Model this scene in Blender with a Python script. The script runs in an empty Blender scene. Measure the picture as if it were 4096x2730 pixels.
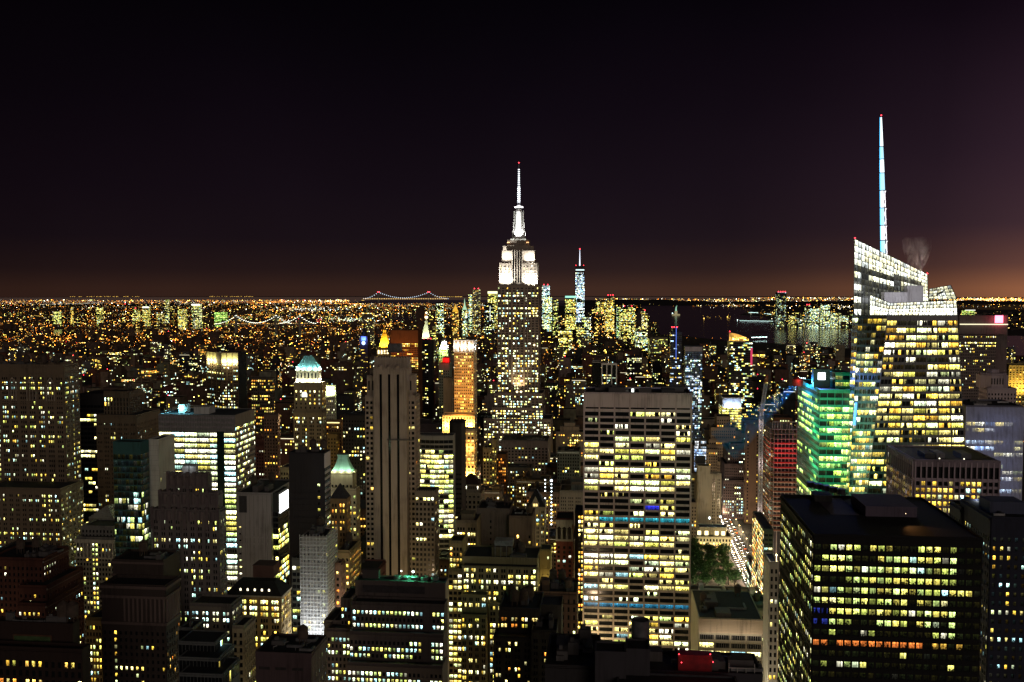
import bpy, math, random
from mathutils import Vector, Matrix
R = math.radians
SC = bpy.context.scene
COL = SC.collection

# ------------------------------------------------------------------ camera, sky, exposure
F_PX, EYE_Y, CAM_Z, GRID = 3850.0, 1153.0, 262.0, R(5.7)
PITCH = math.atan((1365 - EYE_Y) / F_PX)
cam = bpy.data.cameras.new("camera"); camo = bpy.data.objects.new("camera", cam); COL.objects.link(camo)
cam.sensor_width = 36; cam.lens = 36 * F_PX / 4096; cam.clip_start = 1; cam.clip_end = 120000
camo.location = (0, 0, CAM_Z); camo.rotation_euler = (R(90) - PITCH, 0, 0); SC.camera = camo
SC.view_settings.view_transform = 'Standard'; SC.view_settings.look = 'None'
SC.view_settings.exposure = 0; SC.view_settings.gamma = 1
SC.render.engine = 'CYCLES'
cy = SC.cycles
cy.max_bounces = 4; cy.diffuse_bounces = 1; cy.glossy_bounces = 2; cy.transparent_max_bounces = 6
cy.sample_clamp_indirect = 0.6; cy.use_denoising = True; cy.denoising_prefilter = 'ACCURATE'; cy.volume_bounces = 0
cy.caustics_reflective = False; cy.caustics_refractive = False

wd = bpy.data.worlds.new("World"); SC.world = wd; wd.use_nodes = True
def build_world():
    nt = wd.node_tree; N = nt.nodes; L = nt.links; N.clear()
    out = N.new('ShaderNodeOutputWorld'); bg = N.new('ShaderNodeBackground')
    sky = N.new('ShaderNodeTexSky'); sky.sky_type = 'NISHITA'; sky.sun_disc = False
    sky.sun_elevation = R(-9); sky.sun_rotation = R(200)
    bg2 = N.new('ShaderNodeBackground'); bg2.inputs[1].default_value = 0.05; L.new(sky.outputs[0], bg2.inputs[0])
    tc = N.new('ShaderNodeTexCoord'); sp = N.new('ShaderNodeSeparateXYZ'); L.new(tc.outputs['Generated'], sp.inputs[0])
    def ramp(src, stops):
        r = N.new('ShaderNodeValToRGB'); L.new(src, r.inputs[0]); e = r.color_ramp.elements
        while len(e) < len(stops): e.new(0.5)
        for k, (p, c) in enumerate(stops): e[k].position = p; e[k].color = (*c, 1)
        return r.outputs[0]
    base = ramp(sp.outputs[2], [(0, (.0440, .0205, .0140)), (.018, (.0215, .0112, .0108)), (.05, (.0110, .0064, .0092)), (.10, (.0080, .0046, .0078)), (.18, (.0045, .0026, .0050)), (.30, (.0012, .0007, .0018)), (1, (.0003, .0002, .0004))])
    warmz = ramp(sp.outputs[2], [(0, (.20, .078, .030)), (.022, (.080, .034, .022)), (.06, (.029, .0140, .0155)), (.13, (.0165, .0078, .0115)), (.25, (.0045, .0019, .0036)), (.4, (0, 0, 0))])
    warmx = ramp(sp.outputs[0], [(.02, (0, 0, 0)), (.22, (.06, .06, .06)), (.40, (.38, .38, .38)), (.48, (1, 1, 1))])
    def mix(a, b, t):
        m = N.new('ShaderNodeMix'); m.data_type = 'RGBA'; m.blend_type = t; m.inputs[0].default_value = 1
        L.new(a, m.inputs[6]); L.new(b, m.inputs[7]); return m.outputs[2]
    glow = mix(warmz, warmx, 'MULTIPLY'); c = mix(base, glow, 'ADD')
    px = N.new('ShaderNodeMath'); px.operation = 'MULTIPLY_ADD'; px.inputs[1].default_value = .5; px.inputs[2].default_value = .5; L.new(sp.outputs[0], px.inputs[0])
    c = mix(c, ramp(px.outputs[0], [(.26, (.58, .54, .55)), (.38, (.80, .77, .78)), (.52, (1, 1, 1)), (.75, (1.15, 1.1, 1.15))]), 'MULTIPLY')
    nz = N.new('ShaderNodeTexNoise'); nz.inputs['Scale'].default_value = 3.2; nz.inputs['Detail'].default_value = 3; L.new(tc.outputs['Generated'], nz.inputs['Vector'])
    c = mix(c, ramp(nz.outputs[0], [(.3, (.84, .84, .86)), (.7, (1.16, 1.14, 1.16))]), 'MULTIPLY')
    # the brighter sky over midtown, behind the viewpoint
    neg = N.new('ShaderNodeMath'); neg.operation = 'MULTIPLY'; neg.inputs[1].default_value = -1; L.new(sp.outputs[1], neg.inputs[0])
    back = ramp(neg.outputs[0], [(.05, (0, 0, 0)), (.6, (.034, .028, .029))])
    backz = ramp(sp.outputs[2], [(0, (1, 1, 1)), (.75, (.12, .12, .14))])
    c = mix(c, mix(back, backz, 'MULTIPLY'), 'ADD')
    L.new(c, bg.inputs[0]); bg.inputs[1].default_value = 1
    ad = N.new('ShaderNodeAddShader'); L.new(bg.outputs[0], ad.inputs[0]); L.new(bg2.outputs[0], ad.inputs[1]); L.new(ad.outputs[0], out.inputs[0])
build_world()
def light(kind, name, loc, power, color, target=None, size=1.0, size_y=None, angle=60, blend=.6):
    d = bpy.data.lights.new(name, kind); d.energy = power; d.color = color
    if kind == 'AREA':
        d.size = size
        if size_y: d.shape = 'RECTANGLE'; d.size_y = size_y
        d.spread = R(150)
    elif kind == 'SUN': d.angle = size
    else:
        d.shadow_soft_size = size
        if kind == 'SPOT': d.spot_size = R(angle); d.spot_blend = blend
    o = bpy.data.objects.new(name, d); COL.objects.link(o); o.location = loc
    if target is not None:
        v = Vector(target) - Vector(loc); o.rotation_euler = v.to_track_quat('-Z', 'Y').to_euler()
    return o
# faint light of the bright quarter behind the viewpoint (one sun, low and wide)
light('SUN', 'midtown_glow', (0, 0, 500), 0.30, (1, .82, .68), target=(-150, 480, 395), size=R(25))

# ------------------------------------------------------------------ geometry of the view
REARTH = 7.43e6
def zg(x, y): return -(x * x + y * y) / (2 * REARTH)
cp, sn = math.cos(PITCH), math.sin(PITCH)
def ray(px, py):
    a, b = (px - 2048) / F_PX, -(py - 1365) / F_PX
    return a, cp + b * sn, -sn + b * cp
def pt(px, py, Y):
    a, b, c = ray(px, py); return Vector((a / b * Y, Y, CAM_Z + c / b * Y))
def ground_pt(px, py):
    a, b, c = ray(px, py); k = a / b; t = c / b
    A = (1 + k * k) / (2 * REARTH); B = t
    disc = B * B - 4 * A * CAM_Z
    Y = (-B - math.sqrt(max(disc, 0))) / (2 * A)
    return Vector((k * Y, Y, zg(k * Y, Y)))
def to_px(p):
    d = Vector(p) - Vector((0, 0, CAM_Z)); w = d.y * cp - d.z * sn; v = d.y * sn + d.z * cp
    return 2048 + F_PX * d.x / w, 1365 - F_PX * v / w
S_AX, A_AX = Vector((math.cos(GRID), -math.sin(GRID), 0)), Vector((math.sin(GRID), math.cos(GRID), 0))

# ------------------------------------------------------------------ materials
MATS = {}
def nodes_of(name):
    m = bpy.data.materials.new(name); m.use_nodes = True; nt = m.node_tree
    return m, nt, nt.nodes, nt.links, nt.nodes['Principled BSDF']
def wallm(c, rough=.85, joint=0.0):
    key = ('wall', c, rough, joint)
    if key in MATS: return MATS[key]
    m, nt, N, L, b = nodes_of('masonry'); b.inputs['Roughness'].default_value = rough
    tc = N.new('ShaderNodeTexCoord')
    n1 = N.new('ShaderNodeTexNoise'); n1.inputs['Scale'].default_value = .07; n1.inputs['Detail'].default_value = 5; L.new(tc.outputs['Object'], n1.inputs['Vector'])
    mp = N.new('ShaderNodeMapping'); mp.inputs['Scale'].default_value = (1.1, 1.1, .06); L.new(tc.outputs['Object'], mp.inputs['Vector'])
    n2 = N.new('ShaderNodeTexNoise'); n2.inputs['Scale'].default_value = 1; n2.inputs['Detail'].default_value = 4; L.new(mp.outputs[0], n2.inputs['Vector'])
    ad = N.new('ShaderNodeMath'); ad.operation = 'ADD'; L.new(n1.outputs[0], ad.inputs[0]); L.new(n2.outputs[0], ad.inputs[1])
    r = N.new('ShaderNodeValToRGB'); L.new(ad.outputs[0], r.inputs[0])
    e = r.color_ramp.elements; e[0].position = .62; e[1].position = 1.35
    e[0].color = (c[0] * .62, c[1] * .60, c[2] * .58, 1); e[1].color = (min(1, c[0] * 1.25), min(1, c[1] * 1.25), min(1, c[2] * 1.25), 1)
    L.new(r.outputs[0], b.inputs['Base Color'])
    MATS[key] = m; return m
def plain(name, c, rough=.6, metal=0, emit=None, es=1):
    key = (name, c, rough, metal, emit, es)
    if key in MATS: return MATS[key]
    m, nt, N, L, b = nodes_of(name); b.inputs['Base Color'].default_value = (*c, 1)
    b.inputs['Roughness'].default_value = rough; b.inputs['Metallic'].default_value = metal
    if emit: b.inputs['Emission Color'].default_value = (*emit, 1); b.inputs['Emission Strength'].default_value = es; m.cycles.emission_sampling = 'NONE'
    else:
        n = N.new('ShaderNodeTexNoise'); n.inputs['Scale'].default_value = .6; n.inputs['Detail'].default_value = 5
        tc = N.new('ShaderNodeTexCoord'); L.new(tc.outputs['Object'], n.inputs['Vector'])
        r = N.new('ShaderNodeValToRGB'); L.new(n.outputs[0], r.inputs[0]); e = r.color_ramp.elements
        e[0].position = .3; e[1].position = .7; e[0].color = (*[x * .65 for x in c], 1); e[1].color = (*[min(1, x * 1.3) for x in c], 1)
        L.new(r.outputs[0], b.inputs['Base Color'])
    MATS[key] = m; return m
def windowm():
    if 'win' in MATS: return MATS['win']
    m, nt, N, L, b = nodes_of('lit_window'); m.cycles.emission_sampling = 'NONE'
    b.inputs['Base Color'].default_value = (.012, .014, .016, 1); b.inputs['Roughness'].default_value = .12
    at = N.new('ShaderNodeAttribute'); at.attribute_name = 'col'
    uv = N.new('ShaderNodeUVMap'); uv.uv_map = 'uv'
    sp = N.new('ShaderNodeSeparateXYZ'); L.new(uv.outputs[0], sp.inputs[0])
    def M(op, a, bb=None, c=None):
        n = N.new('ShaderNodeMath'); n.operation = op
        for i, x in enumerate((a, bb, c)):
            if x is None: continue
            if isinstance(x, (int, float)): n.inputs[i].default_value = x
            else: L.new(x, n.inputs[i])
        return n.outputs[0]
    U, V = sp.outputs[0], sp.outputs[1]
    def noise(xs, ys, det=2):
        c = N.new('ShaderNodeCombineXYZ'); L.new(M('MULTIPLY', U, xs), c.inputs[0]); L.new(M('MULTIPLY', V, ys), c.inputs[1])
        n = N.new('ShaderNodeTexNoise'); n.noise_dimensions = '2D'; n.inputs['Scale'].default_value = 1; n.inputs['Detail'].default_value = det
        L.new(c.outputs[0], n.inputs['Vector']); return n.outputs[0]
    def sstep(x, lo, hi):
        n = N.new('ShaderNodeMapRange'); n.interpolation_type = 'SMOOTHSTEP'
        L.new(x, n.inputs[0])
        for i, q in ((1, lo), (2, hi)):
            if isinstance(q, (int, float)): n.inputs[i].default_value = q
            else: L.new(q, n.inputs[i])
        return n.outputs[0]
    thr = M('SUBTRACT', .78, M('MULTIPLY', at.outputs['Alpha'], .62))
    part = sstep(noise(.30, .04, 1), thr, M('ADD', thr, .02))                 # rooms that are on
    cell = N.new('ShaderNodeTexWhiteNoise'); cell.noise_dimensions = '1D'; L.new(M('FLOOR', M('DIVIDE', U, 1.55)), cell.inputs['W'])
    cell2 = N.new('ShaderNodeTexWhiteNoise'); cell2.noise_dimensions = '1D'; L.new(M('FLOOR', M('DIVIDE', U, 3.1)), cell2.inputs['W'])
    room = M('MULTIPLY_ADD', cell.outputs['Value'], .9, .3)
    blind = M('GREATER_THAN', cell2.outputs['Value'], .72)
    furn = sstep(M('ADD', noise(1.5, 2.3, 3), M('MULTIPLY', V, .24)), .51, .62)
    furn = M('MAXIMUM', M('MULTIPLY', blind, .5), furn)
    mull = M('GREATER_THAN', M('FRACT', M('DIVIDE', U, 1.55)), .07)
    lamp = M('MULTIPLY', sstep(V, .70, .84), sstep(noise(1.1, .02, 1), .48, .6))
    ceil = M('ADD', M('MULTIPLY_ADD', V, .6, .5), M('MULTIPLY', lamp, 1.2))
    st = M('MULTIPLY', M('MULTIPLY', part, room), M('MULTIPLY', M('MULTIPLY_ADD', furn, .97, .03), M('MULTIPLY', mull, ceil)))
    L.new(at.outputs['Color'], b.inputs['Emission Color']); L.new(st, b.inputs['Emission Strength'])
    MATS['win'] = m; return m
def glowm():
    if 'glow' in MATS: return MATS['glow']
    m, nt, N, L, b = nodes_of('far_light'); m.cycles.emission_sampling = 'NONE'
    at = N.new('ShaderNodeAttribute'); at.attribute_name = 'col'; b.inputs['Base Color'].default_value = (.01, .01, .01, 1); b.inputs['Roughness'].default_value = .3
    L.new(at.outputs['Color'], b.inputs['Emission Color']); b.inputs['Emission Strength'].default_value = 1
    MATS['glow'] = m; return m
def tonem():
    if 'tone' in MATS: return MATS['tone']
    m, nt, N, L, b = nodes_of('far_masonry'); b.inputs['Roughness'].default_value = .9
    at = N.new('ShaderNodeAttribute'); at.attribute_name = 'col'
    n = N.new('ShaderNodeTexNoise'); n.inputs['Scale'].default_value = .12; n.inputs['Detail'].default_value = 4
    tc = N.new('ShaderNodeTexCoord'); L.new(tc.outputs['Object'], n.inputs['Vector'])
    mr = N.new('ShaderNodeMapRange'); mr.inputs[1].default_value = .3; mr.inputs[2].default_value = .7; mr.inputs[3].default_value = .6; mr.inputs[4].default_value = 1.3
    L.new(n.outputs[0], mr.inputs[0])
    mx = N.new('ShaderNodeVectorMath'); mx.operation = 'SCALE'; L.new(at.outputs['Color'], mx.inputs[0]); L.new(mr.outputs[0], mx.inputs['Scale'])
    L.new(mx.outputs[0], b.inputs['Base Color']); MATS['tone'] = m; return m
def glassm(c=(.012, .014, .016), rough=.12):
    return plain('dark_glass', c, rough)
DARKROOF = (.018, .018, .022)

# ------------------------------------------------------------------ mesh building
class MB:
    def __init__(s): s.v = []; s.f = []; s.m = []; s.c = []; s.uv = []; s.smooth = False
    def quad(s, p, mi=0, c=(1, 1, 1, 1), uv=None):
        n = len(s.v); s.v += [tuple(q) for q in p]; s.f.append(tuple(range(n, n + len(p)))); s.m.append(mi); s.c.append(c)
        s.uv.append(uv or [(0, 0)] * len(p))
    def box(s, x0, x1, y0, y1, z0, z1, mi=0, c=(1, 1, 1, 1), top=True, bot=False):
        n = len(s.v)
        s.v += [(x0, y0, z0), (x1, y0, z0), (x1, y1, z0), (x0, y1, z0), (x0, y0, z1), (x1, y0, z1), (x1, y1, z1), (x0, y1, z1)]
        fs = [(0, 1, 5, 4), (1, 2, 6, 5), (2, 3, 7, 6), (3, 0, 4, 7)]
        if top: fs.append((4, 5, 6, 7))
        if bot: fs.append((3, 2, 1, 0))
        for f in fs: s.f.append(tuple(n + i for i in f)); s.m.append(mi); s.c.append(c); s.uv.append([(0, 0)] * 4)
    def slab(s, P, nrm, d, mi=0, c=(1, 1, 1, 1)):
        n = len(s.v); s.v += [tuple(p) for p in P] + [tuple(Vector(p) + nrm * d) for p in P]
        for f in ((4, 5, 6, 7), (0, 1, 5, 4), (1, 2, 6, 5), (2, 3, 7, 6), (3, 0, 4, 7)):
            s.f.append(tuple(n + i for i in f)); s.m.append(mi); s.c.append(c); s.uv.append([(0, 0)] * 4)
    def lathe(s, cx, cy_, prof, seg=12, mi=0, c=(1, 1, 1, 1), rot=0.0, cap=True, sx=1, sy=1):
        n = len(s.v)
        for r, z in prof:
            for k in range(seg):
                a = rot + 2 * math.pi * k / seg; s.v.append((cx + r * sx * math.cos(a), cy_ + r * sy * math.sin(a), z))
        for i in range(len(prof) - 1):
            for k in range(seg):
                k2 = (k + 1) % seg
                s.f.append((n + i * seg + k, n + i * seg + k2, n + (i + 1) * seg + k2, n + (i + 1) * seg + k)); s.m.append(mi); s.c.append(c); s.uv.append([(0, 0)] * 4)
        if cap:
            j = n + (len(prof) - 1) * seg; s.f.append(tuple(j + k for k in range(seg))); s.m.append(mi); s.c.append(c); s.uv.append([(0, 0)] * seg)
    def octa(s, p, r, c, mi=0):
        n = len(s.v); x, y, z = p
        s.v += [(x - r, y, z), (x, y - r, z), (x + r, y, z), (x, y + r, z), (x, y, z + r), (x, y, z - r)]
        for f in ((0, 1, 4), (1, 2, 4), (2, 3, 4), (3, 0, 4), (1, 0, 5), (2, 1, 5), (3, 2, 5), (0, 3, 5)):
            s.f.append(tuple(n + i for i in f)); s.m.append(mi); s.c.append(c); s.uv.append([(0, 0)] * 3)
    def bar(s, a, b, r, mi=0, c=(1, 1, 1, 1)):
        a, b = Vector(a), Vector(b); d = (b - a)
        if d.length < 1e-6: return
        d.normalize(); u = d.cross(Vector((0, 0, 1)))
        if u.length < .01: u = Vector((1, 0, 0))
        u.normalize(); w = d.cross(u); n = len(s.v)
        for q in (a, b):
            for k in range(4):
                s.v.append(tuple(q + (u * (r if k in (0, 3) else -r)) + (w * (r if k < 2 else -r))))
        for f in ((0, 1, 5, 4), (1, 2, 6, 5), (2, 3, 7, 6), (3, 0, 4, 7), (4, 5, 6, 7), (3, 2, 1, 0)):
            s.f.append(tuple(n + i for i in f)); s.m.append(mi); s.c.append(c); s.uv.append([(0, 0)] * 4)
    def build(s, name, mats, parent=None, attrs=False):
        me = bpy.data.meshes.new(name); me.from_pydata(s.v, [], s.f)
        if not isinstance(mats, (list, tuple)): mats = [mats]
        for m in mats: me.materials.append(m)
        if len(mats) > 1: me.polygons.foreach_set('material_index', s.m)
        if attrs:
            ca = me.color_attributes.new('col', 'FLOAT_COLOR', 'CORNER'); ul = me.uv_layers.new(name='uv')
            cc = []; uu = []
            for f, c, u in zip(s.f, s.c, s.uv):
                for k in range(len(f)): cc += c; uu += u[k]
            ca.data.foreach_set('color', cc); ul.data.foreach_set('uv', uu)
        if s.smooth: me.polygons.foreach_set('use_smooth', [True] * len(s.f))
        o = bpy.data.objects.new(name, me); COL.objects.link(o)
        if parent: o.parent = parent
        return o
def tag(o, label=None, cat=None, group=None, kind=None):
    if label: o['label'] = label
    if cat: o['category'] = cat
    if group: o['group'] = group
    if kind: o['kind'] = kind
    return o
def empty(name, loc, rz=0.0):
    o = bpy.data.objects.new(name, None); COL.objects.link(o); o.location = loc; o.rotation_euler = (0, 0, rz); o.empty_display_size = 2; return o
def copy_tree(o, parent=None):
    c = o.copy(); COL.objects.link(c)
    if parent: c.parent = parent
    for ch in list(o.children): copy_tree(ch, c)
    return c

# ------------------------------------------------------------------ window light colours
PAL = {
    'Y': [(1, .64, .07), (1, .74, .13), (1, .85, .26), (.92, .86, .14), (1, .55, .06)],
    'W': [(1, .92, .40), (1, .82, .26), (.86, 1, .42), (1, .96, .68)],
    'G': [(.80, .93, .18), (.95, .90, .20), (.72, .95, .28), (1, .84, .16)],
    'C': [(.58, 1, .84), (.48, .92, 1), (.85, 1, .62), (1, .97, .7)],
    'O': [(1, .40, .05), (1, .55, .10), (1, .32, .04), (1, .70, .2)],
    'E': [(.40, 1, .20), (.55, 1, .22), (.80, 1, .22), (.62, .95, .12)],
    'B': [(.35, .55, 1), (.6, .8, 1), (.9, .95, 1)],
}
rnd = random.Random(7)
def pick(pal):
    if rnd.random() < .12 and not set(pal) & set('OEB'): pal = 'WCC'
    c = rnd.choice(PAL[rnd.choice(pal)])
    k = rnd.uniform(.75, 1.25); return [min(1.2, x * k) for x in c]

HEROES = []          # (pixel x0, x1, top y, distance, lowest visible y, footprint corners)
NWIN = [0]
class Bld:
    """a building: an Empty at its base, walls, roofs, windows and roof things as its parts; sizes in metres in the street grid"""
    def __init__(s, name, label, xc, Y, cat='building', wall=(.2, .17, .14), g=None, group=None, maxwin=100, yvis=2730, roofc=DARKROOF, core=None):
        s.g = GRID if g is None else g
        s.X0 = (xc - 2048) / F_PX * Y; s.Y0 = Y
        s.o = empty(name, (s.X0, Y, 0), -s.g); tag(s.o, label, cat, group)
        s.w = MB(); s.core = MB(); s.win = []; s.roof = MB(); s.roofs = []; s.wall = wall; s.maxwin = maxwin; s.yvis = yvis; s.roofc = roofc
        s.corec = core
        s.sx = Vector((math.cos(s.g), -math.sin(s.g), 0)); s.sa = Vector((math.sin(s.g), math.cos(s.g), 0)); s.right = xc < 2432
        s.inv = None
    def world(s, x, y, z=0): return Vector((s.X0, s.Y0, 0)) + s.sx * x + s.sa * y + Vector((0, 0, z))
    def local(s, p): r = Vector((p[0] - s.X0, p[1] - s.Y0, 0)); return r.dot(s.sx), r.dot(s.sa)
    def tier(s, xl, xr, yt, Y=None, xb=None, dep=None, yb=None, z0=None, reg=True, wallmesh=None, rim=1.0, top=True):
        Y = Y or s.Y0; xc = (xl + xr) / 2
        a, b, c = ray(xc, yt); X = a / b * Y; z1 = CAM_Z + c / b * Y
        ts = []
        for x in (xl, xr):
            a2, b2, _ = ray(x, yt); k = a2 / b2; ts.append((k * Y - X) / (s.sx.x - k * s.sx.y))
        lx, ly = s.local((X, Y))
        x0, x1 = lx + ts[0], lx + ts[1]
        if dep is None and xb is not None:
            xe = x1 if s.right else x0; p = s.world(xe, ly); a2, b2, _ = ray(xb, yt); k = a2 / b2
            dep = abs((k * p.y - p.x) / (s.sa.x - k * s.sa.y))
        if dep is None: dep = 30
        if yb is not None: c2 = ray(xc, yb); z0 = CAM_Z + c2[2] / c2[1] * Y
        t = dict(x0=x0, x1=x1, y0=ly, y1=ly + dep, z0=0 if z0 is None else z0, z1=z1)
        s.addtier(t, reg, rim, top); return t
    def addtier(s, t, reg=True, rim=1.0, top=True):
        m = s.core if s.corec else s.w
        m.box(t['x0'], t['x1'], t['y0'], t['y1'], t['z0'], t['z1'], top=False)
        if top:
            rq = MB(); s.roofs.append(rq); rq.quad([(t['x0'], t['y0'], t['z1'] - .1), (t['x1'], t['y0'], t['z1'] - .1), (t['x1'], t['y1'], t['z1'] - .1), (t['x0'], t['y1'], t['z1'] - .1)])
            if rim:
                e = .45; X0, X1, Y0, Y1, Z = t['x0'], t['x1'], t['y0'], t['y1'], t['z1']
                s.w.box(X0 - .1, X1 + .1, Y0 - .1, Y0 + e, Z - .3, Z + rim); s.w.box(X0 - .1, X1 + .1, Y1 - e, Y1 + .1, Z - .3, Z + rim)
                s.w.box(X0 - .1, X0 + e, Y0 + e, Y1 - e, Z - .3, Z + rim); s.w.box(X1 - e, X1 + .1, Y0 + e, Y1 - e, Z - .3, Z + rim)
        if reg:
            c4 = [s.world(x, y) for x in (t['x0'], t['x1']) for y in (t['y0'], t['y1'])]
            px = [to_px((p.x, p.y, t['z1'])) for p in c4]
            HEROES.append((min(p[0] for p in px), max(p[0] for p in px), min(p[1] for p in px), min(p.y for p in c4), s.yvis, c4, t['z1']))
    def box(s, xl, xr, yt, Y=None, **k): return s.tier(xl, xr, yt, Y, **k)
    def quads(s, t, faces):
        Q = {}
        x0, x1, y0, y1, z0, z1 = (t[k] for k in ('x0', 'x1', 'y0', 'y1', 'z0', 'z1'))
        if 'F' in faces: Q['F'] = ([Vector((x0, y0, z0)), Vector((x1, y0, z0)), Vector((x1, y0, z1)), Vector((x0, y0, z1))], Vector((0, -1, 0)))
        if 'S' in faces:
            if s.right: Q['R'] = ([Vector((x1, y0, z0)), Vector((x1, y1, z0)), Vector((x1, y1, z1)), Vector((x1, y0, z1))], Vector((1, 0, 0)))
            else: Q['L'] = ([Vector((x0, y1, z0)), Vector((x0, y0, z0)), Vector((x0, y0, z1)), Vector((x0, y1, z1))], Vector((-1, 0, 0)))
        return Q
    def fac(s, t, faces='FS', **k):
        for q, n in s.quads(t, faces).values(): s.facade(q, n, **k)
    def facade(s, q, nrm, dx=3.2, dz=3.5, wx=.5, wz=.55, lit=.4, pal='YW', style='punch', d=.35, rowv=.25, top=3.0, bot=0.0, grp=0, gap=1.0,
               st=1.6, fill=(1, 1), rows=None, dark=.0, zmin=None, off=.05, cols=None, only=None, litf=None, edge=.0, grid=True):
        """openings in rows and bays on one face, with standing piers and spandrels around them"""
        p00, p10, p11, p01 = q
        W = (p10 - p00).length; H = (p01 - p00).length
        if W < 1 or H < 2: return
        U = []
        n = cols or max(1, int(round((W - 2 * edge) / dx)))
        step = (W - 2 * edge) / n
        if grp:
            ng = max(1, round(n / grp)); gw = (W - 2 * edge) / ng
            for gi in range(ng):
                inner = gw - gap
                for j in range(grp):
                    c = edge + gi * gw + gap / 2 + inner * (j + .5) / grp; h = inner / grp * wx / 2; U.append((c - h, c + h))
        else:
            for i in range(n):
                c = edge + (i + .5) * step; U.append((c - step * wx / 2, c + step * wx / 2))
        Vv = []; z = H - top - dz * (.5 + wz / 2) ; lowest = bot
        while z > lowest and len(Vv) < 90:
            Vv.append((z, z + dz * wz)); z -= dz
        if not Vv: return
        def P(u, v):
            a = p00.lerp(p10, u / W); b = p01.lerp(p11, u / W); return a.lerp(b, v / H)
        if grid:
            dp, ds = (d, d - .03) if style != 'band' else (d - .04, d)
            e0 = 0.0
            ed = [e0] + [x for u in U for x in u] + [W]
            for i in range(0, len(ed), 2):
                if ed[i + 1] - ed[i] > .05: s.w.slab([P(ed[i], 0), P(ed[i + 1], 0), P(ed[i + 1], H), P(ed[i], H)], nrm, dp)
            vs = sorted(x for v in Vv for x in v); ve = [0] + vs + [H]
            for i in range(0, len(ve), 2):
                if ve[i + 1] - ve[i] > .05: s.w.slab([P(0, ve[i]), P(W, ve[i]), P(W, ve[i + 1]), P(0, ve[i + 1])], nrm, ds)
        if grid and style == 'punch' and W > 5 and H > 14 and abs(nrm.z) < .01:
            hs = [(H - 1.1, H - .35, d + .4)] + [(Vv[k][0] - dz * (1 - wz) * .62, Vv[k][0] - dz * (1 - wz) * .25, d + .13) for k in range(len(Vv)) if k in (1, 2) or k % 6 == 5]
            for za, zb, dd in hs:
                if za > 1: s.w.slab([P(0, za), P(W, za), P(W, zb), P(0, zb)], nrm, dd)
            for (v0, v1) in Vv[:40]:
                for u0, u1 in U: s.w.slab([P(u0 - .08, v0 - .22), P(u1 + .08, v0 - .22), P(u1 + .08, v0 - .02), P(u0 - .08, v0 - .02)], nrm, d + .1)
        for r, (v0, v1) in enumerate(Vv):
            pr = lit if not rows else rows[r % len(rows)]
            pr = max(0, min(1, pr + rnd.uniform(-rowv, rowv))) if pr > 0 else 0
            rowpal = pal
            run = 0; state = False
            for i, (u0, u1) in enumerate(U):
                if only and not only(i, r, len(U), len(Vv)): continue
                if run <= 0: state = rnd.random() < pr; run = rnd.choice((1, 1, 2, 3))
                run -= 1
                on = state
                if litf is not None:
                    o2 = litf(i, r, len(U), len(Vv))
                    if o2 is not None: on = o2
                if on:
                    c = pick(rowpal); k = st * 2.5 * rnd.choice((.3, .6, 1, 1.35, 1.9)); al = rnd.uniform(*fill)
                else:
                    c = pick(rowpal); k = dark * rnd.uniform(.2, 1); al = 1 if dark else 0  # unlit panes: dim reflection put in as a faint glow
                o = rnd.uniform(0, 90)
                s.win.append(([P(u0, v0) + nrm * off, P(u1, v0) + nrm * off, P(u1, v1) + nrm * off, P(u0, v1) + nrm * off], (c[0] * k, c[1] * k, c[2] * k, al),
                              [(o, 0), (o + u1 - u0, 0), (o + u1 - u0, 1), (o, 1)], on))
    def part(s, mb, name, mat, attrs=False, parent=None): return mb.build(name, mat, parent or s.o, attrs)
    def finish(s, mat=None):
        if s.w.f: s.w.build('wall', mat or wallm(s.wall), s.o)
        if s.core.f: s.core.build('glass_curtain', glassm(*s.corec), s.o)
        for rq in s.roofs: rq.build('roof', plain('roofing', s.roofc, .9), s.o)
        if s.roof.f: s.roof.build('roof', plain('roofing', s.roofc, .9), s.o)
        if s.win:
            L = []
            for w in s.win:
                a = [to_px(s.world(*p)) for p in w[0]]
                ar = abs((a[1][0] - a[0][0]) * (a[3][1] - a[0][1])) / 16
                vis = all(-20 < x < 4116 and y < s.yvis + 30 for x, y in a)
                L.append((vis and ar > 3.2, w[3], ar, w))
            L.sort(key=lambda q: (-q[0], -q[1], -q[2]))
            ind = [q for q in L if q[0]][:s.maxwin]; rest = [q for q in L if not q[0]] + [q for q in L if q[0]][s.maxwin:]
            for q in ind:
                mb = MB(); mb.quad(q[3][0], 0, q[3][1], q[3][2]); mb.build('window', windowm(), s.o, True); NWIN[0] += 1
            if rest:
                mb = MB()
                for q in rest: mb.quad(q[3][0], 0, q[3][1], q[3][2])
                tag(mb.build('glazing', windowm(), s.o, True), kind='stuff')
        return s
    def tank(s, x, y, z, r=2.2, h=4.2):
        mb = MB(); mb.lathe(x, y, [(r, z + 2.6), (r * .98, z + 2.6 + h), (.1, z + 2.6 + h + 1.6)], 12, cap=False)
        for a in range(4):
            q = math.pi / 4 + a * math.pi / 2; mb.bar((x + r * .75 * math.cos(q), y + r * .75 * math.sin(q), z - .2), (x + r * .75 * math.cos(q), y + r * .75 * math.sin(q), z + 2.7), .15)
        mb.build('water_tank', plain('tank_wood', (.09, .065, .05), .9), s.o)
    def mech(s, x0, x1, y0, y1, z, h, name='penthouse', mat=None):
        mb = MB(); mb.box(x0, x1, y0, y1, z - .3, z + h); mb.box(x0 - .2, x1 + .2, y0 - .2, y1 + .2, z + h + .003, z + h + .35)
        mb.build(name, mat or wallm(tuple(c * .7 for c in s.wall)), s.o)
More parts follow.
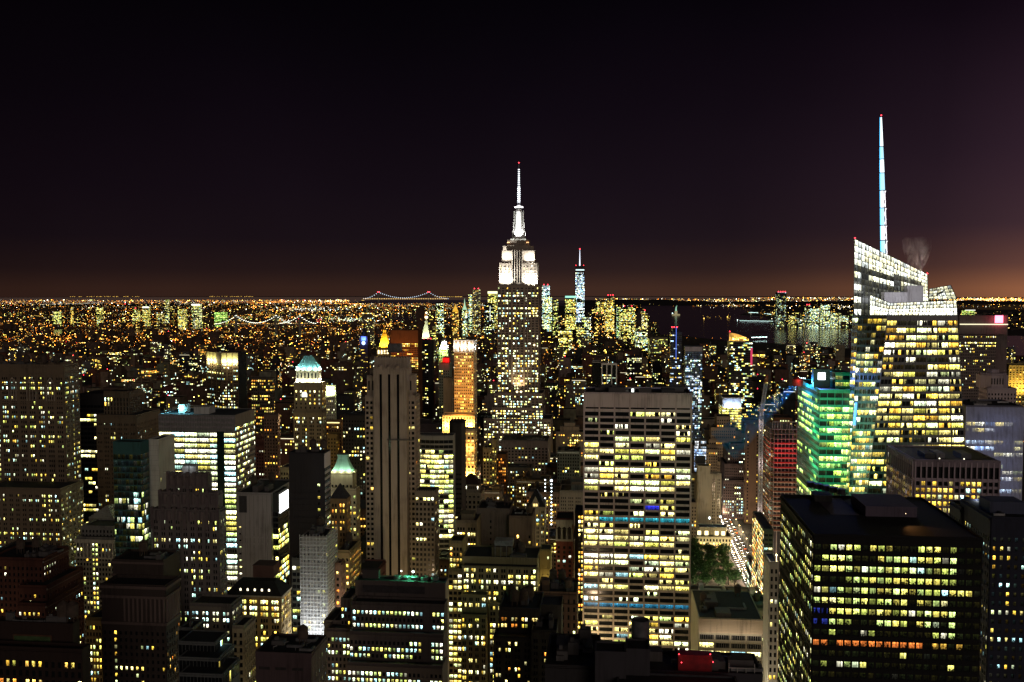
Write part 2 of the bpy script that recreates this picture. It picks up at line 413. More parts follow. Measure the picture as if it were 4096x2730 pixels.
    def clutter(s, t, n=4, seed=1, tanks=True):
        """plant on a roof: housings, ducts, vents and now and then a tank"""
        n = int(n * 1.8 + .5) if s.Y0 < 760 else n; r = random.Random(seed); w = t['x1'] - t['x0']; dp = t['y1'] - t['y0']
        for i in range(n):
            bw, bd, bh = r.uniform(.08, .25) * w, r.uniform(.12, .3) * dp, r.uniform(1.2, 4)
            x = t['x0'] + 1 + r.random() * max(.1, w - bw - 2); y = t['y0'] + 1.5 + (i + r.random()) / n * max(.1, dp - bd - 3)
            k = r.random()
            if k < .6:
                mb = MB(); mb.box(x, x + bw, y, y + bd, t['z1'] - .2, t['z1'] + bh)
                if k < .3: mb.box(x + bw * .2, x + bw * .5, y + bd * .3, y + bd * .6, t['z1'] + bh + .003, t['z1'] + bh + 1.2)
                mb.build('roof_housing', wallm((.09, .085, .085)), s.o)
            elif k < .8:
                mb = MB(); mb.bar((x, y, t['z1'] + .8), (x + bw * 1.5, y, t['z1'] + .8), .5); mb.bar((x + bw * 1.5, y, t['z1'] + .8), (x + bw * 1.5, y + bd, t['z1'] + .8), .5); mb.build('duct', plain('galvanised', (.25, .25, .26), .5, .6), s.o)
            elif tanks: s.tank(x + 2, y + 2, t['z1'])
# ------------------------------------------------------------------ near and middle buildings
def strip(B, mb, t, px0, px1, z0, z1, d, yoff=0.0):
    """a flat upright strip between two picture columns on the front of a tier"""
    k0 = B.pxx(t, px0); k1 = B.pxx(t, px1); mb.box(k0, k1, t['y0'] - d - yoff, t['y0'] - yoff + .02, z0, z1)
def pxx(B, t, px):
    w = B.world(0, t['y0']); a, b, _ = ray(px, 1153 + (262 - t['z1']) / w.y * F_PX); k = a / b
    return (k * w.y - w.x) / (B.sx.x - k * B.sx.y)
Bld.pxx = pxx
def zpx(py, Y): a, b, c = ray(2048, py); return CAM_Z + c / b * Y

# ---- far left gothic tower
B = Bld('office_tower', 'tall brown tower with three pointed arched windows under its cornice, at the left edge', 92, 700, wall=(.15, .115, .078))
t = B.tier(-72, 254, 1467, xb=314, rim=1.6)
B.fac(t, dx=2.36, dz=3.55, wx=.62, wz=.5, lit=.30, rowv=.3, pal='YGC', grp=3, gap=2.2, top=7, st=1.3, litf=lambda i, r, n, m: True if i == 5 else None)
for z, d in ((t['z1'] - 5.5, .8), (t['z1'] - 13, 1.1), (t['z1'] - 27, .6)): B.w.box(t['x0'] - d, t['x1'] + d, t['y0'] - d, t['y0'], z, z + .9); B.w.box(t['x1'], t['x1'] + d, t['y0'], t['y1'], z, z + .9)
t2 = B.tier(-72, 240, 1957, 672, xb=332)
B.fac(t2, dx=2.5, dz=3.4, wx=.6, wz=.5, lit=.35, rowv=.3, pal='YGC', grp=2, gap=1.9, top=3, st=1.3)
for a, b in ((35, 64), (107, 143), (185, 217)):
    mb = MB(); x0, x1 = B.pxx(t, a), B.pxx(t, b); zt, zb = t['z1'] - 9, t['z1'] - 25; y = t['y0'] - .75
    n = 9
    for k in range(n):
        u0, u1 = k / n, (k + 1) / n
        f = lambda u: zt - 5.5 * abs(2 * u - 1) ** 1.7
        mb.slab([(x0 + (x1 - x0) * u0, y + .4, f(u0)), (x0 + (x1 - x0) * u1, y + .4, f(u1)), (x0 + (x1 - x0) * u1, y + .4, f(u1) + 1.2), (x0 + (x1 - x0) * u0, y + .4, f(u0) + 1.2)], Vector((0, -1, 0)), .5)
    for u in (0, .33, .66, 1): mb.bar((x0 + (x1 - x0) * u, y, zb), (x0 + (x1 - x0) * u, y, f(u)), .22)
    mb.build('arch', wallm((.34, .30, .25)), B.o)
B.clutter(t, 5, 3); B.finish()

# ---- dark glass block beside it
B = Bld('office_block', 'black glass block with a few bright floors between two brown towers at the left', 365, 800, wall=(.03, .03, .032), core=((.012, .014, .016), .15), maxwin=60)
t = B.tier(318, 430, 1580, dep=30)
B.fac(t, faces='F', dx=3.2, dz=3.8, wx=.9, wz=.55, style='band', rows=[0, 0, .5, .9, .1, 0, .1, .3, 0, 0, .9, .9, 0, .2, .7, .1, .5, .4, .6, .1], rowv=.1, pal='YW', top=8, st=1.5, d=.15)
B.finish()
B = Bld('office_tower', 'dark brown tower with pale vertical piers, right of the tall arched tower', 465, 760, wall=(.11, .078, .048))
t = B.tier(385, 545, 1665, dep=40); t2 = B.tier(415, 515, 1571, 772, dep=22)
B.fac(t, dx=2.0, dz=3.6, wx=.5, wz=.5, lit=.12, rowv=.2, pal='YC', top=5, st=1.4, grp=3, gap=1.4, only=lambda i, r, n, m: 2 < i < n - 4 or r % 2 == 0)
B.fac(t2, dx=2.6, dz=3.6, wx=.4, wz=.8, lit=.02, top=4, bot=120)
B.clutter(t2, 2, 5); B.finish()

# ---- teal glass with blank slab
B = Bld('office_tower', 'narrow teal glass tower with a blank pale grey slab on its right', 520, 600, wall=(.03, .10, .10), core=((.010, .075, .080), .18))  # teal reflection put into the glass colour
t = B.tier(452, 562, 1772, xb=594, rim=.6)
B.fac(t, dx=2.6, dz=4.0, wx=.92, wz=.8, lit=.2, rows=[0, 0, 0, 0, 0, 0, .3, .5, .6, .2, .5, .6, .3, .9, 0, .1, 0, .7, 0, .3], pal='CG', style='band', d=.12, top=7, st=.8, dark=.025, rowv=.1, fill=(.3, .9))
B.finish()
B = Bld('office_slab', 'blank pale grey concrete slab with a few slit windows, right of the teal glass', 613, 612, wall=(.46, .47, .44))
t = B.tier(592, 634, 1764, xb=698)
q = B.quads(t, 'S')['R']
B.facade(q[0], q[1], dx=5, dz=7, wx=.16, wz=.36, lit=.3, pal='W', d=.12, top=22, st=1.2, only=lambda i, r, n, m: (i * 7 + r * 3) % 4 < 2)
mb = MB()
for k in range(24): mb.box(t['x0'] + .02, t['x1'] + .03, t['y0'] - .03, t['y0'] + .01, t['z1'] - 3.2 * k - 3.2, t['z1'] - 3.2 * k - 3.12)
mb.build('panel_joint', plain('joint', (.2, .2, .2)), B.o); B.finish()

# ---- bright curtain wall office
B = Bld('office_block', 'broad office block with brilliant bands of windows on both faces and a cyan-lit roof', 790, 720, wall=(.17, .17, .175), maxwin=100, yvis=2290)
t = B.tier(635, 940, 1662, xb=1018, rim=.5)
def colskip(i, r, n, m): return False if i in (n - 3,) else None
f = B.quads(t, 'FS')
B.facade(*f['F'], dx=9.2, dz=4.2, wx=.95, wz=.62, lit=.97, pal='GCW', style='band', d=.2, top=12.5, st=2.3, rowv=.03, fill=(.9, 1.1))
for r0 in range(3):
    mb = MB(); mb.box(t['x0'], t['x1'] + .25, t['y0'] - .25, t['y0'] - .21, t['z1'] - 2.4 - r0 * 3.6, t['z1'] - .8 - r0 * 3.6); mb.build('louvre_band', plain('louvre', (.30, .27, .30), .4, .3), B.o)
mb = MB(); x0 = B.pxx(t, 866); x1 = B.pxx(t, 896); mb.box(x0, x1, t['y0'] - .55, t['y0'] + .1, 0, t['z1'] - 12); mb.build('stair_glazing', plain('dark_green_glass', (.012, .03, .025), .2), B.o)
mb = MB()
for k in range(33): x = t['x0'] + (t['x1'] - t['x0']) * k / 32; mb.box(x - .08, x + .08, t['y0'] - .5, t['y0'] - .2, 0, t['z1'])
mb.build('mullion', plain('aluminium', (.28, .28, .29), .4, .5), B.o)
B.facade(*f['R'], dx=1.75, dz=4.2, wx=.75, wz=.5, lit=.72, pal='GCW', style='band', d=.2, top=8, st=1.8, rowv=.25)
B.mech(t['x0'] + 24, t['x0'] + 36, t['y0'] + 8, t['y0'] + 20, t['z1'], 5, mat=wallm((.5, .52, .5))); B.mech(t['x0'] + 10, t['x0'] + 15, t['y0'] + 12, t['y0'] + 22, t['z1'], 6, mat=wallm((.5, .55, .55)))
mb = MB()
for k in range(14): mb.bar((t['x0'] + .6, t['y0'] + 1 + k * 2, t['z1']), (t['x0'] + .6, t['y0'] + 1 + k * 2, t['z1'] + 2.0), .07)
mb.bar((t['x0'] + .6, t['y0'] + 1, t['z1'] + 2), (t['x0'] + .6, t['y0'] + 28, t['z1'] + 2), .08); mb.build('railing', plain('aluminium', (.28, .28, .29), .4, .5), B.o)
for px_ in (5, 12, 18): light('POINT', 'roof_floodlight', B.world(t['x0'] + px_, t['y0'] + 10, t['z1'] + 4), 2600, (.25, .85, 1), size=.3)
B.finish()

# ---- dark art deco stepped block with white roof plant
B = Bld('office_tower', 'dark stepped art deco tower with scalloped parapets and white plant boxes on top', 741, 480, wall=(.135, .12, .115), yvis=2500)
t = B.tier(609, 873, 2046, 478, dep=9); t2 = B.tier(640, 868, 1977, 480, dep=6.5); t3 = B.tier(672, 828, 1903, 482, dep=5)
for q, up in ((t, 3), (t2, 3), (t3, 3)):
    B.fac(q, dx=1.9, dz=3.1, wx=.62, wz=.56, lit=.28 if q is t else .08, pal='YGC', grp=2, gap=1.5, top=4 if q is t else 6, st=1.5, rowv=.25, d=.4)
    n = 6; w = (q['x1'] - q['x0']) / n
    mb = MB()
    for k in range(n + 1):
        x = q['x0'] + k * w; mb.box(x - .7, x + .7, q['y0'] - .8, q['y0'] + 1, q['z1'] - 9, q['z1'] + 1.9)
        if k < n: mb.lathe(x + w / 2, q['y0'] + .2, [(1.3, q['z1'] - 5), (1.5, q['z1'] - 3), (1.3, q['z1'] + .2)], 8)
    mb.build('parapet_crest', wallm((.12, .098, .10)), B.o)
mb = MB()
for k in range(2):
    x = B.pxx(t3, 724 + k * 30); mb.box(x, x + 3.3, t3['y0'] + 1.4, t3['y0'] + 4.4, t3['z1'] + 1, t3['z1'] + 4.4)
mb.build('plant_box', plain('white_metal', (.6, .62, .64), .4), B.o)
light('POINT', 'roof_lamp', B.world(B.pxx(t3, 752), t3['y0'] - .5, t3['z1'] + 5.5), 160, (.9, 1, 1), size=.3)
B.finish()
B = Bld('low_building', 'low wing with two rows of cyan windows below the stepped art deco tower', 850, 462, wall=(.13, .12, .11), yvis=2620)
t = B.tier(760, 925, 2422, xb=968); B.fac(t, dx=2.2, dz=3.1, wx=.6, wz=.55, lit=.75, pal='CW', grp=2, gap=1.6, top=2.5, st=1.9); B.finish()
B = Bld('low_building', 'narrow pale stone building with tall dark window bays below the cyan windowed wing', 985, 450, wall=(.30, .27, .20), yvis=2660)
t = B.tier(930, 975, 2510, xb=1020); B.fac(t, dx=2.6, dz=3.6, wx=.5, wz=.6, lit=.12, pal='YG', top=2); B.finish()

# ---- grey blank wall and its glazed corner with the screen
B = Bld('office_block', 'grey windowless panelled wall with one slit window column, roof plant behind', 1014, 620, wall=(.235, .225, .22), yvis=2340)
t = B.tier(945, 1084, 1976, dep=45, rim=.8)
B.fac(t, faces='F', cols=5, dz=4.4, wx=.30, wz=.22, lit=.75, pal='W', top=20, st=1.6, d=.1, only=lambda i, r, n, m: i == 0)
mb = MB()
for k in range(9): x = t['x0'] + (t['x1'] - t['x0']) * k / 8; mb.box(x - .05, x + .05, t['y0'] - .14, t['y0'], 0, t['z1'])
x0, x1 = B.pxx(t, 956), B.pxx(t, 987); mb.box(x0, x1, t['y0'] - .13, t['y0'], zpx(2052, 620), t['z1'] - 1.5); mb.build('panel_joint', plain('dark_panel', (.03, .03, .035), .5), B.o)
B.clutter(t, 3, 11); B.finish()
B = Bld('office_block', 'dark glass corner block with lit yellow lower floors under a blazing white screen', 1108, 622, wall=(.035, .04, .035), core=((.012, .02, .016), .12), yvis=2400)
t = B.tier(1085, 1112, 1974, xb=1152, rim=.4)
B.fac(t, dx=2.2, dz=3.7, wx=.9, wz=.7, lit=.6, rows=[0, 0, .1, .3, .5, .6, .8, .3, .2, .9, .9, .7, .5, .4], pal='YG', style='band', top=12, d=.12, st=1.7)
B.finish()
t9 = (B, t)
mb = MB(); mb.quad([(t['x1'] + .6, t['y0'] + 1, t['z1'] - 14), (t['x1'] + .6, t['y1'] - 1, t['z1'] - 14), (t['x1'] + .6, t['y1'] - 1, t['z1'] - 1.2), (t['x1'] + .6, t['y0'] + 1, t['z1'] - 1.2)], 0)
for k in range(5): z = t['z1'] - 13.6 + k * 2.6; mb.box(t['x1'] + .2, t['x1'] + .8, t['y0'] + .8, t['y1'] - .8, z - .9 if k else z - .4, z - .75 if k else z, 1)
mb.build('lit_screen', [plain('screen_white', (.8, .8, .8), .5, 0, (1, 1, .97), 3.2), plain('steel', (.08, .08, .08), .5)], B.o)
light('AREA', 'screen_light', B.world(t['x1'] + 1.4, (t['y0'] + t['y1']) / 2, t['z1'] - 7), 5000, (1, 1, .9), target=B.world(t['x1'] + 20, (t['y0'] + t['y1']) / 2, t['z1'] - 12), size=8, size_y=12)

# ---- black tower with one window column
B = Bld('office_tower', 'black tower with one column of lit windows and a grey banded side', 1226, 600, wall=(.022, .021, .026), yvis=2130)
t = B.tier(1155, 1298, 1815, xb=1320, rim=.6)
B.fac(t, faces='F', cols=9, dz=3.9, wx=.62, wz=.42, lit=.7, pal='YW', top=18, st=1.5, d=.1, only=lambda i, r, n, m: i == 7, rowv=.3)
q = B.quads(t, 'S')['R']; B.facade(*q, dx=4, dz=3.9, wx=.97, wz=.5, lit=.15, pal='CW', style='band', top=9, st=1, d=.25, dark=.05)
mb = MB(); mb.box(t['x1'] - .2, t['x1'] + .32, t['y0'] - .15, t['y1'], t['z1'] - 9, t['z1'] + .1); mb.build('cladding', wallm((.5, .45, .47)), B.o)
for r in range(18):
    mb = MB(); z = t['z1'] - 12 - r * 3.9; mb.box(t['x1'] + .1, t['x1'] + .4, t['y0'] - .1, t['y1'], z - .9, z + .8); mb.build('spandrel_band', wallm((.5, .48, .47)), B.o)
B.clutter(t, 3, 4); B.finish()

# ---- stone tower with small green mansard, lit round its eaves
B = Bld('office_tower', 'cream tower under a small green mansard roof with floodlit eaves', 1366, 650, wall=(.30, .25, .15), yvis=2560)
t = B.tier(1322, 1411, 1888, xb=1424, rim=.3)
B.fac(t, dx=2.6, dz=3.7, wx=.5, wz=.5, lit=.2, pal='YG', top=8, st=1.5)
t2 = B.tier(1325, 1426, 1960, 645, xb=1438); B.fac(t2, dx=2.8, dz=3.7, wx=.5, wz=.5, lit=.45, pal='YG', top=3, st=1.6)
mb = MB(); cx, cyy = (t['x0'] + t['x1']) / 2, (t['y0'] + t['y1']) / 2; hw = (t['x1'] - t['x0']) / 2 - .4; hd = (t['y1'] - t['y0']) / 2 - .3
zb = t['z1'] + .1; zt = zpx(1822, 655)
prof = [(1, 0), (.8, .22), (.62, .5), (.48, .8), (.45, 1)]
for i in range(4):
    a, b = prof[i], prof[i + 1]; za, zc = zb + (zt - zb) * a[1], zb + (zt - zb) * b[1]
    for s0, s1 in (((-1, -1), (1, -1)), ((1, -1), (1, 1)), ((1, 1), (-1, 1)), ((-1, 1), (-1, -1))):
        mb.quad([(cx + hw * a[0] * s0[0], cyy + hd * a[0] * s0[1], za), (cx + hw * a[0] * s1[0], cyy + hd * a[0] * s1[1], za), (cx + hw * b[0] * s1[0], cyy + hd * b[0] * s1[1], zc), (cx + hw * b[0] * s0[0], cyy + hd * b[0] * s0[1], zc)])
mb.box(cx - hw * .5, cx + hw * .5, cyy - hd * .5, cyy + hd * .5, zt, zt + .8); mb.build('mansard_roof', wallm((.22, .42, .33), .5), B.o)
for k in range(3): light('POINT', 'eave_floodlight', B.world(t['x0'] + (t['x1'] - t['x0']) * (k + .5) / 3, t['y0'] - 1.6, zb + .6), 900, (.85, 1, .75), size=.25)
light('POINT', 'eave_floodlight', B.world(t['x1'] + 1.2, t['y0'] + 2, zb + .6), 700, (.75, 1, .6), size=.25)
B.finish()
B = Bld('low_building', 'brown brick block with a dark hipped roof, below the green mansard tower', 1352, 600, wall=(.22, .15, .07), yvis=2480)
t = B.tier(1322, 1384, 1995, xb=1400, top=False); B.fac(t, dx=2.4, dz=3.7, wx=.5, wz=.55, lit=.5, pal='YO', top=2.5, st=1.6, grp=2, gap=1.2)
mb = MB(); m_ = ((t['x0'] + t['x1']) / 2, (t['y0'] + t['y1']) / 2, t['z1'] + 9); cs = [(t['x0'] - .4, t['y0'] - .4, t['z1']), (t['x1'] + .4, t['y0'] - .4, t['z1']), (t['x1'] + .4, t['y1'], t['z1']), (t['x0'] - .4, t['y1'], t['z1'])]
for k in range(4): mb.quad([cs[k], cs[(k + 1) % 4], m_])
mb.build('hipped_roof', plain('slate', (.035, .035, .04), .7), B.o); B.finish()
B = Bld('low_building', 'yellow stone building with a flat lit roof terrace, right of the scaffolded tower', 1400, 570, wall=(.28, .21, .10), yvis=2500)
t = B.tier(1345, 1398, 2208, xb=1442); B.fac(t, dx=2.7, dz=3.6, wx=.45, wz=.5, lit=.7, pal='YO', top=3, st=1.6); B.clutter(t, 2, 8); B.finish()
B = Bld('low_building', 'small red brick building pressed against the right of the scaffolding', 1355, 530, wall=(.22, .12, .08), yvis=2500)
t = B.tier(1340, 1362, 2260, xb=1378); B.fac(t, dx=2.5, dz=3.4, wx=.45, wz=.5, lit=.2, pal='YO', top=3); B.finish()

# ---- scaffolded building in white netting
B = Bld('scaffolded_tower', 'tower wrapped in white scaffold netting, lit from below', 1254, 520, wall=(.34, .32, .30), yvis=2520)
t = B.tier(1206, 1303, 2148, xb=1341, rim=.4)
B.fac(t, dx=2.5, dz=3.4, wx=.45, wz=.5, lit=.06, pal='WY', top=5, st=1.3, d=.2)
mb = MB()
for k in range(30):
    z = t['z1'] - k * 2.0 - .5
    mb.box(t['x0'] - .6, t['x1'] + 1.2, t['y0'] - 1.3, t['y0'] - .5, z, z + .12 if k % 2 else z + .3); mb.box(t['x1'] + .5, t['x1'] + 1.25, t['y0'], t['y1'], z + .004, z + .14)
for k in range(9):
    x = t['x0'] - .5 + (t['x1'] - t['x0'] + 1.2) * k / 8; mb.bar((x, t['y0'] - 1.3, 60), (x, t['y0'] - 1.3, t['z1'] + 1.5), .09)
    y = t['y0'] + (t['y1'] - t['y0']) * k / 8; mb.bar((t['x1'] + 1.25, y, 60), (t['x1'] + 1.25, y, t['z1'] + 1.5), .07)
for k in range(14): z = t['z1'] - k * 4 - 4; x = t['x1'] - 3; mb.bar((x, t['y0'] - 1.0, z), (x + 2.6, t['y0'] - 1.0, z + 3.8), .12)
mb.build('scaffold', plain('scaffold_tube', (.78, .76, .72), .6), B.o)
nm, nt_, N_, L_, b_ = nodes_of('netting'); b_.inputs['Base Color'].default_value = (.75, .72, .70, 1); b_.inputs['Alpha'].default_value = .35
tc_ = N_.new('ShaderNodeTexCoord'); ns_ = N_.new('ShaderNodeTexNoise'); ns_.inputs['Scale'].default_value = .5; ns_.inputs['Detail'].default_value = 6; L_.new(tc_.outputs['Object'], ns_.inputs['Vector'])
mr_ = N_.new('ShaderNodeMapRange'); mr_.inputs[1].default_value = .35; mr_.inputs[2].default_value = .65; mr_.inputs[3].default_value = .10; mr_.inputs[4].default_value = .30; L_.new(ns_.outputs[0], mr_.inputs[0]); L_.new(mr_.outputs[0], b_.inputs['Alpha'])
mb = MB(); mb.quad([(t['x0'] - .6, t['y0'] - 1.5, 60), (t['x1'] + 1.4, t['y0'] - 1.5, 60), (t['x1'] + 1.4, t['y0'] - 1.5, t['z1'] - 1), (t['x0'] - .6, t['y0'] - 1.5, t['z1'] - 1)])
mb.quad([(t['x1'] + 1.5, t['y0'] - 1.4, 60), (t['x1'] + 1.5, t['y1'], 60), (t['x1'] + 1.5, t['y1'], t['z1'] + 3), (t['x1'] + 1.5, t['y0'] - 1.4, t['z1'] + 3)])
mb.build('netting', nm, B.o)
light('AREA', 'work_floodlight', B.world((t['x0'] + t['x1']) / 2, t['y0'] - 16, 66), 9500, (.88, .95, 1), target=B.world((t['x0'] + t['x1']) / 2 - 1, t['y0'], 84), size=14)
light('AREA', 'work_floodlight', B.world(t['x1'] + 16, t['y0'] + 4, 66), 7000, (1, .82, .62), target=B.world(t['x1'], t['y0'] + 12, 95), size=10)
B.clutter(t, 3, 21); B.finish()

# ---- yellow windows under mansard with dormers
B = Bld('office_block', 'office block with large yellow white windows under a black roof with five glowing dormers', 1010, 500, wall=(.26, .19, .09), yvis=2620)
t = B.tier(905, 1122, 2384, xb=1162, top=False)
B.fac(t, dx=1.9, dz=3.3, wx=.8, wz=.62, lit=.8, rows=[.95, .85, 1, .9, .25, .5, .6, .5, .3, .3, .3], pal='YW', grp=3, gap=1.7, top=1.6, st=2.0, rowv=.12)
mb = MB(); i_ = 5; zt = t['z1'] + 6.5
a0 = [(t['x0'] - .8, t['y0'] - .8), (t['x1'] + .8, t['y0'] - .8), (t['x1'] + .8, t['y1'] + .8), (t['x0'] - .8, t['y1'] + .8)]; a1 = [(t['x0'] + i_, t['y0'] + i_), (t['x1'] - i_, t['y0'] + i_), (t['x1'] - i_, t['y1'] - i_), (t['x0'] + i_, t['y1'] - i_)]
for k in range(4): k2 = (k + 1) % 4; mb.quad([(*a0[k], t['z1'] + .4), (*a0[k2], t['z1'] + .4), (*a1[k2], zt), (*a1[k], zt)])
mb.quad([(*p, zt) for p in a1]); mb.build('mansard_roof', plain('black_slate', (.02, .02, .02), .8), B.o)
mb = MB(); mb.box(t['x0'] - 1, t['x1'] + 1, t['y0'] - 1, t['y0'] + .2, t['z1'] - .4, t['z1'] + .4); mb.box(t['x1'] - .2, t['x1'] + 1, t['y0'] + .2, t['y1'], t['z1'] - .4, t['z1'] + .4); mb.build('cornice', wallm((.30, .28, .22)), B.o)
for k in range(5):
    x = B.pxx(t, 960 + k * 28.5); zc = t['z1'] + 2.2; mb = MB(); y = t['y0'] + 1.0
    mb.box(x - .75, x + .75, y, y + 2.4, zc - 1, zc + 1.4); mb.lathe(x, y + 1.2, [(.75, zc + 1.4), (.5, zc + 1.9), (.1, zc + 2.1)], 8); o = mb.build('dormer', plain('black_slate', (.02, .02, .02), .8), B.o)
    mb = MB(); mb.quad([(x - .5, y - .03, zc - .7), (x + .5, y - .03, zc - .7), (x + .5, y - .03, zc + 1.1), (x, y - .03, zc + 1.5), (x - .5, y - .03, zc + 1.1)]); mb.build('pane', plain('dormer_light', (.8, .8, .7), .5, 0, (1, .88, .6), 2.6), o)
B.mech(B.pxx(t, 980), B.pxx(t, 1064), t['y0'] + 12, t['y0'] + 22, zt, 6, mat=wallm((.10, .05, .04))); B.finish()
B = Bld('low_building', 'dark glass fronted block with green yellow reflections, left of the scaffolded tower', 1180, 545, wall=(.09, .085, .06), yvis=2500)  # reflections put in as glowing panes
t = B.tier(1168, 1203, 2240, dep=22); B.fac(t, faces='F', dx=2.6, dz=3.6, wx=.85, wz=.6, lit=.35, pal='GY', style='band', top=3, st=1.0); B.finish()

# ---- dark building with columns, bottom left
B = Bld('office_tower', 'dark foreground tower with stone pilasters at its top and one bright column of stair windows', 530, 440, wall=(.042, .030, .026))
t = B.tier(406, 660, 2350, xb=716, rim=1.4); t2 = B.tier(450, 652, 2248, 456, dep=18)
f = B.quads(t, 'FS')
B.facade(*f['F'], cols=12, dz=3.35, wx=.42, wz=.5, lit=.12, pal='YW', top=20, st=1.5, d=.3, rowv=.2, litf=lambda i, r, n, m: True if i == 2 else (False if i < 2 else None))
B.facade(*f['R'], dx=2.3, dz=3.35, wx=.4, wz=.5, lit=.22, pal='YO', top=20, st=1.5, d=.3)
mb = MB()
for k in range(10):
    x = B.pxx(t, 500 + k * 17.5); mb.box(x - .45, x + .45, t['y0'] - .9, t['y0'] - .25, t['z1'] - 16, t['z1'] - 5)
for k in range(9): y = t['y0'] + (t['y1'] - t['y0']) * (k + .3) / 9; mb.box(t['x1'] + .25, t['x1'] + .9, y - .4, y + .4, t['z1'] - 16, t['z1'] - 5)
mb.build('pilaster', wallm((.13, .095, .085)), B.o)
mb = MB()
for z, d in ((t['z1'] - 5, 1.1), (t['z1'] - 17.5, 1.0), (t['z1'] - .4, 1.3)): mb.box(t['x0'] - .2, t['x1'] + d, t['y0'] - d, t['y0'], z, z + 1.3); mb.box(t['x1'], t['x1'] + d, t['y0'], t['y1'], z + .003, z + 1.297)
for z in (t2['z1'] - 7, t2['z1'] - 1): mb.box(t2['x0'] - .6, t2['x1'] + .6, t2['y0'] - .6, t2['y0'], z, z + 1)
mb.build('cornice', wallm((.11, .08, .072)), B.o); B.clutter(t2, 2, 14); B.finish()

# ---- white colonnade
B = Bld('office_block', 'pale stone block with a white colonnade round its upper floors and one lit stair column', 378, 620, wall=(.24, .235, .21), yvis=2400)
t = B.tier(305, 455, 2156, dep=30, rim=1.2); t2 = B.tier(326, 452, 2110, 628, dep=20)
B.fac(t, faces='F', dx=2.2, dz=3.2, wx=.55, wz=.55, lit=.05, pal='YG', top=2.5, st=1.7, litf=lambda i, r, n, m: (rnd.random() < .9) if i in (5, 6) else None); B.fac(t2, faces='F', dx=2.4, dz=3, wx=.45, wz=.6, lit=.02, top=1.2, bot=zpx(2156, 628) + 1)
mb = MB()
for k in range(11): x = t['x0'] + .6 + (t['x1'] - t['x0'] - 1.2) * k / 10; mb.lathe(x, t['y0'] - .8, [(.5, t['z1'] - 12), (.45, t['z1'] - 8), (.38, t['z1'] - 2.4)], 8)
mb.build('column', wallm((.50, .48, .43)), B.o)
mb = MB(); mb.box(t['x0'] - .6, t['x1'] + .6, t['y0'] - 1.4, t['y0'], t['z1'] - 2.4, t['z1'] - .2); mb.box(t['x0'] - .4, t['x1'] + .4, t['y0'] - 1.3, t['y0'], t['z1'] - 13, t['z1'] - 12); mb.build('entablature', wallm((.44, .43, .38)), B.o); B.finish()
B = Bld('pavilion', 'small stone pavilion with a stepped pyramid roof behind the white colonnade', 405, 660, wall=(.2, .19, .15), yvis=2120)
t = B.tier(355, 452, 2075, dep=24, top=False); mb = MB()
for k in range(7): i_ = k * 1.25; mb.box(t['x0'] + i_, t['x1'] - i_, t['y0'] + i_, t['y1'] - i_, t['z1'] + k * .95, t['z1'] + k * .95 + .97)
mb.build('stepped_roof', wallm((.30, .30, .26)), B.o); B.finish()

# ---- brick blocks far left
B = Bld('apartment_block', 'red brick block with stone string courses and a stepped top, in the lower left', 130, 475, wall=(.075, .026, .017), yvis=2600)
t = B.tier(72, 182, 2420, 468, xb=332); t1 = B.tier(76, 186, 2349, 474, xb=332); t2 = B.tier(-40, 171, 2238, 484, xb=274)
for q in (t, t1, t2):
    B.fac(q, dx=2.4, dz=3.2, wx=.42, wz=.5, lit=.20, pal='YWC', top=3, st=1.3, rowv=.2)
    B.w.box(q['x0'] - .5, q['x1'] + .5, q['y0'] - .5, q['y0'], q['z1'] - 1.6, q['z1'] - .7)
    mb = MB(); mb.box(q['x1'] + .3, q['x1'] + .7, q['y0'] - .6, q['y1'], q['z1'] - 1.3, q['z1'] - .4); mb.build('string_course', wallm((.22, .19, .16)), B.o)
B.clutter(t2, 4, 31); B.finish()
B = Bld('apartment_block', 'dark slab with a single column of lit windows at the lower left edge', 10, 520, wall=(.07, .06, .055), yvis=2500)
t = B.tier(-60, 40, 2225, dep=30); B.fac(t, faces='F', cols=7, dz=3.3, wx=.4, wz=.55, lit=.1, pal='YG', top=5, litf=lambda i, r, n, m: r < 6 if i == 5 else None); B.finish()

# ---- bottom left: dark ornate top with a panel
B = Bld('office_tower', 'black foreground building with a green decorative panel near its roof, bottom left corner', 140, 350, wall=(.026, .014, .011))
t = B.tier(-40, 290, 2500, xb=318); t2 = B.tier(-60, 330, 2600, 342, xb=362)
f = B.quads(t2, 'F')['F']; B.facade(*f, cols=15, dz=3.4, wx=.5, wz=.62, lit=.28, pal='YO', top=3.5, st=1.4, d=.3)
mb = MB(); x0, x1 = B.pxx(t, 58), B.pxx(t, 203); mb.box(x0, x1, t['y0'] - .4, t['y0'], t['z1'] - 8.4, t['z1'] - 4.2, 0); mb.box(x0 - .5, x1 + .5, t['y0'] - .35, t['y0'], t['z1'] - 9, t['z1'] - 3.6, 1)
xc = (x0 + x1) / 2
for k in range(12):
    a = math.pi * k / 12; b_ = math.pi * (k + 1) / 12
    mb.quad([(xc + 1.2 * math.cos(b_), t['y0'] - .43, t['z1'] - 8.2 + 1.2 * math.sin(b_)), (xc + 1.2 * math.cos(a), t['y0'] - .43, t['z1'] - 8.2 + 1.2 * math.sin(a)), (xc + 1.9 * math.cos(a), t['y0'] - .43, t['z1'] - 8.2 + 1.9 * math.sin(a)), (xc + 1.9 * math.cos(b_), t['y0'] - .43, t['z1'] - 8.2 + 1.9 * math.sin(b_))], 2)
mb.build('decorative_panel', [plain('green_tile', (.07, .12, .05), .4), plain('brown_tile', (.10, .05, .03), .5), plain('ochre_tile', (.25, .16, .05), .4)], B.o); B.clutter(t, 5, 17); B.finish()
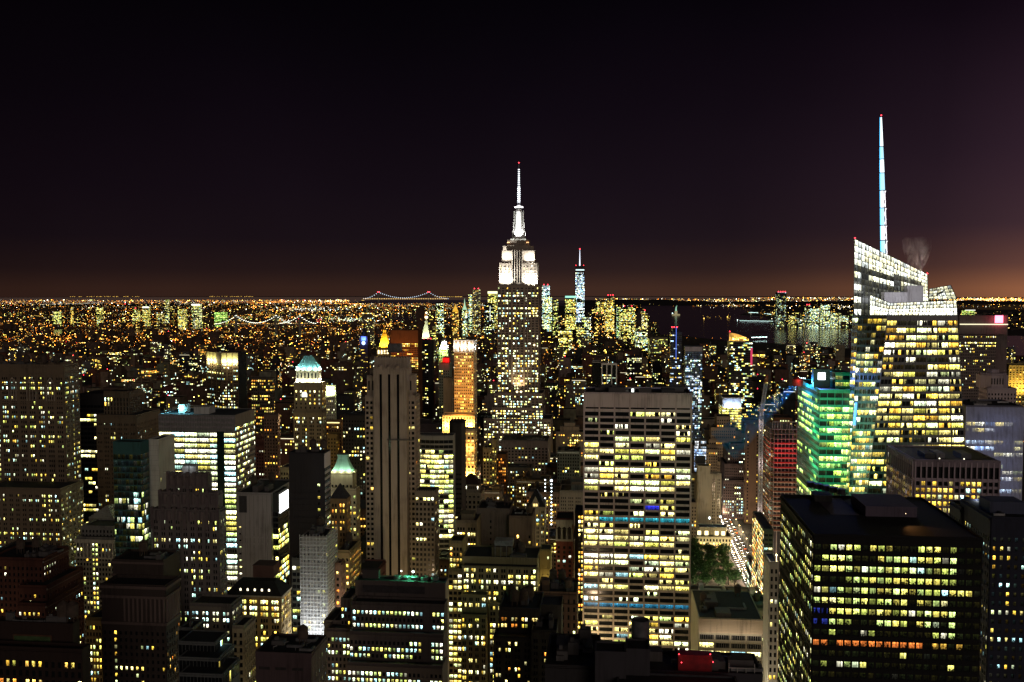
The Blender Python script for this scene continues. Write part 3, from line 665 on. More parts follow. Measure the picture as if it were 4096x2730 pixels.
B = Bld('apartment_block', 'narrow ochre block with paired yellow windows beside the green panelled building', 390, 470, wall=(.22, .16, .06))
t = B.tier(345, 406, 2478, dep=26); B.fac(t, faces='F', cols=5, dz=3.3, wx=.55, wz=.55, lit=.62, pal='YG', top=2.5, st=1.5); B.finish()

# ---- stepped glass at the bottom
B = Bld('office_block', 'stepped dark glass block with thin white mullions, bottom edge left of centre', 800, 400, wall=(.10, .11, .11), core=((.010, .012, .014), .15))
for a, b, y, Y, xb in ((714, 858, 2570, 406, 909), (716, 874, 2633, 398, 936), (719, 889, 2697, 390, 958)):
    t = B.tier(a, b, y, Y, xb=xb, rim=.3)
    B.fac(t, dx=1.55, dz=6.2, wx=.90, wz=.86, lit=.12, pal='GY', style='punch', top=.4, st=.7, d=.14, bot=t['z1'] - 7.5, fill=(.3, .8))
mb = MB(); t = B.tier(716, 770, 2520, 425, dep=12, reg=False); B.clutter(t, 1, 3); B.finish()

# ---- purple brown blank block
B = Bld('office_block', 'blank purple brown stone block with a bare black roof, bottom edge of the picture', 1133, 380, wall=(.075, .050, .054))
t = B.tier(1022, 1245, 2616, xb=1306, rim=.5)
mb = MB()
for k in range(6): x = t['x0'] + (t['x1'] - t['x0']) * (k + 1) / 7; mb.box(x - .03, x + .03, t['y0'] - .04, t['y0'], 60, t['z1'])
for k in range(3): x = B.pxx(t, 1035 + k * 66); mb.box(x, x + 4.6, t['y0'] - .05, t['y0'], t['z1'] - 6.8, t['z1'] - 5.6)
mb.build('joint', plain('joint_dark', (.03, .025, .025)), B.o)
q = B.quads(t, 'S')['R']; B.facade(*q, dx=4, dz=5, wx=.14, wz=.35, lit=.0, top=3, d=.06, only=lambda i, r, n, m: i > 0)
mb = MB()
for k in range(5): x = t['x0'] + 6 + k * 3.1; y = t['y0'] + 4 + (k % 3) * 5; mb.bar((x, y, t['z1']), (x, y, t['z1'] + 1.2), .12); mb.bar((x, y, t['z1'] + 1.2), (x + 1.5, y + .4, t['z1'] + 1.5), .12)
mb.build('vent_pipe', plain('galvanised', (.25, .25, .26), .5, .6), B.o); B.clutter(t, 3, 41); B.finish()

# ---- bottom centre setback tower with green roof fan
B = Bld('office_tower', 'broad setback building with rows of small white windows and a green lit roof fan', 1590, 450, wall=(.085, .068, .066))
tA = B.tier(1420, 1780, 2330, 468, xb=1792, rim=.5); tB = B.tier(1408, 1778, 2420, 458, xb=1790); tC = B.tier(1398, 1774, 2540, 452, xb=1788); tD = B.tier(1390, 1770, 2664, 446, xb=1786)
for q, rr in ((tB, [.95, .25, .95, .95]), (tC, [.35, .9, .9, .4]), (tD, [.4, .95, .9])):
    w = (q['x1'] - q['x0'])
    B.fac(q, faces='F', cols=22, dz=3.2, wx=.55, wz=.55, rows=rr, pal='CG', top=2.6, st=1.55, d=.3, rowv=.05, only=lambda i, r, n, m: i not in (17, 18))
mb = MB(); x0 = B.pxx(tA, 1450); x1 = B.pxx(tA, 1700); mb.box(x0, x1, tA['y0'] - .1, tA['y0'] + .05, tA['z1'] - 5.5, tA['z1'] - 1.8); mb.build('louvre_band', plain('louvre_dark', (.04, .035, .04), .5), B.o)
mb = MB(); mb.box(tA['x1'] + .02, tA['x1'] + .4, tA['y0'], tA['y1'], 40, tA['z1']); mb.build('lit_side_face', wallm((.42, .36, .26)), B.o)  # pale sheet, the light on this side put into its colour
fx = [1590, 1625, 1660, 1700, 1740]
for k, x_ in enumerate(fx):
    x = B.pxx(tA, x_ - 10); y = tA['y0'] + 6; mb = MB()
    mb.lathe(x, y, [(2.0, tA['z1'] - .2), (2.1, tA['z1'] + 1.3), (1.8, tA['z1'] + 1.5)], 20, cap=False)
    for j in range(5): a = j * math.pi / 5; mb.bar((x - 1.9 * math.cos(a), y - 1.9 * math.sin(a), tA['z1'] + 1.35), (x + 1.9 * math.cos(a), y + 1.9 * math.sin(a), tA['z1'] + 1.35), .1)
    mb.build('cooling_fan', plain('galvanised', (.25, .25, .26), .5, .6), B.o)
lx = B.pxx(tA, 1648); ly = tA['y0'] + 3; mb = MB(); mb.bar((lx, ly, tA['z1']), (lx, ly, tA['z1'] + 4.4), .1); mb.octa((lx, ly, tA['z1'] + 4.6), .75, (1, 1, 1, 1), 1)
mb.build('roof_lamp', [plain('steel', (.08, .08, .08), .5), plain('green_white_lamp', (.8, .9, .8), .5, 0, (.75, 1, .85), 8)], B.o)
light('POINT', 'roof_lamp_light', B.world(lx - 1.5, ly + 1.6, tA['z1'] + 4.0), 6000, (.12, 1, .42), size=.3)
lx = B.pxx(tA, 1585); mb = MB(); mb.octa((lx, tA['y0'] + 12, tA['z1'] + 2), .4, (1, 1, 1, 1)); mb.build('lamp_head', plain('white_lamp', (.8, .8, .8), .5, 0, (.9, 1, .9), 8), B.o)
B.mech(B.pxx(tA, 1440), B.pxx(tA, 1506), tA['y0'] + 8, tA['y1'] - 4, tA['z1'], 4); B.finish()
B = Bld('office_block', 'left wing with cool white windows joined to the building with the green roof fan', 1360, 470, wall=(.12, .095, .09), yvis=2730)
t = B.tier(1308, 1400, 2522, dep=30); B.fac(t, faces='F', cols=6, dz=3.3, wx=.52, wz=.55, lit=.6, pal='CG', top=3, st=1.5); t = B.tier(1364, 1402, 2402, 478, dep=20); B.fac(t, faces='F', cols=3, dz=3.4, wx=.5, wz=.5, lit=.5, pal='CY', top=3); B.finish()
B = Bld('low_building', 'pale stone sidewall block, right of the purple brown blank block', 1320, 480, wall=(.18, .15, .13))
t = B.tier(1296, 1372, 2490, dep=20); B.fac(t, faces='F', cols=5, dz=3.4, wx=.5, wz=.5, lit=.3, pal='YC', top=6); B.finish()

# ---- central dark tower with three black window strips
B = Bld('office_tower', 'tall grey stone art deco tower with three continuous black window strips, left of centre', 1561, 705, wall=(.36, .295, .235), yvis=2300)
t = B.tier(1494, 1626, 1474, dep=18, rim=.3); tw = [B.tier(1461, 1494, 1588, 712, dep=26), B.tier(1626, 1660, 1588, 712, xb=1678)]; tc_ = B.tier(1500, 1628, 1432, 708, dep=13, rim=.2)
mid = [B.tier(1468, 1500, 1508, 716, dep=16), B.tier(1622, 1650, 1508, 716, dep=16)]
xs = [1494, 1518, 1528, 1552, 1562, 1587, 1597, 1626]
mb = MB()
for i in range(0, 8, 2): strip(B, B.w, t, xs[i], xs[i + 1], 0, t['z1'] - 1 + (0), .8)
for i in (1, 3, 5):
    strip(B, mb, t, xs[i], xs[i + 1], 0, zpx(1498, 705), .1); x0, x1 = B.pxx(t, xs[i] - 3), B.pxx(t, xs[i + 1] + 3)
    B.w.box(x0, x1, t['y0'] - 1.1, t['y0'], zpx(1498, 705), zpx(1468, 705)); B.w.lathe((x0 + x1) / 2, t['y0'] - .3, [(1.5, zpx(1468, 705)), (1.2, zpx(1462, 705)), (.3, zpx(1458, 705))], 8)
mb.build('window_strip', plain('black_glass', (.006, .006, .007), .2), B.o)
for q in tw: B.fac(q, dx=2.7, dz=3.8, wx=.62, wz=.55, lit=.10, pal='YO', top=2.5, st=1.5, rowv=.12, d=.3)
for q in mid: B.fac(q, faces='F', dx=2.7, dz=9, wx=.4, wz=.8, lit=0, top=2, bot=q['z1'] - 12)
n = 13
for k in range(n): x = tc_['x0'] + (tc_['x1'] - tc_['x0']) * k / (n - 1); B.w.box(x - .45, x + .45, tc_['y0'] - .6, tc_['y0'], zpx(1474, 708), tc_['z1'] + .8)
mb = MB(); x0, x1 = B.pxx(tc_, 1548), B.pxx(tc_, 1598); mb.box(x0, x1, tc_['y0'] + 3, tc_['y0'] + 9, tc_['z1'] + 4.2, zpx(1376, 712)); mb.box(x0 - 3, x1 + 2, tc_['y0'] + 2, tc_['y0'] + 10, tc_['z1'] + 3.7, tc_['z1'] + 4.1)
for x in (x0 - 2.5, x0 + 2, x1 - 1, x1 + 1.6): mb.bar((x, tc_['y0'] + 3, tc_['z1'] - 1), (x, tc_['y0'] + 3, tc_['z1'] + 4), .16)
for k in range(5): x = x0 + (x1 - x0) * k / 4; mb.box(x - .15, x + .15, tc_['y0'] + 2.8, tc_['y0'] + 3, tc_['z1'] + 4.1, zpx(1376, 712))
mb.build('roof_plant', plain('plant_steel', (.14, .14, .15), .5, .2), B.o)
mb = MB(); x0, x1 = B.pxx(t, 1548), B.pxx(t, 1656); z = zpx(1760, 705); mb.box(x0, x1, t['y0'] - 2.2, t['y0'] - .75, z, z + .5); mb.bar((x0, t['y0'] - 2.1, z + 1.3), (x1, t['y0'] - 2.1, z + 1.3), .06)
mb.build('window_cradle', plain('steel', (.08, .08, .08), .5), B.o)
B.finish()
B = Bld('office_block', 'lower grey stone wing with fluted top at the right foot of the dark strip tower', 1700, 690, wall=(.235, .20, .17), yvis=2300)
t = B.tier(1661, 1738, 1968, xb=1754, rim=.5); B.fac(t, dx=2.9, dz=3.7, wx=.6, wz=.55, lit=.2, pal='YW', top=3.5, st=1.6)
for k in range(12): x = t['x0'] + (t['x1'] - t['x0']) * k / 11; B.w.box(x - .25, x + .25, t['y0'] - .75, t['y0'] - .3, t['z1'] - 3.2, t['z1'] + 1.4)
B.finish()

# ---- curved bright banded block
B = Bld('office_block', 'curved glass block striped with blazing white floors, right of the dark strip tower', 1745, 790, wall=(.22, .21, .19), yvis=2260)
t = B.tier(1668, 1812, 1742, dep=12, rim=.3)
cols_ = 8; pts = []
for k in range(cols_ + 1):
    u = k / cols_; x = t['x0'] + (t['x1'] - t['x0']) * u; pts.append((x, t['y0'] - 3.6 * math.sin(math.pi * (.15 + .75 * u)) + 1.0))
for k in range(cols_):
    a, b = pts[k], pts[k + 1]; nn = Vector((b[1] - a[1], -(b[0] - a[0]), 0)).normalized()
    B.w.quad([(*a, 0), (*b, 0), (*b, t['z1']), (*a, t['z1'])])
    B.facade([Vector((*a, 0)), Vector((*b, 0)), Vector((*b, t['z1'])), Vector((*a, t['z1']))], nn, dx=8, dz=4.15, wx=.97, wz=.66, lit=.9, rows=[.0, .1, .5, .95, .95, .8, .85, .95, 1, .9, .7, .8, .85, .7, .9, .8, .95, .5, .4, .7], pal='GW', style='band', d=.22, top=3, st=2.2, fill=(.5, 1.1))
for k in range(cols_):
    a, b = pts[k], pts[k + 1]; B.roof.quad([(*a, t['z1']), (*b, t['z1']), (b[0], t['y1'], t['z1']), (a[0], t['y1'], t['z1'])])
B.finish()
B = Bld('office_tower', 'black narrow tower between the curved white block and the orange tower', 1846, 800, wall=(.03, .026, .022), yvis=2200)
t = B.tier(1812, 1846, 1700, 802, dep=25); t2 = B.tier(1797, 1846, 1690, 830, dep=14); B.fac(t, faces='F', dx=2.6, dz=4.1, wx=.9, wz=.4, lit=.12, pal='YW', top=40, st=1.2, d=.15); B.finish()

# ---- orange floodlit tower
B = Bld('apartment_tower', 'slim tower glowing orange with a white floodlit crown, left of the tallest spire', 1856, 1000, wall=(.50, .40, .26), yvis=1920)
t = B.tier(1817, 1893, 1408, xb=1905, rim=0, top=False); t2 = B.tier(1817, 1893, 1366, 1001, xb=1905, rim=.3)
B.fac(t, dx=1.95, dz=3.15, wx=.62, wz=.5, lit=.4, pal='YYO', top=1, st=1.3, d=.6, bot=zpx(1650, 1000))
mb = MB(); q = t2
for k in range(6):
    x = q['x0'] + (q['x1'] - q['x0']) * k / 5; mb.box(x - .75, x + .75, q['y0'] - 1.1, q['y0'], zpx(1408, 1000), q['z1'] + .4)
for k in range(3): y = q['y0'] + (q['y1'] - q['y0']) * (k + .2) / 2.4; mb.box(q['x1'], q['x1'] + 1, y - .7, y + .7, zpx(1408, 1000), q['z1'] + .4)
mb.box(q['x0'] - .8, q['x1'] + .8, q['y0'] - 1.2, q['y0'] + .2, q['z1'] + .4, q['z1'] + 1.2); mb.build('crown_fin', wallm((.75, .73, .7)), B.o)
t3 = B.tier(1770, 1898, 1662, 985, xb=1906); t4 = B.tier(1853, 1898, 1722, 940, xb=1906)
B.fac(t3, dx=3, dz=3.3, wx=.45, wz=.55, lit=.35, pal='O', top=1.2, st=1.3, d=.3); B.fac(t4, dx=3.2, dz=3.6, wx=.6, wz=.62, lit=.75, pal='YO', top=2, st=1.3, d=.5)
for k in range(3):
    x = t['x0'] + (t['x1'] - t['x0']) * (k + .5) / 3
    light('SPOT', 'orange_floodlight', B.world(x, t['y0'] - 9, zpx(1664, 990)), 270000, (1, .40, .05), target=B.world(x, t['y0'], zpx(1500, 1000)), size=.6, angle=70)
    light('POINT', 'crown_floodlight', B.world(x, t['y0'] - 1.8, zpx(1386, 1000)), 2300, (1, .97, .9), size=.4)
light('POINT', 'crown_floodlight', B.world(t['x1'] + 2, t['y0'] + 5, zpx(1388, 1000)), 2600, (1, .98, .95), size=.4)
light('AREA', 'orange_floodlight', B.world((t['x0'] + t['x1']) / 2, t['y0'] - 30, zpx(1560, 985)), 12000, (1, .40, .05), target=B.world((t['x0'] + t['x1']) / 2, t['y0'], zpx(1520, 1000)), size=16, size_y=60)  # broad unseen panel added before the front to turn it orange
for k in range(4): x = t3['x0'] + (t3['x1'] - t3['x0']) * (k + .5) / 4; light('POINT', 'orange_floodlight', B.world(x, t3['y0'] - 4, zpx(1706, 980)), 20000, (1, .58, .14), size=.5)
for k in range(3): light('POINT', 'orange_floodlight', B.world(t4['x0'] + 3 + 4 * k, t4['y0'] - 4, zpx(1905, 930)), 9000, (1, .5, .12), size=.5)
for k in range(2): light('POINT', 'orange_floodlight', B.world(t4['x0'] + 3 + 5 * k, t4['y0'] - 4, zpx(1800, 930)), 4000, (1, .5, .12), size=.5)
B.finish()
B = Bld('apartment_tower', 'plain grey tower with a blank windowless wall, just left of the orange tower', 1790, 1060, wall=(.27, .255, .21), yvis=1680)
t = B.tier(1773, 1806, 1516, xb=1812); q = B.quads(t, 'S')['R']; B.facade(*q, dx=3, dz=3.2, wx=.4, wz=.5, lit=.15, pal='YW', top=3); B.finish()

# ---- the tallest tower with its floodlit crown and mast
EY = 1310
B = Bld('skyscraper', 'tallest stone skyscraper with a white floodlit stepped crown and a lit needle mast', 2073, EY, wall=(.24, .195, .165), yvis=1830, maxwin=100)
kw = dict(dx=2.55, dz=3.42, wx=.74, wz=.56, pal='WWCY', st=2.3, d=.35, grp=2, gap=1.7)
b1 = B.tier(1935, 2204, 1678, 1284, dep=50); B.fac(b1, lit=.6, faces='F', top=2.5, **kw)
b2 = B.tier(1967, 2172, 1634, 1291, dep=50); B.fac(b2, lit=.72, faces='F', top=2.5, **kw)
b3 = B.tier(1976, 2170, 1576, 1298, dep=50); B.fac(b3, lit=.45, faces='F', top=2.5, bot=zpx(1634, 1298), **kw)
sh = B.tier(1990, 2155, 1142, EY, dep=42, rim=.4)
B.fac(sh, faces='F', rows=[.35, .1, .5, .3, .1, .15, .1, .1, .65, .25, .85, .45, .5, .2, .05, .15, .35, .2, .05, .3, .25, .05, .4, .35, .2, .55, .5, .7, .3, .5, .65, .7, .25, .5, .5, .4, .7, .7], lit=.4, rowv=.1, top=2.5, bot=zpx(1580, EY), **kw)
for q in (sh,):
    for px0, px1 in ((2043, 2050), (2094, 2101)): strip(B, B.w, q, px0, px1, 0, q['z1'], 1.6)
cr = B.tier(1997, 2148, 1052, 1313, dep=36, rim=.5, top=True); B.fac(cr, faces='F', lit=.35, rowv=.2, top=3, bot=zpx(1126, 1313), dx=2.6, dz=3.7, wx=.6, wz=.62, pal='WYC', st=1.4, d=.7, grp=2, gap=2.4)
c2 = B.tier(2008, 2138, 1006, 1317, dep=30, rim=.8); c3 = B.tier(2026, 2120, 984, 1321, dep=24, rim=.6); c4 = B.tier(2028, 2116, 962, 1323, dep=22, rim=.4)
for a, b in ((2012, 2026), (2120, 2134)): q = B.tier(a, b, 986, 1319, dep=6, rim=.4, reg=False)
mb = MB()
for i, px0 in enumerate((2052, 2062, 2072, 2082)): strip(B, mb, c2, px0, px0 + 6, zpx(1132, 1317), c2['z1'] - 2, 5.2, 0)
mb.build('dark_window_strip', plain('black_glass', (.006, .006, .007), .2), B.o)  # dark windows, also standing in for the darker centre recess
for px0 in (2048, 2058, 2068, 2078, 2088): strip(B, B.w, c2, px0, px0 + 4, zpx(1138, 1317), c2['z1'] + 1.5, 5.9)
mx = B.pxx(c4, 2073); my = c4['y0'] + 9
mast = MB(); zb = c4['z1']; m_ = lambda py: zpx(py, 1330)
mast.lathe(mx, my, [(15, zb), (15, zb + 2.2), (11.5, zb + 2.4), (11.5, zb + 4.6), (9.5, zb + 4.8)], 4, rot=math.pi / 4)
mast.lathe(mx, my, [(8.2, zb + 4.8), (6.6, m_(915)), (5.4, m_(880)), (4.9, m_(848)), (4.2, m_(846)), (3.9, m_(840)), (2.2, m_(836))], 8, rot=math.pi / 8)
for sx_ in (-1, 1):
    for k, (w, za, zc) in enumerate(((8.6, zb + 4, m_(925)), (7.3, m_(930), m_(890)), (6.2, m_(895), m_(845)))): mast.box(mx + sx_ * w - .5, mx + sx_ * w + .5, my - 2.5, my + 1.5, za, zc)
ms = mast.build('mast', wallm((.62, .62, .60)), B.o)
gl = MB()
for px_ in (-2.9, 0, 2.9): gl.quad([(mx + px_ * .9 - .95, my - 8.1, zb + 5.5), (mx + px_ * .9 + .95, my - 8.1, zb + 5.5), (mx + px_ * .5 + .7, my - 5.0, m_(849)), (mx + px_ * .5 - .7, my - 5.0, m_(849))])
gl.build('mast_glazing', plain('mast_light', (.8, .8, .8), .4, 0, (1, 1, 1), 2.4), ms)
an = MB(); an.lathe(mx, my, [(2.2, m_(836)), (5.2, m_(832)), (5.2, m_(829)), (2, m_(825)), (1.6, m_(770)), (1.1, m_(745)), (.9, m_(700)), (.5, m_(672)), (.18, m_(652))], 8, cap=False)
o = an.build('antenna', plain('antenna_steel', (.35, .36, .4), .4, .4), B.o)
for k in range(17):
    py = 815 - k * 8.4; r = 1.9 if k < 8 else 1.45 - .045 * (k - 8); lm = MB(); z0 = m_(py); h = 1.7 if k < 8 else 1.2
    lm.lathe(mx, my, [(r, z0), (r, z0 + h)], 8); lm.build('antenna_lamp', plain('antenna_light', (.8, .8, .8), .4, 0, (.86, .92, 1), 2.6), o)
lm = MB(); lm.lathe(mx, my, [(3, m_(833)), (5.8, m_(831)), (5.8, m_(828)), (2.5, m_(825))], 12); lm.build('beacon_ring', plain('beacon_light', (.8, .8, .8), .4, 0, (1, .97, 1), 6), o)
lm = MB(); lm.octa((mx, my, m_(651)), .95, (1, 1, 1, 1)); lm.build('warning_lamp', plain('red_lamp', (.8, .1, .1), .4, 0, (1, .04, .06), 6), o)
for px_ in (2031, 2036, 2108, 2113): lm = MB(); lm.octa((B.pxx(c4, px_), c4['y0'] - 1.2, c4['z1'] - 3), .8, (1, 1, 1, 1)); lm.build('deck_lamp', plain('deck_lamp', (.8, .5, .3), .4, 0, (1, .5, .2), 3), B.o)
W_ = (.97, 1, .90)
for px_, Y_, py, e in ((2012, 1305, 1143, 160000), (2032, 1305, 1143, 160000), (2112, 1305, 1143, 160000), (2134, 1305, 1143, 160000), (2073, 1305, 1143, 9000), (2018, 1309, 1052, 50000), (2034, 1309, 1052, 50000), (2112, 1309, 1052, 50000), (2130, 1309, 1052, 50000)):
    p = pt(px_, py, Y_); light('SPOT', 'crown_floodlight', p, e, W_, target=p + Vector((0, 6.0, 14)), size=.8, angle=115, blend=1)
p = pt(2162, 1143, 1318); light('SPOT', 'crown_floodlight', p, 75000, W_, target=p + Vector((-6, 2, 14)), size=.8, angle=110, blend=1)
for dx_, dy_ in ((-7, -10), (0, -12), (7, -10), (12, 0)): p = B.world(mx + dx_, my + dy_, zb + 4.9); light('SPOT', 'mast_floodlight', p, 17000, (1, 1, .97), target=B.world(mx, my, zb + 26), size=.4, angle=80, blend=1)
for px_, py in ((2068, 1568), (2084, 1568)):
    lm = MB(); p = pt(px_, py, EY - 8); lx, ly = B.local(p); lm.octa((lx, ly, p.z), 1.7, (1, 1, 1, 1)); lm.build('setback_lamp', plain('gold_lamp', (.8, .6, .4), .4, 0, (1, .8, .42), 4), B.o)
    light('SPOT', 'setback_floodlight', p + Vector((0, -1, 2)), 25000, (1, .75, .4), target=p + Vector((0, 5, 14)), size=.4, angle=80)
lm = MB(); p = pt(2137, 1381, EY - 3); lx, ly = B.local(p); lm.octa((lx, ly, p.z), 1.5, (1, 1, 1, 1)); lm.build('facade_lamp', plain('gold_lamp', (.8, .6, .4), .4, 0, (1, .8, .42), 4), B.o)
B.finish()

# ---- middle of the picture: low rooftops and stone blocks in front of the tallest tower
B = Bld('office_block', 'stone block with a steep dark hipped roof and a row of lit attic windows', 1880, 830, wall=(.27, .23, .17), yvis=2130)
t = B.tier(1838, 1922, 1972, xb=1936, top=False); B.fac(t, dx=3.4, dz=4.2, wx=.55, wz=.6, lit=.06, rows=[.0, .0, .1, .0], pal='YW', top=2, st=1.4, d=.45)
t2 = B.tier(1845, 1915, 1938, 833, dep=14, rim=0, top=False); B.fac(t2, faces='F', dx=1.7, dz=5, wx=.62, wz=.55, lit=.95, pal='W', top=.5, st=2.2, bot=t['z1'], d=.3)
mb = MB(); cs = [(t2['x0'] - 1, t2['y0'] - 1, t2['z1']), (t2['x1'] + 1, t2['y0'] - 1, t2['z1']), (t2['x1'] + 1, t2['y1'] + 1, t2['z1']), (t2['x0'] - 1, t2['y1'] + 1, t2['z1'])]
r0, r1 = (cs[0][0] * .55 + cs[1][0] * .45, t2['y0'] + 7, zpx(1896, 836)), (cs[0][0] * .45 + cs[1][0] * .55, t2['y0'] + 7, zpx(1896, 836))
mb.quad([cs[0], cs[1], r1, r0]); mb.quad([cs[1], cs[2], r1]); mb.quad([cs[2], cs[3], r0, r1]); mb.quad([cs[3], cs[0], r0]); mb.build('hipped_roof', plain('slate_brown', (.05, .03, .025), .7), B.o)
for z in (t['z1'] - .5, t['z1'] - 5, t['z1'] - 17): B.w.box(t['x0'] - .7, t['x1'] + .7, t['y0'] - .8, t['y0'], z, z + .8)
B.finish()
B = Bld('apartment_block', 'yellow stone block with a stair tower on its right, before the tallest tower', 1962, 1000, wall=(.36, .30, .15), yvis=1900)
t = B.tier(1932, 1970, 1795, dep=20); t2 = B.tier(1968, 1986, 1762, 1002, dep=16); B.fac(t, faces='F', dx=2.9, dz=3.5, wx=.5, wz=.65, lit=.35, pal='YG', top=3.5, st=1.3); B.fac(t2, faces='F', dx=2.6, dz=3.5, wx=.4, wz=.5, lit=.45, pal='Y', top=7, st=1.3); B.finish()
B = Bld('low_building', 'rust red block with rows of small orange windows beside the yellow stone block', 2004, 1005, wall=(.17, .075, .03), yvis=1890)
t = B.tier(1986, 2024, 1822, dep=20); B.fac(t, faces='F', dx=2, dz=3.2, wx=.5, wz=.55, lit=.3, pal='O', top=3, st=1.2); B.finish()
B = Bld('low_building', 'long dark roof with ducts directly below the tallest tower', 2100, 1140, wall=(.14, .12, .11), yvis=1880)
t = B.tier(2004, 2192, 1766, dep=45); B.fac(t, faces='F', dx=4, dz=3.6, wx=.5, wz=.5, lit=.10, pal='CY', top=7, st=1.2); B.clutter(t, 7, 51); B.finish()
B = Bld('office_block', 'grey-brown block with a broad blank wall, left of the gabled stone building', 1960, 640, wall=(.15, .125, .105), yvis=2290)
t = B.tier(1908, 2040, 2040, dep=24); B.fac(t, faces='F', cols=6, dz=4.0, wx=.28, wz=.45, lit=.25, pal='YC', top=6, st=1.3, only=lambda i, r, n, m: i in (0, 2)); B.clutter(t, 3, 61); B.finish()
B = Bld('office_block', 'tan block with paired windows and a dark stepped roof, right of the curved white block', 1862, 620, wall=(.19, .155, .105), yvis=2280)
t = B.tier(1823, 1908, 2088, dep=24); B.fac(t, faces='F', dx=2.2, dz=3.5, wx=.7, wz=.6, lit=.42, pal='YW', grp=3, gap=1.6, top=3, st=1.7, rowv=.3); B.mech(t['x0'] + 3, t['x0'] + 11, t['y0'] + 4, t['y0'] + 14, t['z1'], 4); B.finish()
B = Bld('low_building', 'dark tan block with one bright window column under a black roof slab', 2085, 630, wall=(.17, .13, .10), yvis=2270)
t = B.tier(2036, 2130, 2070, dep=24); B.fac(t, faces='F', cols=4, dz=4, wx=.32, wz=.5, lit=.6, pal='YO', top=11, st=1.7, only=lambda i, r, n, m: i in (1, 3)); B.clutter(t, 2, 64); B.finish()
B = Bld('office_block', 'ornate cream building with a pointed gable and steep dark roof, before the string of lamps', 2142, 760, wall=(.42, .37, .26), yvis=2180)
t = B.tier(2104, 2180, 2028, dep=20, top=False); B.fac(t, faces='F', dx=1.9, dz=3.3, wx=.55, wz=.6, lit=.3, pal='YC', top=2.5, st=1.4, grp=2, gap=1.5, rows=[.05, .05, .7, .2, .2, .3])
mb = MB(); xa, xb_ = B.pxx(t, 2128), B.pxx(t, 2156); mb.quad([(xa, t['y0'] - .7, t['z1'] - 6), (xb_, t['y0'] - .7, t['z1'] - 6), (xb_, t['y0'] - .7, t['z1'] + 3), ((xa + xb_) / 2, t['y0'] - .7, zpx(1985, 760)), (xa, t['y0'] - .7, t['z1'] + 3)])
mb.box(xa, xb_, t['y0'] - .69, t['y0'] + 2, t['z1'] - 6, t['z1'] + 2.9)
mb.build('gable', wallm((.45, .40, .30)), B.o)
for k in (0, 1): mb = MB(); x = (xa + xb_) / 2 - 1.7 + k * 1.9; mb.quad([(x, t['y0'] - .74, t['z1'] + .5), (x + 1.5, t['y0'] - .74, t['z1'] + .5), (x + 1.5, t['y0'] - .74, t['z1'] + 2.6), (x, t['y0'] - .74, t['z1'] + 2.6)]); mb.build('gable_window', plain('gable_light', (.8, .7, .4), .5, 0, (1, .72, .25), 1.6), B.o)
mb = MB(); ap = ((t['x0'] + t['x1']) / 2, t['y0'] + 9, zpx(1955, 765)); cs = [(t['x0'], t['y0'], t['z1']), (t['x1'], t['y0'], t['z1']), (t['x1'], t['y1'], t['z1']), (t['x0'], t['y1'], t['z1'])]
for k in range(4): mb.quad([cs[k], cs[(k + 1) % 4], ap])
mb.build('steep_roof', plain('slate', (.035, .035, .04), .7), B.o); B.finish()
# string of construction lamps on a hoist
H = empty('construction_hoist', (0, 0, 0)); tag(H, 'vertical hoist mast strung with brilliant white lamps between dark roofs', 'hoist')
p = pt(2200, 2120, 790); mb = MB(); z1 = zpx(1918, 790); X = pt(2200, 1920, 790).x
for k in range(4): sx_, sy_ = (k % 2) * 1.6, (k // 2) * 1.6; mb.bar((X + sx_, p.y + sy_, 0), (X + sx_, p.y + sy_, z1), .12)
for k in range(26): z = z1 - k * 2.0; mb.bar((X, p.y, z), (X + 1.6, p.y, z - 2), .07); mb.bar((X + 1.6, p.y, z), (X, p.y + 1.6, z - 2), .07)
mb.build('mast', plain('galvanised', (.25, .25, .26), .5, .6), H)
for k in range(13):
    for j in (0, 1):
        if j == 0 and k in (4, 9): continue
        lm = MB(); lm.octa((X - .4 - (3.6 if j == 0 else 0) + (1.6 if j else 0), p.y - .6, z1 - .5 - k * 3.05 - .5 * j), .62 if k or not j else 1.1, (1, 1, 1, 1)); lm.build('lamp', plain('work_lamp', (.8, .8, .8), .4, 0, (.85, .97, 1), 7), H)
B = Bld('office_block', 'narrow red brick building with a white arched loggia, left of the broad slab', 2257, 690, wall=(.24, .075, .05), yvis=2240)
t = B.tier(2224, 2291, 2078, dep=22, rim=.5); B.fac(t, faces='F', dx=3.6, dz=3.4, wx=.42, wz=.55, lit=.04, pal='W', top=19, st=1.2, d=.3)
mb = MB(); mb.box(t['x0'] - .4, t['x1'] + .4, t['y0'] - 1.1, t['y0'], t['z1'] - 3.4, t['z1'] - .3); mb.box(t['x0'] - .2, t['x1'] + .2, t['y0'] - .9, t['y0'], t['z1'] - 16, t['z1'] - 14.6)
for k in range(4): x = t['x0'] + .5 + (t['x1'] - t['x0'] - 1) * k / 3; mb.lathe(x, t['y0'] - .5, [(.75, t['z1'] - 14.6), (.6, t['z1'] - 8), (.7, t['z1'] - 7.2)], 8)
for k in range(3):
    xa = t['x0'] + .5 + (t['x1'] - t['x0'] - 1) * k / 3; w = (t['x1'] - t['x0'] - 1) / 3
    for j in range(6):
        f = lambda u: t['z1'] - 7.3 + 2.0 * math.sin(math.pi * u); u0, u1 = j / 6, (j + 1) / 6
        mb.slab([(xa + w * u0, t['y0'], f(u0)), (xa + w * u1, t['y0'], f(u1)), (xa + w * u1, t['y0'], t['z1'] - 3.4), (xa + w * u0, t['y0'], t['z1'] - 3.4)], Vector((0, -1, 0)), .6)
mb.build('loggia', wallm((.52, .50, .42)), B.o)
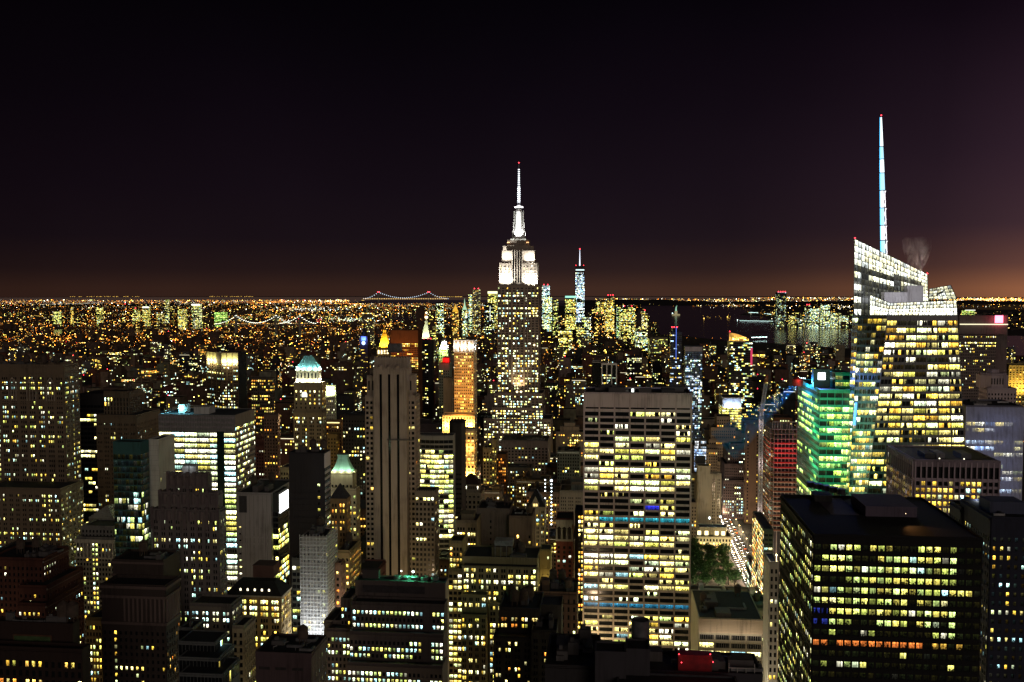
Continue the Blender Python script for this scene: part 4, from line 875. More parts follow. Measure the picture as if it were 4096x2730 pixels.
mb = MB(); mb.box(t['x0'] + .3, t['x1'] - .3, t['y0'] - .35, t['y0'], t['z1'] - 14.6, t['z1'] - 3.4); mb.build('loggia_shade_sheet', plain('black_glass', (.006, .006, .007), .2), B.o); B.finish()  # black sheet painted in as the shade behind the arches
B = Bld('low_building', 'dark block with stacked white and orange windows touching the broad slab', 2320, 700, wall=(.05, .045, .04), yvis=2300)
t = B.tier(2300, 2336, 2050, dep=20); B.fac(t, faces='F', cols=3, dz=3.3, wx=.6, wz=.6, lit=.75, pal='WYO', top=2, st=2.0, only=lambda i, r, n, m: i > 0); B.finish()
# yellow lit offices, bottom centre
B = Bld('office_block', 'broad tan office block with many large bright windows on staggered setbacks, bottom centre', 1985, 560, wall=(.22, .18, .10), yvis=2730)
tA = B.tier(1850, 2150, 2236, 566, dep=26); t0 = B.tier(1850, 2148, 2268, 560, dep=8, rim=.3); tB = B.tier(1846, 1948, 2382, 554, dep=8, rim=.3); tC = B.tier(1844, 1946, 2462, 549, dep=8, rim=.3); tD = B.tier(1955, 2150, 2416, 553, dep=8, rim=.3)
B.fac(tA, faces='F', dx=3.6, dz=4.4, wx=.85, wz=.6, lit=.5, pal='GW', top=.4, bot=t0['z1'], st=1.2, d=.15, grid=False)
kw = dict(dx=2.25, dz=3.42, wx=.74, wz=.62, pal='YW', grp=2, gap=1.5, d=.35)
B.fac(t0, faces='F', rows=[.75, .6, .8, .7, .65, .5, .6], lit=.6, st=2.0, top=.7, rowv=.25, bot=tB['z1'] - 10, **kw); B.fac(tB, faces='F', rows=[.5, .45], lit=.4, st=1.8, top=.7, rowv=.3, bot=tC['z1'], **kw)
B.fac(tC, faces='F', lit=.38, rows=[.2, .55, .3, .9, .3, .35, .2, .5], st=1.8, top=1.2, rowv=.2, **kw); B.fac(tD, faces='F', lit=.55, st=1.9, top=1.2, rowv=.3, **kw)
for q in (t0, tB, tC, tD): B.w.box(q['x0'] - .5, q['x1'] + .5, q['y0'] - .6, q['y0'], q['z1'] - .5, q['z1'] + .2)
xx = B.pxx(tA, 1962); B.mech(xx, xx + 12, tA['y0'] + 6, tA['y0'] + 14, tA['z1'], 5)
mb = MB(); mb.box(xx + 2, xx + 13, tA['y0'] + 3, tA['y0'] + 12, tA['z1'] + 7, tA['z1'] + 10)
for k in range(4): mb.bar((xx + 2.4 + k * 3.4, tA['y0'] + 3.2, tA['z1']), (xx + 2.4 + k * 3.4, tA['y0'] + 3.2, tA['z1'] + 7), .15)
mb.build('cooling_tower', plain('galvanised', (.25, .25, .26), .5, .6), B.o); B.clutter(tA, 4, 77); B.finish()
B = Bld('office_block', 'yellow lit flank block with wide windows joined to the tan offices on their left', 1820, 585, wall=(.24, .19, .09), yvis=2730)
t = B.tier(1794, 1848, 2282, dep=20); B.fac(t, faces='F', cols=3, dz=3.5, wx=.75, wz=.6, lit=.62, pal='YW', top=2, st=2.0, rowv=.3); t = B.tier(1798, 1850, 2170, 592, dep=16); B.fac(t, faces='F', cols=4, dz=3.5, wx=.6, wz=.6, lit=.6, pal='YO', top=2.5, st=1.7); B.finish()
B = Bld('low_building', 'small ochre lift tower with one porthole window, right of the tan offices', 2180, 580, wall=(.34, .26, .10), yvis=2330)
t = B.tier(2160, 2203, 2200, dep=12, rim=.3); B.fac(t, faces='F', cols=2, dz=5, wx=.25, wz=.3, lit=1, pal='W', top=2.5, st=1.5, only=lambda i, r, n, m: i == 1 and r == 0); light('POINT', 'wall_lamp', B.world(t['x0'] + 5, t['y0'] - 5, t['z1'] - 22), 2500, (1, .8, .3), size=.3); B.finish()
B = Bld('office_block', 'black foreground block with a stepped right shoulder and scattered small windows, bottom centre', 2105, 430, wall=(.04, .035, .032), yvis=2730)
t = B.tier(1996, 2160, 2440, 434, dep=24); t1 = B.tier(1974, 2128, 2550, 428, dep=10, rim=.4); t2 = B.tier(2126, 2226, 2526, 424, dep=22, rim=.5)
kw = dict(dx=2.0, dz=2.95, wx=.62, wz=.55, pal='YWO', grp=2, gap=1.6, d=.3)
B.fac(t, faces='F', lit=.5, rows=[.9, .5, .5], st=1.2, top=3, bot=t1['z1'], **kw); B.fac(t1, faces='F', lit=.4, rows=[.2, .3, .1, .4, .3, .1, .5, .2], st=1.4, top=1.5, **kw); B.fac(t2, faces='F', lit=.3, rows=[.0, .2, .1, .3, .3, .1], st=1.2, top=3, **kw)
B.tier(2150, 2246, 2425, 440, dep=14, rim=.5); B.clutter(t, 4, 33); B.clutter(t2, 3, 34); B.finish()
B = Bld('apartment_block', 'brown stone block with a heavy cornice, almost unlit, left of the broad slab', 2235, 520, wall=(.11, .062, .045), yvis=2680)
t = B.tier(2152, 2308, 2376, dep=26, rim=1.2); B.fac(t, faces='F', dx=3.2, dz=4.4, wx=.35, wz=.6, lit=.06, pal='WY', top=2, st=1.3, d=.35); B.w.box(t['x0'] - .8, t['x1'] + .8, t['y0'] - 1, t['y0'], t['z1'] - 6.2, t['z1'] - 5.4); B.mech(t['x0'] + 2, t['x0'] + 6, t['y0'] + 3, t['y0'] + 8, t['z1'], 6); B.clutter(t, 4, 35); B.finish()

# ---- broad white slab
B = Bld('office_slab', 'broad white gridded slab with seven bays per floor and two turquoise floors', 2551, 637, wall=(.50, .425, .425), yvis=2640, core=((.008, .008, .009), .15))
t = B.tier(2337, 2766, 1577, dep=36, rim=.9)
rows = [.4, .22, .3, .2, .62, .6, .85, .55, .3, 1, .5, .95, .75, .2, .4, .45, .4, 1, .3, .55, .6, .7, .25, .75, .6, .5, .6, .4, .8, .15, .25, 1, .1, .5, .5, .4, .5, .6, .2]
state = {}
def gl(i, r, n, m):
    v = rows[r % len(rows)]; return rnd.random() < min(1, v * 1.05 + .04)
q = B.quads(t, 'F')['F']; n0 = len(B.win)
B.facade(*q, cols=7, dz=4.18, wx=.905, wz=.66, lit=.5, pal='YWGW', style='band', d=.75, top=11.4, st=1.75, fill=(.55, .95), litf=gl, off=.03)
for i, w in enumerate(B.win[n0:]):
    r, c = divmod(i, 7); v = rows[r % len(rows)]; pts_, col, uv, on = w
    al = (.25 + .70 * v) if on else 0
    if r == 17 and c > 0: col = (.05, .62, .78, 1.2); al = 1.2; on = True
    elif r == 31: col = (.04, .36, .62, 1.2); al = 1.2; on = True
    elif r == 15 and c == 4: col = (.05, .06, 1.2, 1); al = .6; on = True
    B.win[n0 + i] = (pts_, (col[0], col[1], col[2], al), uv, on)
mb = MB(); mb.box(t['x0'] + 1, t['x1'] - 1, t['y0'] - .80, t['y0'] - .74, zpx(1637, 637), zpx(1631, 637)); mb.build('louvre_slot', plain('black_glass', (.006, .006, .007), .2), B.o)
mb = MB()
for k in range(8): x = t['x0'] + (t['x1'] - t['x0']) * k / 7; mb.box(x - .55, x + .55, t['y0'] - .95, t['y0'] - .7, 0, t['z1'] + .2)
mb.build('column', wallm((.45, .37, .37)), B.o)
x0 = B.pxx(t, 2450); mb = MB(); mb.box(x0, x0 + 11, t['y0'] + 12, t['y0'] + 20, t['z1'], t['z1'] + 1.6); mb.build('roof_housing', wallm((.16, .15, .15)), B.o)
x0 = B.pxx(t, 2532); mb = MB(); mb.box(x0 - .8, x0 + .8, t['y0'] + 8, t['y0'] + 9, t['z1'] + .4, t['z1'] + 2.6); mb.build('roof_door_light', plain('door_light', (.8, .8, .8), .4, 0, (.9, 1, .9), 2.5), B.o)
mb = MB(); x0 = B.pxx(t, 2650); mb.box(x0, x0 + 9, t['y0'] + 10, t['y0'] + 22, t['z1'], t['z1'] + 2.2); mb.build('roof_housing', wallm((.05, .05, .055)), B.o); B.clutter(t, 3, 90); B.finish()

# ---- old stone buildings right of the slab
B = Bld('office_tower', 'ziggurat stone tower stepping back to a square block, right of the broad slab', 2895, 1200, wall=(.27, .215, .16), yvis=2000)
for a, b, y, Y, lit in ((2868, 2922, 1668, 1210, .1), (2845, 2942, 1712, 1206, .05), (2838, 2948, 1760, 1203, .6), (2830, 2962, 1782, 1200, .1), (2826, 2870, 1800, 1194, .25), (2868, 2985, 1850, 1190, .15)):
    t = B.tier(a, b, y, Y, xb=a - 6 if a < 2868 else None, dep=None if a < 2868 else 24, rim=.6)
    B.fac(t, dx=2.6, dz=3.6, wx=.5, wz=.55, lit=.12, rows=[lit, .12, .15, .1], pal='YO', top=3, st=1.5, rowv=.1)
B.finish()
B = Bld('office_block', 'pale ribbed stone hotel block with few lit windows, right beside the slab', 2828, 1010, wall=(.42, .38, .29), yvis=2110)
t = B.tier(2762, 2886, 1898, xb=2759); t2 = B.tier(2792, 2840, 1868, 990, dep=14); B.fac(t, dx=2.5, dz=3.5, wx=.55, wz=.62, lit=.05, pal='Y', top=4, st=1.4, grp=2, gap=2.0, d=.5); B.w.box(t['x0'] - .3, t['x1'] + .3, t['y0'] - .8, t['y0'], zpx(2000, 985), zpx(1996, 985)); B.mech(t2['x0'] - 1, t2['x0'] + 9, t2['y0'] + 15, t2['y0'] + 24, t2['z1'], 7, mat=wallm((.09, .09, .09))); B.finish()
B = Bld('office_tower', 'purple brown stepped tower with rows of white windows, right of the pale hotel', 2950, 1090, wall=(.10, .072, .08), yvis=2070)
t = B.tier(2912, 2982, 1800, xb=2893); t2 = B.tier(2920, 2982, 1778, 1094, dep=14); t3 = B.tier(2900, 2982, 1860, 1085, xb=2882); t4 = B.tier(2893, 2982, 1925, 1080, xb=2878)
for q in (t, t3, t4): B.fac(q, dx=2.4, dz=3.2, wx=.48, wz=.5, lit=.22, rows=[.1, .1, .1, .1, .1, .2, .9, .9, .3, .4, .6, .2, .3], pal='WC', top=3, st=1.5, rowv=.1)
p = B.world(t2['x0'] + 3, t2['y0'] - .3, t2['z1'] - 4); mb = MB(); lx, ly = B.local(p); mb.octa((lx, ly - 2, p.z), 1, (1, 1, 1, 1)); mb.build('wall_lamp', plain('amber_lamp', (.8, .6, .3), .4, 0, (1, .72, .4), 5), B.o); B.finish()
B = Bld('office_slab', 'narrow brown slab with stacked lit stair windows, just left of the crane', 3012, 1060, wall=(.12, .075, .055), yvis=2230)
t = B.tier(2984, 3040, 1702, xb=2980); B.fac(t, dx=4.5, dz=3.7, wx=.28, wz=.45, lit=.3, pal='Y', top=6, st=1.5, d=.3); strip(B, B.w, t, 3006, 3022, 0, t['z1'], .5); B.finish()
B = Bld('office_block', 'white block with a bluish ribbed screen wall over brightly lit floors, behind the stone ziggurat', 2925, 1330, wall=(.45, .44, .40), yvis=1690)
t = B.tier(2890, 2966, 1592, xb=2876, rim=.6); B.fac(t, dx=2.2, dz=3.6, wx=.9, wz=.6, lit=.9, pal='GY', style='band', top=13, st=1.6, d=.2)
mb = MB(); n = 22
for k in range(n): x = t['x0'] + 1 + (t['x1'] - t['x0'] - 2) * k / n; mb.box(x, x + .45, t['y0'] - .8, t['y0'] - .3, t['z1'] - 12, t['z1'] - .6)
mb.build('screen_wall', wallm((.45, .5, .6), .5), B.o); light('AREA', 'screen_wall_light', B.world((t['x0'] + t['x1']) / 2, t['y0'] - 5, t['z1'] - 14), 9000, (.6, .75, 1), target=B.world((t['x0'] + t['x1']) / 2, t['y0'], t['z1'] - 4), size=20, size_y=1); B.finish()
B = Bld('low_building', 'glass corner building covered in bluish white screens, between the slab and the stone ziggurat', 2803, 1120, wall=(.2, .22, .26), yvis=1860, core=((.03, .04, .06), .2))
t = B.tier(2780, 2825, 1762, xb=2778, rim=.3); B.fac(t, dx=2.1, dz=3.2, wx=.92, wz=.88, lit=.75, pal='B', style='band', top=1, st=.75, d=.1, rowv=.2); B.finish()
B = Bld('low_building', 'cream beaux arts block with big lit attic windows, facing the park trees', 2855, 945, wall=(.42, .39, .26), yvis=2240)
t = B.tier(2785, 2925, 2150, dep=22); t2 = B.tier(2796, 2905, 2112, 950, dep=14, rim=.4)
B.fac(t, faces='F', dx=3.0, dz=4.0, wx=.5, wz=.65, lit=.3, rows=[.1, .25, .2, .3, .2], pal='YO', top=1, st=1.4, d=.4)
mb = MB(); mb.box(t['x0'] - .6, t['x1'] + .6, t['y0'] - .9, t['y0'], t['z1'] - .6, t['z1'] + .3); mb.build('cornice', wallm((.5, .46, .34)), B.o)
for px_ in (2797, 2826, 2867, 2893): x = B.pxx(t2, px_); w = MB(); w.quad([(x - 1.8, t2['y0'] - .1, t['z1'] + .8), (x + 1.8, t2['y0'] - .1, t['z1'] + .8), (x + 1.8, t2['y0'] - .1, t['z1'] + 5), (x - 1.8, t2['y0'] - .1, t['z1'] + 5)]); w.build('attic_window', plain('attic_light', (.8, .7, .5), .5, 0, (1, .84, .45), 2.2), B.o)
for px_, py in ((2838, 2073), (2882, 2068)):
    p = pt(px_, py, 955); lx, ly = B.local(p); mb = MB(); mb.bar((lx, ly, t2['z1']), (lx, ly, p.z), .12); mb.octa((lx, ly, p.z), 1.25, (1, 1, 1, 1), 1); mb.build('roof_floodlight', [plain('steel', (.08, .08, .08), .5), plain('cyan_lamp', (.8, .9, .9), .4, 0, (.72, 1, .98), 9)], B.o); light('POINT', 'roof_floodlight_light', p + Vector((0, -1.2, .3)), 2400, (.7, 1, .95), size=.5)
for k in range(5): light('POINT', 'park_facade_light', B.world(t['x0'] + 4 + k * 7, t['y0'] - 5, 8), 900, (1, .85, .45), size=.4)
B.finish()
B = Bld('low_building', 'narrow tan stone building squeezed between the slab and the cream block', 2774, 930, wall=(.25, .21, .15), yvis=2240)
t = B.tier(2766, 2786, 2015, dep=20); B.fac(t, faces='F', cols=2, dz=3.5, wx=.45, wz=.55, lit=.2, pal='YC', top=2.5); B.finish()
# low roofs before the park
B = Bld('low_building', 'low flat roof crowded with grey plant and railings, just in front of the park trees', 2910, 690, wall=(.16, .15, .13), yvis=2440)
t = B.tier(2768, 3056, 2392, dep=26, rim=.5)
mb = MB(); x0 = t['x0']
for k in range(44): x = t['x0'] + (t['x1'] - t['x0']) * k / 43; mb.bar((x, t['y0'] - .2, t['z1'] - 3.2), (x, t['y0'] - .2, t['z1'] + 1.2), .09)
for z in (t['z1'] + 1.2, t['z1'] - .2): mb.bar((t['x0'], t['y0'] - .2, z), (t['x1'], t['y0'] - .2, z), .09)
mb.build('railing', plain('pale_metal', (.5, .5, .46), .5), B.o)
for a, b, h, c in ((2800, 2818, 6, .42), (2822, 2892, 2.2, .30), (2895, 2908, 4, .4), (2920, 3000, 2.6, .10), (3003, 3030, 3.5, .3)): xa, xb_ = B.pxx(t, a), B.pxx(t, b); mb = MB(); mb.box(xa, xb_, t['y0'] + 6, t['y0'] + 14, t['z1'] - .2, t['z1'] + h); mb.box(xa + .5, xb_ - .5, t['y0'] + 7, t['y0'] + 13, t['z1'] + h + .004, t['z1'] + h + .5); mb.build('roof_housing', wallm((c, c, c * .95)), B.o)
x = B.pxx(t, 3028); mb = MB(); mb.bar((x, t['y0'] + 3, t['z1']), (x, t['y0'] + 3, t['z1'] + 4), .1); mb.octa((x, t['y0'] + 3, t['z1'] + 4), .55, (1, 1, 1, 1), 1); mb.build('roof_lamp', [plain('steel', (.08, .08, .08), .5), plain('amber_lamp', (.8, .6, .3), .4, 0, (1, .72, .4), 5)], B.o); light('POINT', 'roof_lamp_light', B.world(x, t['y0'] + 2.4, t['z1'] + 4.4), 700, (1, .75, .45), size=.3); B.finish()
B = Bld('office_block', 'low block with a cream basket weave screen wall above two brilliantly lit floors', 2920, 560, wall=(.34, .31, .25), yvis=2640)
t = B.tier(2796, 3050, 2478, xb=2764, rim=.5)
zt = t['z1']; q = B.quads(t, 'F')['F']
B.facade(*q, cols=4, dz=4.9, wx=.88, wz=.6, lit=1, rows=[0, .62, 1, 0, 0], pal='WC', style='band', top=8.6, st=2.2, rowv=0, d=.3, fill=(1.05, 1.2))
mb = MB(); nx, nz = 34, 8; W = t['x1'] - t['x0']; h = 8.2
mb.box(t['x0'] - .3, t['x1'] + .3, t['y0'] - .62, t['y0'] - .32, zt - h - .1, zt - .1)
for i in range(nx):
    for j in range(nz):
        x = t['x0'] + W * (i + .12 + .25 * (j % 2)) / nx; z = zt - .7 - (j + 1) * (h - .8) / nz; mb.box(x, x + W / nx * .62, t['y0'] - .95, t['y0'] - .6, z, z + (h - .8) / nz * .55)
mb.build('screen_wall', wallm((.46, .38, .30)), B.o)
mb = MB(); n = 28
for k in range(n + 1): x = t['x0'] + W * k / n; mb.box(x - .06, x + .06, t['y0'] - .5, t['y0'] - .3, 0, zt - h - 1)
mb.build('mullion', plain('aluminium', (.28, .28, .29), .4, .5), B.o)
light('AREA', 'screen_wall_light', B.world((t['x0'] + t['x1']) / 2, t['y0'] - 7, zt - h - 3), 1300, (1, .82, .58), target=B.world((t['x0'] + t['x1']) / 2, t['y0'], zt - 3), size=W, size_y=1); B.clutter(t, 4, 93); B.finish()
B = Bld('apartment_tower', 'slender white tower with a few yellow windows, left of the black corner tower', 3098, 490, wall=(.50, .48, .42), yvis=2730)
t = B.tier(3079, 3114, 2252, xb=3056, rim=.5); f = B.quads(t, 'FS'); B.facade(*f['F'], cols=2, dz=4.0, wx=.52, wz=.58, lit=.35, pal='YW', top=2.5, st=1.7, d=.2, rowv=.2); B.facade(*f['L'], dx=3.5, dz=4.0, wx=.12, wz=.32, lit=.35, pal='YW', top=3, d=.12, st=1.4)
x = (t['x0'] + t['x1']) / 2; mb = MB(); mb.octa((x + 1.5, t['y0'] + 2, t['z1'] + 3.5), .6, (1, 1, 1, 1)); mb.bar((x + 1.5, t['y0'] + 2, t['z1'] - .5), (x + 1.5, t['y0'] + 2, t['z1'] + 3.2), .1); mb.build('roof_lamp', plain('amber_lamp', (.8, .6, .3), .4, 0, (1, .72, .4), 5), B.o); light('POINT', 'roof_lamp_light', B.world(x + 1.2, t['y0'] + 2, t['z1'] + 4.2), 500, (1, .85, .6), size=.4)
light('SPOT', 'flank_light', B.world(t['x0'] - 16, t['y0'] - 6, 40), 30000, (1, .85, .6), target=B.world(t['x0'], t['y0'] + 3, 85), size=1, angle=100, blend=1); B.finish()
# buildings along the avenue
B = Bld('low_building', 'glass fronted block glowing orange white along the avenue, left of the crane foot', 3072, 700, wall=(.14, .09, .07), yvis=2300)
t = B.tier(3056, 3092, 2122, xb=3010); f = B.quads(t, 'FS'); B.facade(*f['L'], dx=3, dz=3.3, wx=.9, wz=.85, lit=.95, pal='OW', style='band', top=.8, st=1.4, d=.2); B.facade(*f['F'], dx=3, dz=3.4, wx=.85, wz=.5, lit=.15, pal='WC', style='band', top=2, st=1); B.finish()
B = Bld('low_building', 'low canopy roofed pavilion beside the avenue traffic', 3030, 760, wall=(.16, .15, .15), yvis=2330)
t = B.tier(3022, 3050, 2300, xb=2985); f = B.quads(t, 'S'); B.facade(*f['L'], dx=3, dz=5, wx=.9, wz=.7, lit=.6, pal='CW', style='band', top=.5, st=1.3, d=.2); B.finish()

# ---- construction tower and crane
B = Bld('construction_tower', 'unfinished tower of open floors wrapped in red netting, behind the crane', 3135, 840, wall=(.3, .28, .25), yvis=2080)
t = B.tier(3084, 3190, 1702, xb=3054, reg=True, top=False, rim=0); B.w = MB()
mb = MB(); core_ = MB(); core_.box(t['x0'] + 5, t['x1'] - 3, t['y0'] + 7, t['y1'] - 3, 0, t['z1'] - 8); core_.build('core_wall', wallm((.05, .05, .055)), B.o)
nf = 22; dzz = 4.3
for k in range(nf):
    z = t['z1'] - 4 - k * dzz; ch = 3.5
    P_ = [(t['x0'] + ch, t['y0']), (t['x1'], t['y0']), (t['x1'], t['y1']), (t['x0'], t['y1']), (t['x0'], t['y0'] + ch)]
    sl = MB(); n_ = len(P_); sl.v = [(*p, z) for p in P_] + [(*p, z + .35) for p in P_]; sl.f = [tuple(range(n_, 2 * n_)), tuple(range(n_ - 1, -1, -1))] + [(i, (i + 1) % n_, n_ + (i + 1) % n_, n_ + i) for i in range(n_)]
    sl.m = [0] * len(sl.f); sl.c = [(1, 1, 1, 1)] * len(sl.f); sl.uv = [[(0, 0)] * len(f_) for f_ in sl.f]; fl = sl.build('floor_slab', wallm((.62, .58, .48)), B.o)
    if k > 2:
        nb = MB()
        for i in (0, 3, 4): a, b_ = P_[i], P_[(i + 1) % 5]; n2 = Vector((b_[1] - a[1], -(b_[0] - a[0]), 0)).normalized() * .12; nb.slab([(*a, z + .4), (*b_, z + .4), (*b_, z + 1.45), (*a, z + 1.45)], n2.normalized(), .1)
        nb.build('safety_net', plain('red_net', (.5, .03, .03) if k < 9 else (.22, .06, .03), .8), fl)
for k in range(7):
    x = t['x0'] + 3 + (t['x1'] - t['x0'] - 3.4) * k / 6; mb.bar((x, t['y0'] + .5, 0), (x, t['y0'] + .5, t['z1'] - 4 if k % 2 else t['z1'] + 1), .25)
for k in range(6): y = t['y0'] + 3 + (t['y1'] - t['y0'] - 4) * k / 5; mb.bar((t['x0'] + .4, y, 0), (t['x0'] + .4, y, t['z1'] - 4), .25)
mb.build('column', wallm((.35, .33, .3)), B.o)
mb = MB()
for a, b in ((3090, 3122), (3128, 3188)):
    xa, xb_ = B.pxx(t, a), B.pxx(t, b)
    for z in (t['z1'] - 3.6, t['z1'] + 3.0): mb.bar((xa, t['y0'], z), (xb_, t['y0'], z), .28)
    for k in range(4): x = xa + (xb_ - xa) * k / 3; mb.bar((x, t['y0'], t['z1'] - 4), (x, t['y0'], t['z1'] + 3), .22)
mb.build('roof_frame', plain('pale_metal', (.5, .5, .46), .5), B.o)
for k, (zf, e, c) in enumerate(((4.5, 1500, (1, .10, .12)), (7, 800, (1, .12, .12)), (12, 700, (1, .6, .35)), (17, 1100, (1, .62, .36)))):
    z = t['z1'] - 4 - zf * dzz
    for u in (.25, .75): light('POINT', 'site_lamp', B.world(t['x0'] + (t['x1'] - t['x0']) * u, t['y0'] - 7, z + 2), e, c, size=.4)
    light('POINT', 'site_lamp', B.world(t['x0'] - 6, t['y0'] + 12, z + 2), e * 1.1, (1, .5, .25), size=.4)
fl = MB(); q = B.quads(t, 'S')['L']
B.facade(*q, dx=5, dz=dzz, wx=.5, wz=.4, lit=.4, pal='OC', top=22, st=.8, d=.05, grid=False, off=-1.5); B.finish()
K = empty('tower_crane', (0, 0, 0)); tag(K, 'white lattice tower crane with its jib raised steeply, before the red netted tower', 'crane')
def lattice(mb, a, b, w, n, r):
    a, b = Vector(a), Vector(b); d = (b - a).normalized(); u = Vector((1, 0, 0)); v = d.cross(u).normalized(); u = v.cross(d).normalized()
    C4 = [u * w + v * w, u * -w + v * w, u * -w - v * w, u * w - v * w]
    for c in C4: mb.bar(a + c, b + c, r)
    for k in range(n):
        p, q_ = a.lerp(b, k / n), a.lerp(b, (k + 1) / n)
        for i in range(4): mb.bar(p + C4[i], q_ + C4[(i + 1) % 4], r * .6); mb.bar(p + C4[i], p + C4[(i + 1) % 4], r * .6)
cb, ct = pt(3042, 2050, 800), pt(3042, 1678, 800); ct.x = cb.x = pt(3042, 1850, 800).x; cb.z = 0
mb = MB(); lattice(mb, cb, ct, 1.35, 46, .22); mb.build('mast', plain('crane_white', (.62, .60, .58), .5), K)
j0, j1 = ct + Vector((0, 0, 3)), pt(3068, 1500, 792); mb = MB(); lattice(mb, j0, j0.lerp(j1, .8), 1.15, 18, .18); mb.build('jib', plain('crane_white', (.62, .60, .58), .5), K)
mb = MB(); lattice(mb, j0.lerp(j1, .8), j1, .8, 6, .18); mb.build('jib_head', plain('crane_red', (.55, .13, .03), .5), K)
mb = MB(); mb.box(ct.x - 2, ct.x + 2, ct.y - 1.6, ct.y + 5, ct.z + .3, ct.z + 3); mb.build('slewing_cab', plain('steel', (.08, .08, .08), .5), K)
mb = MB(); mb.bar(j0 + Vector((0, 3, 1)), j1, .07); mb.build('cable', plain('steel', (.08, .08, .08), .5), K)
for z, e in ((30, 3500), (75, 2600), (115, 2200), (150, 2500)): light('POINT', 'crane_lamp', (cb.x - 3, cb.y - 7, z), e, (1, .75, .7), size=.3)

# ---- green glass block
B = Bld('office_block', 'green glass block with rows of bright floors and a glowing white rooftop sign', 3310, 605, wall=(.02, .11, .075), yvis=2020, core=((.008, .06, .04), .15))
t = B.tier(3280, 3400, 1562, xb=3193, rim=.5, top=True)
f = B.quads(t, 'FS'); B.facade(*f['F'], dx=4.3, dz=4.5, wx=.94, wz=.66, lit=.9, rows=[0, .25, .9, .9, .7, .9, .6, 1, .6, .8, .95, .6, .7, .8, .1, .8, .8, .75, .7, .8], pal='E', style='band', d=.12, top=1, st=1.5, fill=(.7, 1.1), dark=.05)
B.facade(*f['L'], dx=3.4, dz=4.5, wx=.86, wz=.55, lit=.55, rows=[0, .75, .75, .4, .5, .5, .4, .2, .2, .35, .3, .3, .2, .3, .1, .9, .1], pal='E', style='band', d=.12, top=1, st=1.4, dark=.03)
t2 = B.tier(3342, 3400, 1493, 615, dep=20, rim=.4); B.fac(t2, faces='F', dx=4.5, dz=4.2, wx=.92, wz=.6, lit=.5, pal='EG', style='band', top=1, st=.5, d=.1, bot=t['z1'])
x0, x1 = B.pxx(t, 3272), B.pxx(t, 3340); mb = MB(); mb.box(x0, x1, t['y0'] + 14, t['y0'] + 20, t['z1'], zpx(1478, 620)); mb.build('penthouse', plain('dark_panel', (.03, .03, .035), .5), B.o)
mb = MB(); sx0, sx1 = B.pxx(t, 3290), B.pxx(t, 3320); mb.box(sx0, sx1, t['y0'] + 13.6, t['y0'] + 13.95, zpx(1520, 619), zpx(1492, 619)); mb.build('rooftop_sign', plain('sign_white', (.9, .9, .9), .4, 0, (.86, .92, 1), 4), B.o)
light('AREA', 'sign_light', B.world((sx0 + sx1) / 2, t['y0'] + 12.5, zpx(1504, 619)), 14000, (.12, .25, 1), target=B.world((sx0 + sx1) / 2, t['y0'] - 20, t['z1']), size=6)
mb = MB(); mb.lathe(B.pxx(t, 3222), t['y0'] + 26, [(3.5, t['z1']), (3.5, t['z1'] + 4.5), (.3, t['z1'] + 6)], 12); mb.build('water_tank', plain('red_tank', (.35, .02, .02), .6), B.o); light('POINT', 'tank_lamp', B.world(B.pxx(t, 3222), t['y0'] + 20, t['z1'] + 4), 500, (1, .1, .1), size=.3)
mb = MB()
for k in range(4): mb.octa((t['x0'] + .5 + k * .9, t['y1'] - 1 - k * 2, t['z1'] + 1.6), .35, (1, 1, 1, 1))
mb.build('searchlight', plain('search_lamp', (.8, .9, .9), .4, 0, (.7, .95, 1), 9), B.o); B.finish(wallm((.03, .26, .16), .3))  # green reflections put into the wall colour
for k in range(4): light('AREA', 'green_fill', B.world(t['x0'] - 9, t['y0'] + 12, t['z1'] - 30 - k * 22), 4200, (.15, 1, .5), target=B.world(t['x0'], t['y0'] + 12, t['z1'] - 20 - k * 22), size=10)  # unseen lights added in place of green reflections in the glass

light('AREA', 'green_fill', pt(3330, 1760, 560), 16000, (.2, 1, .6), target=pt(3335, 1750, 605), size=14, size_y=60)  # added unseen panel, same green reflection on the front
# ---- crystalline tower with spire
B = Bld('skyscraper', 'faceted glass tower with a sloping lit crown and a tall glowing spire, at the right', 3640, 565, wall=(.15, .155, .17), core=((.02, .024, .032), .14), yvis=2100)
def lp(px, py, Y): p = pt(px, py, Y); x, y = B.local(p); return Vector((x, y, p.z))
F0, F1, F2, F3 = lp(3468, 1990, 566), lp(3872, 1990, 560), lp(3829, 1262, 562), lp(3551, 1262, 567)
L0, L3 = lp(3395, 1990, 590), lp(3434, 1262, 594)
K0, K3 = lp(3384, 1990, 602), lp(3410, 1262, 606)
R1, R2 = lp(3872, 1990, 610), lp(3829, 1262, 606)
for a, b, c, d_ in ((F0, F1, F2, F3), (L0, F0, F3, L3), (K0, L0, L3, K3), (F1, R1, R2, F2)):
    for i in range(10):
        for j in range(10): B.core.quad([a.lerp(b, u).lerp(d_.lerp(c, u), v) for u, v in ((i / 10, j / 10), (i / 10 + .1, j / 10), (i / 10 + .1, j / 10 + .1), (i / 10, j / 10 + .1))])
B.core.quad([R1, K0, K3, R2])
for a, b in ((K0, L0), (L0, F0), (F0, F1), (F1, R1)): B.core.quad([Vector((a.x, a.y, 0)), Vector((b.x, b.y, 0)), b, a])
HEROES.append((3384, 3872, 955, 560, 2100, [B.world(p.x, p.y) for p in (K0, F0, F1, R1)], 268))
def nrm_(a, b, c): return (b - a).cross(c - a).normalized()
rowsB = [.1, .45, .6, .6, .35, .55, .55, .45, .5, .5, .55, .7, .55, .6, .6, .75, .2, .3, .8, .8, .7, .6, .3, .7]
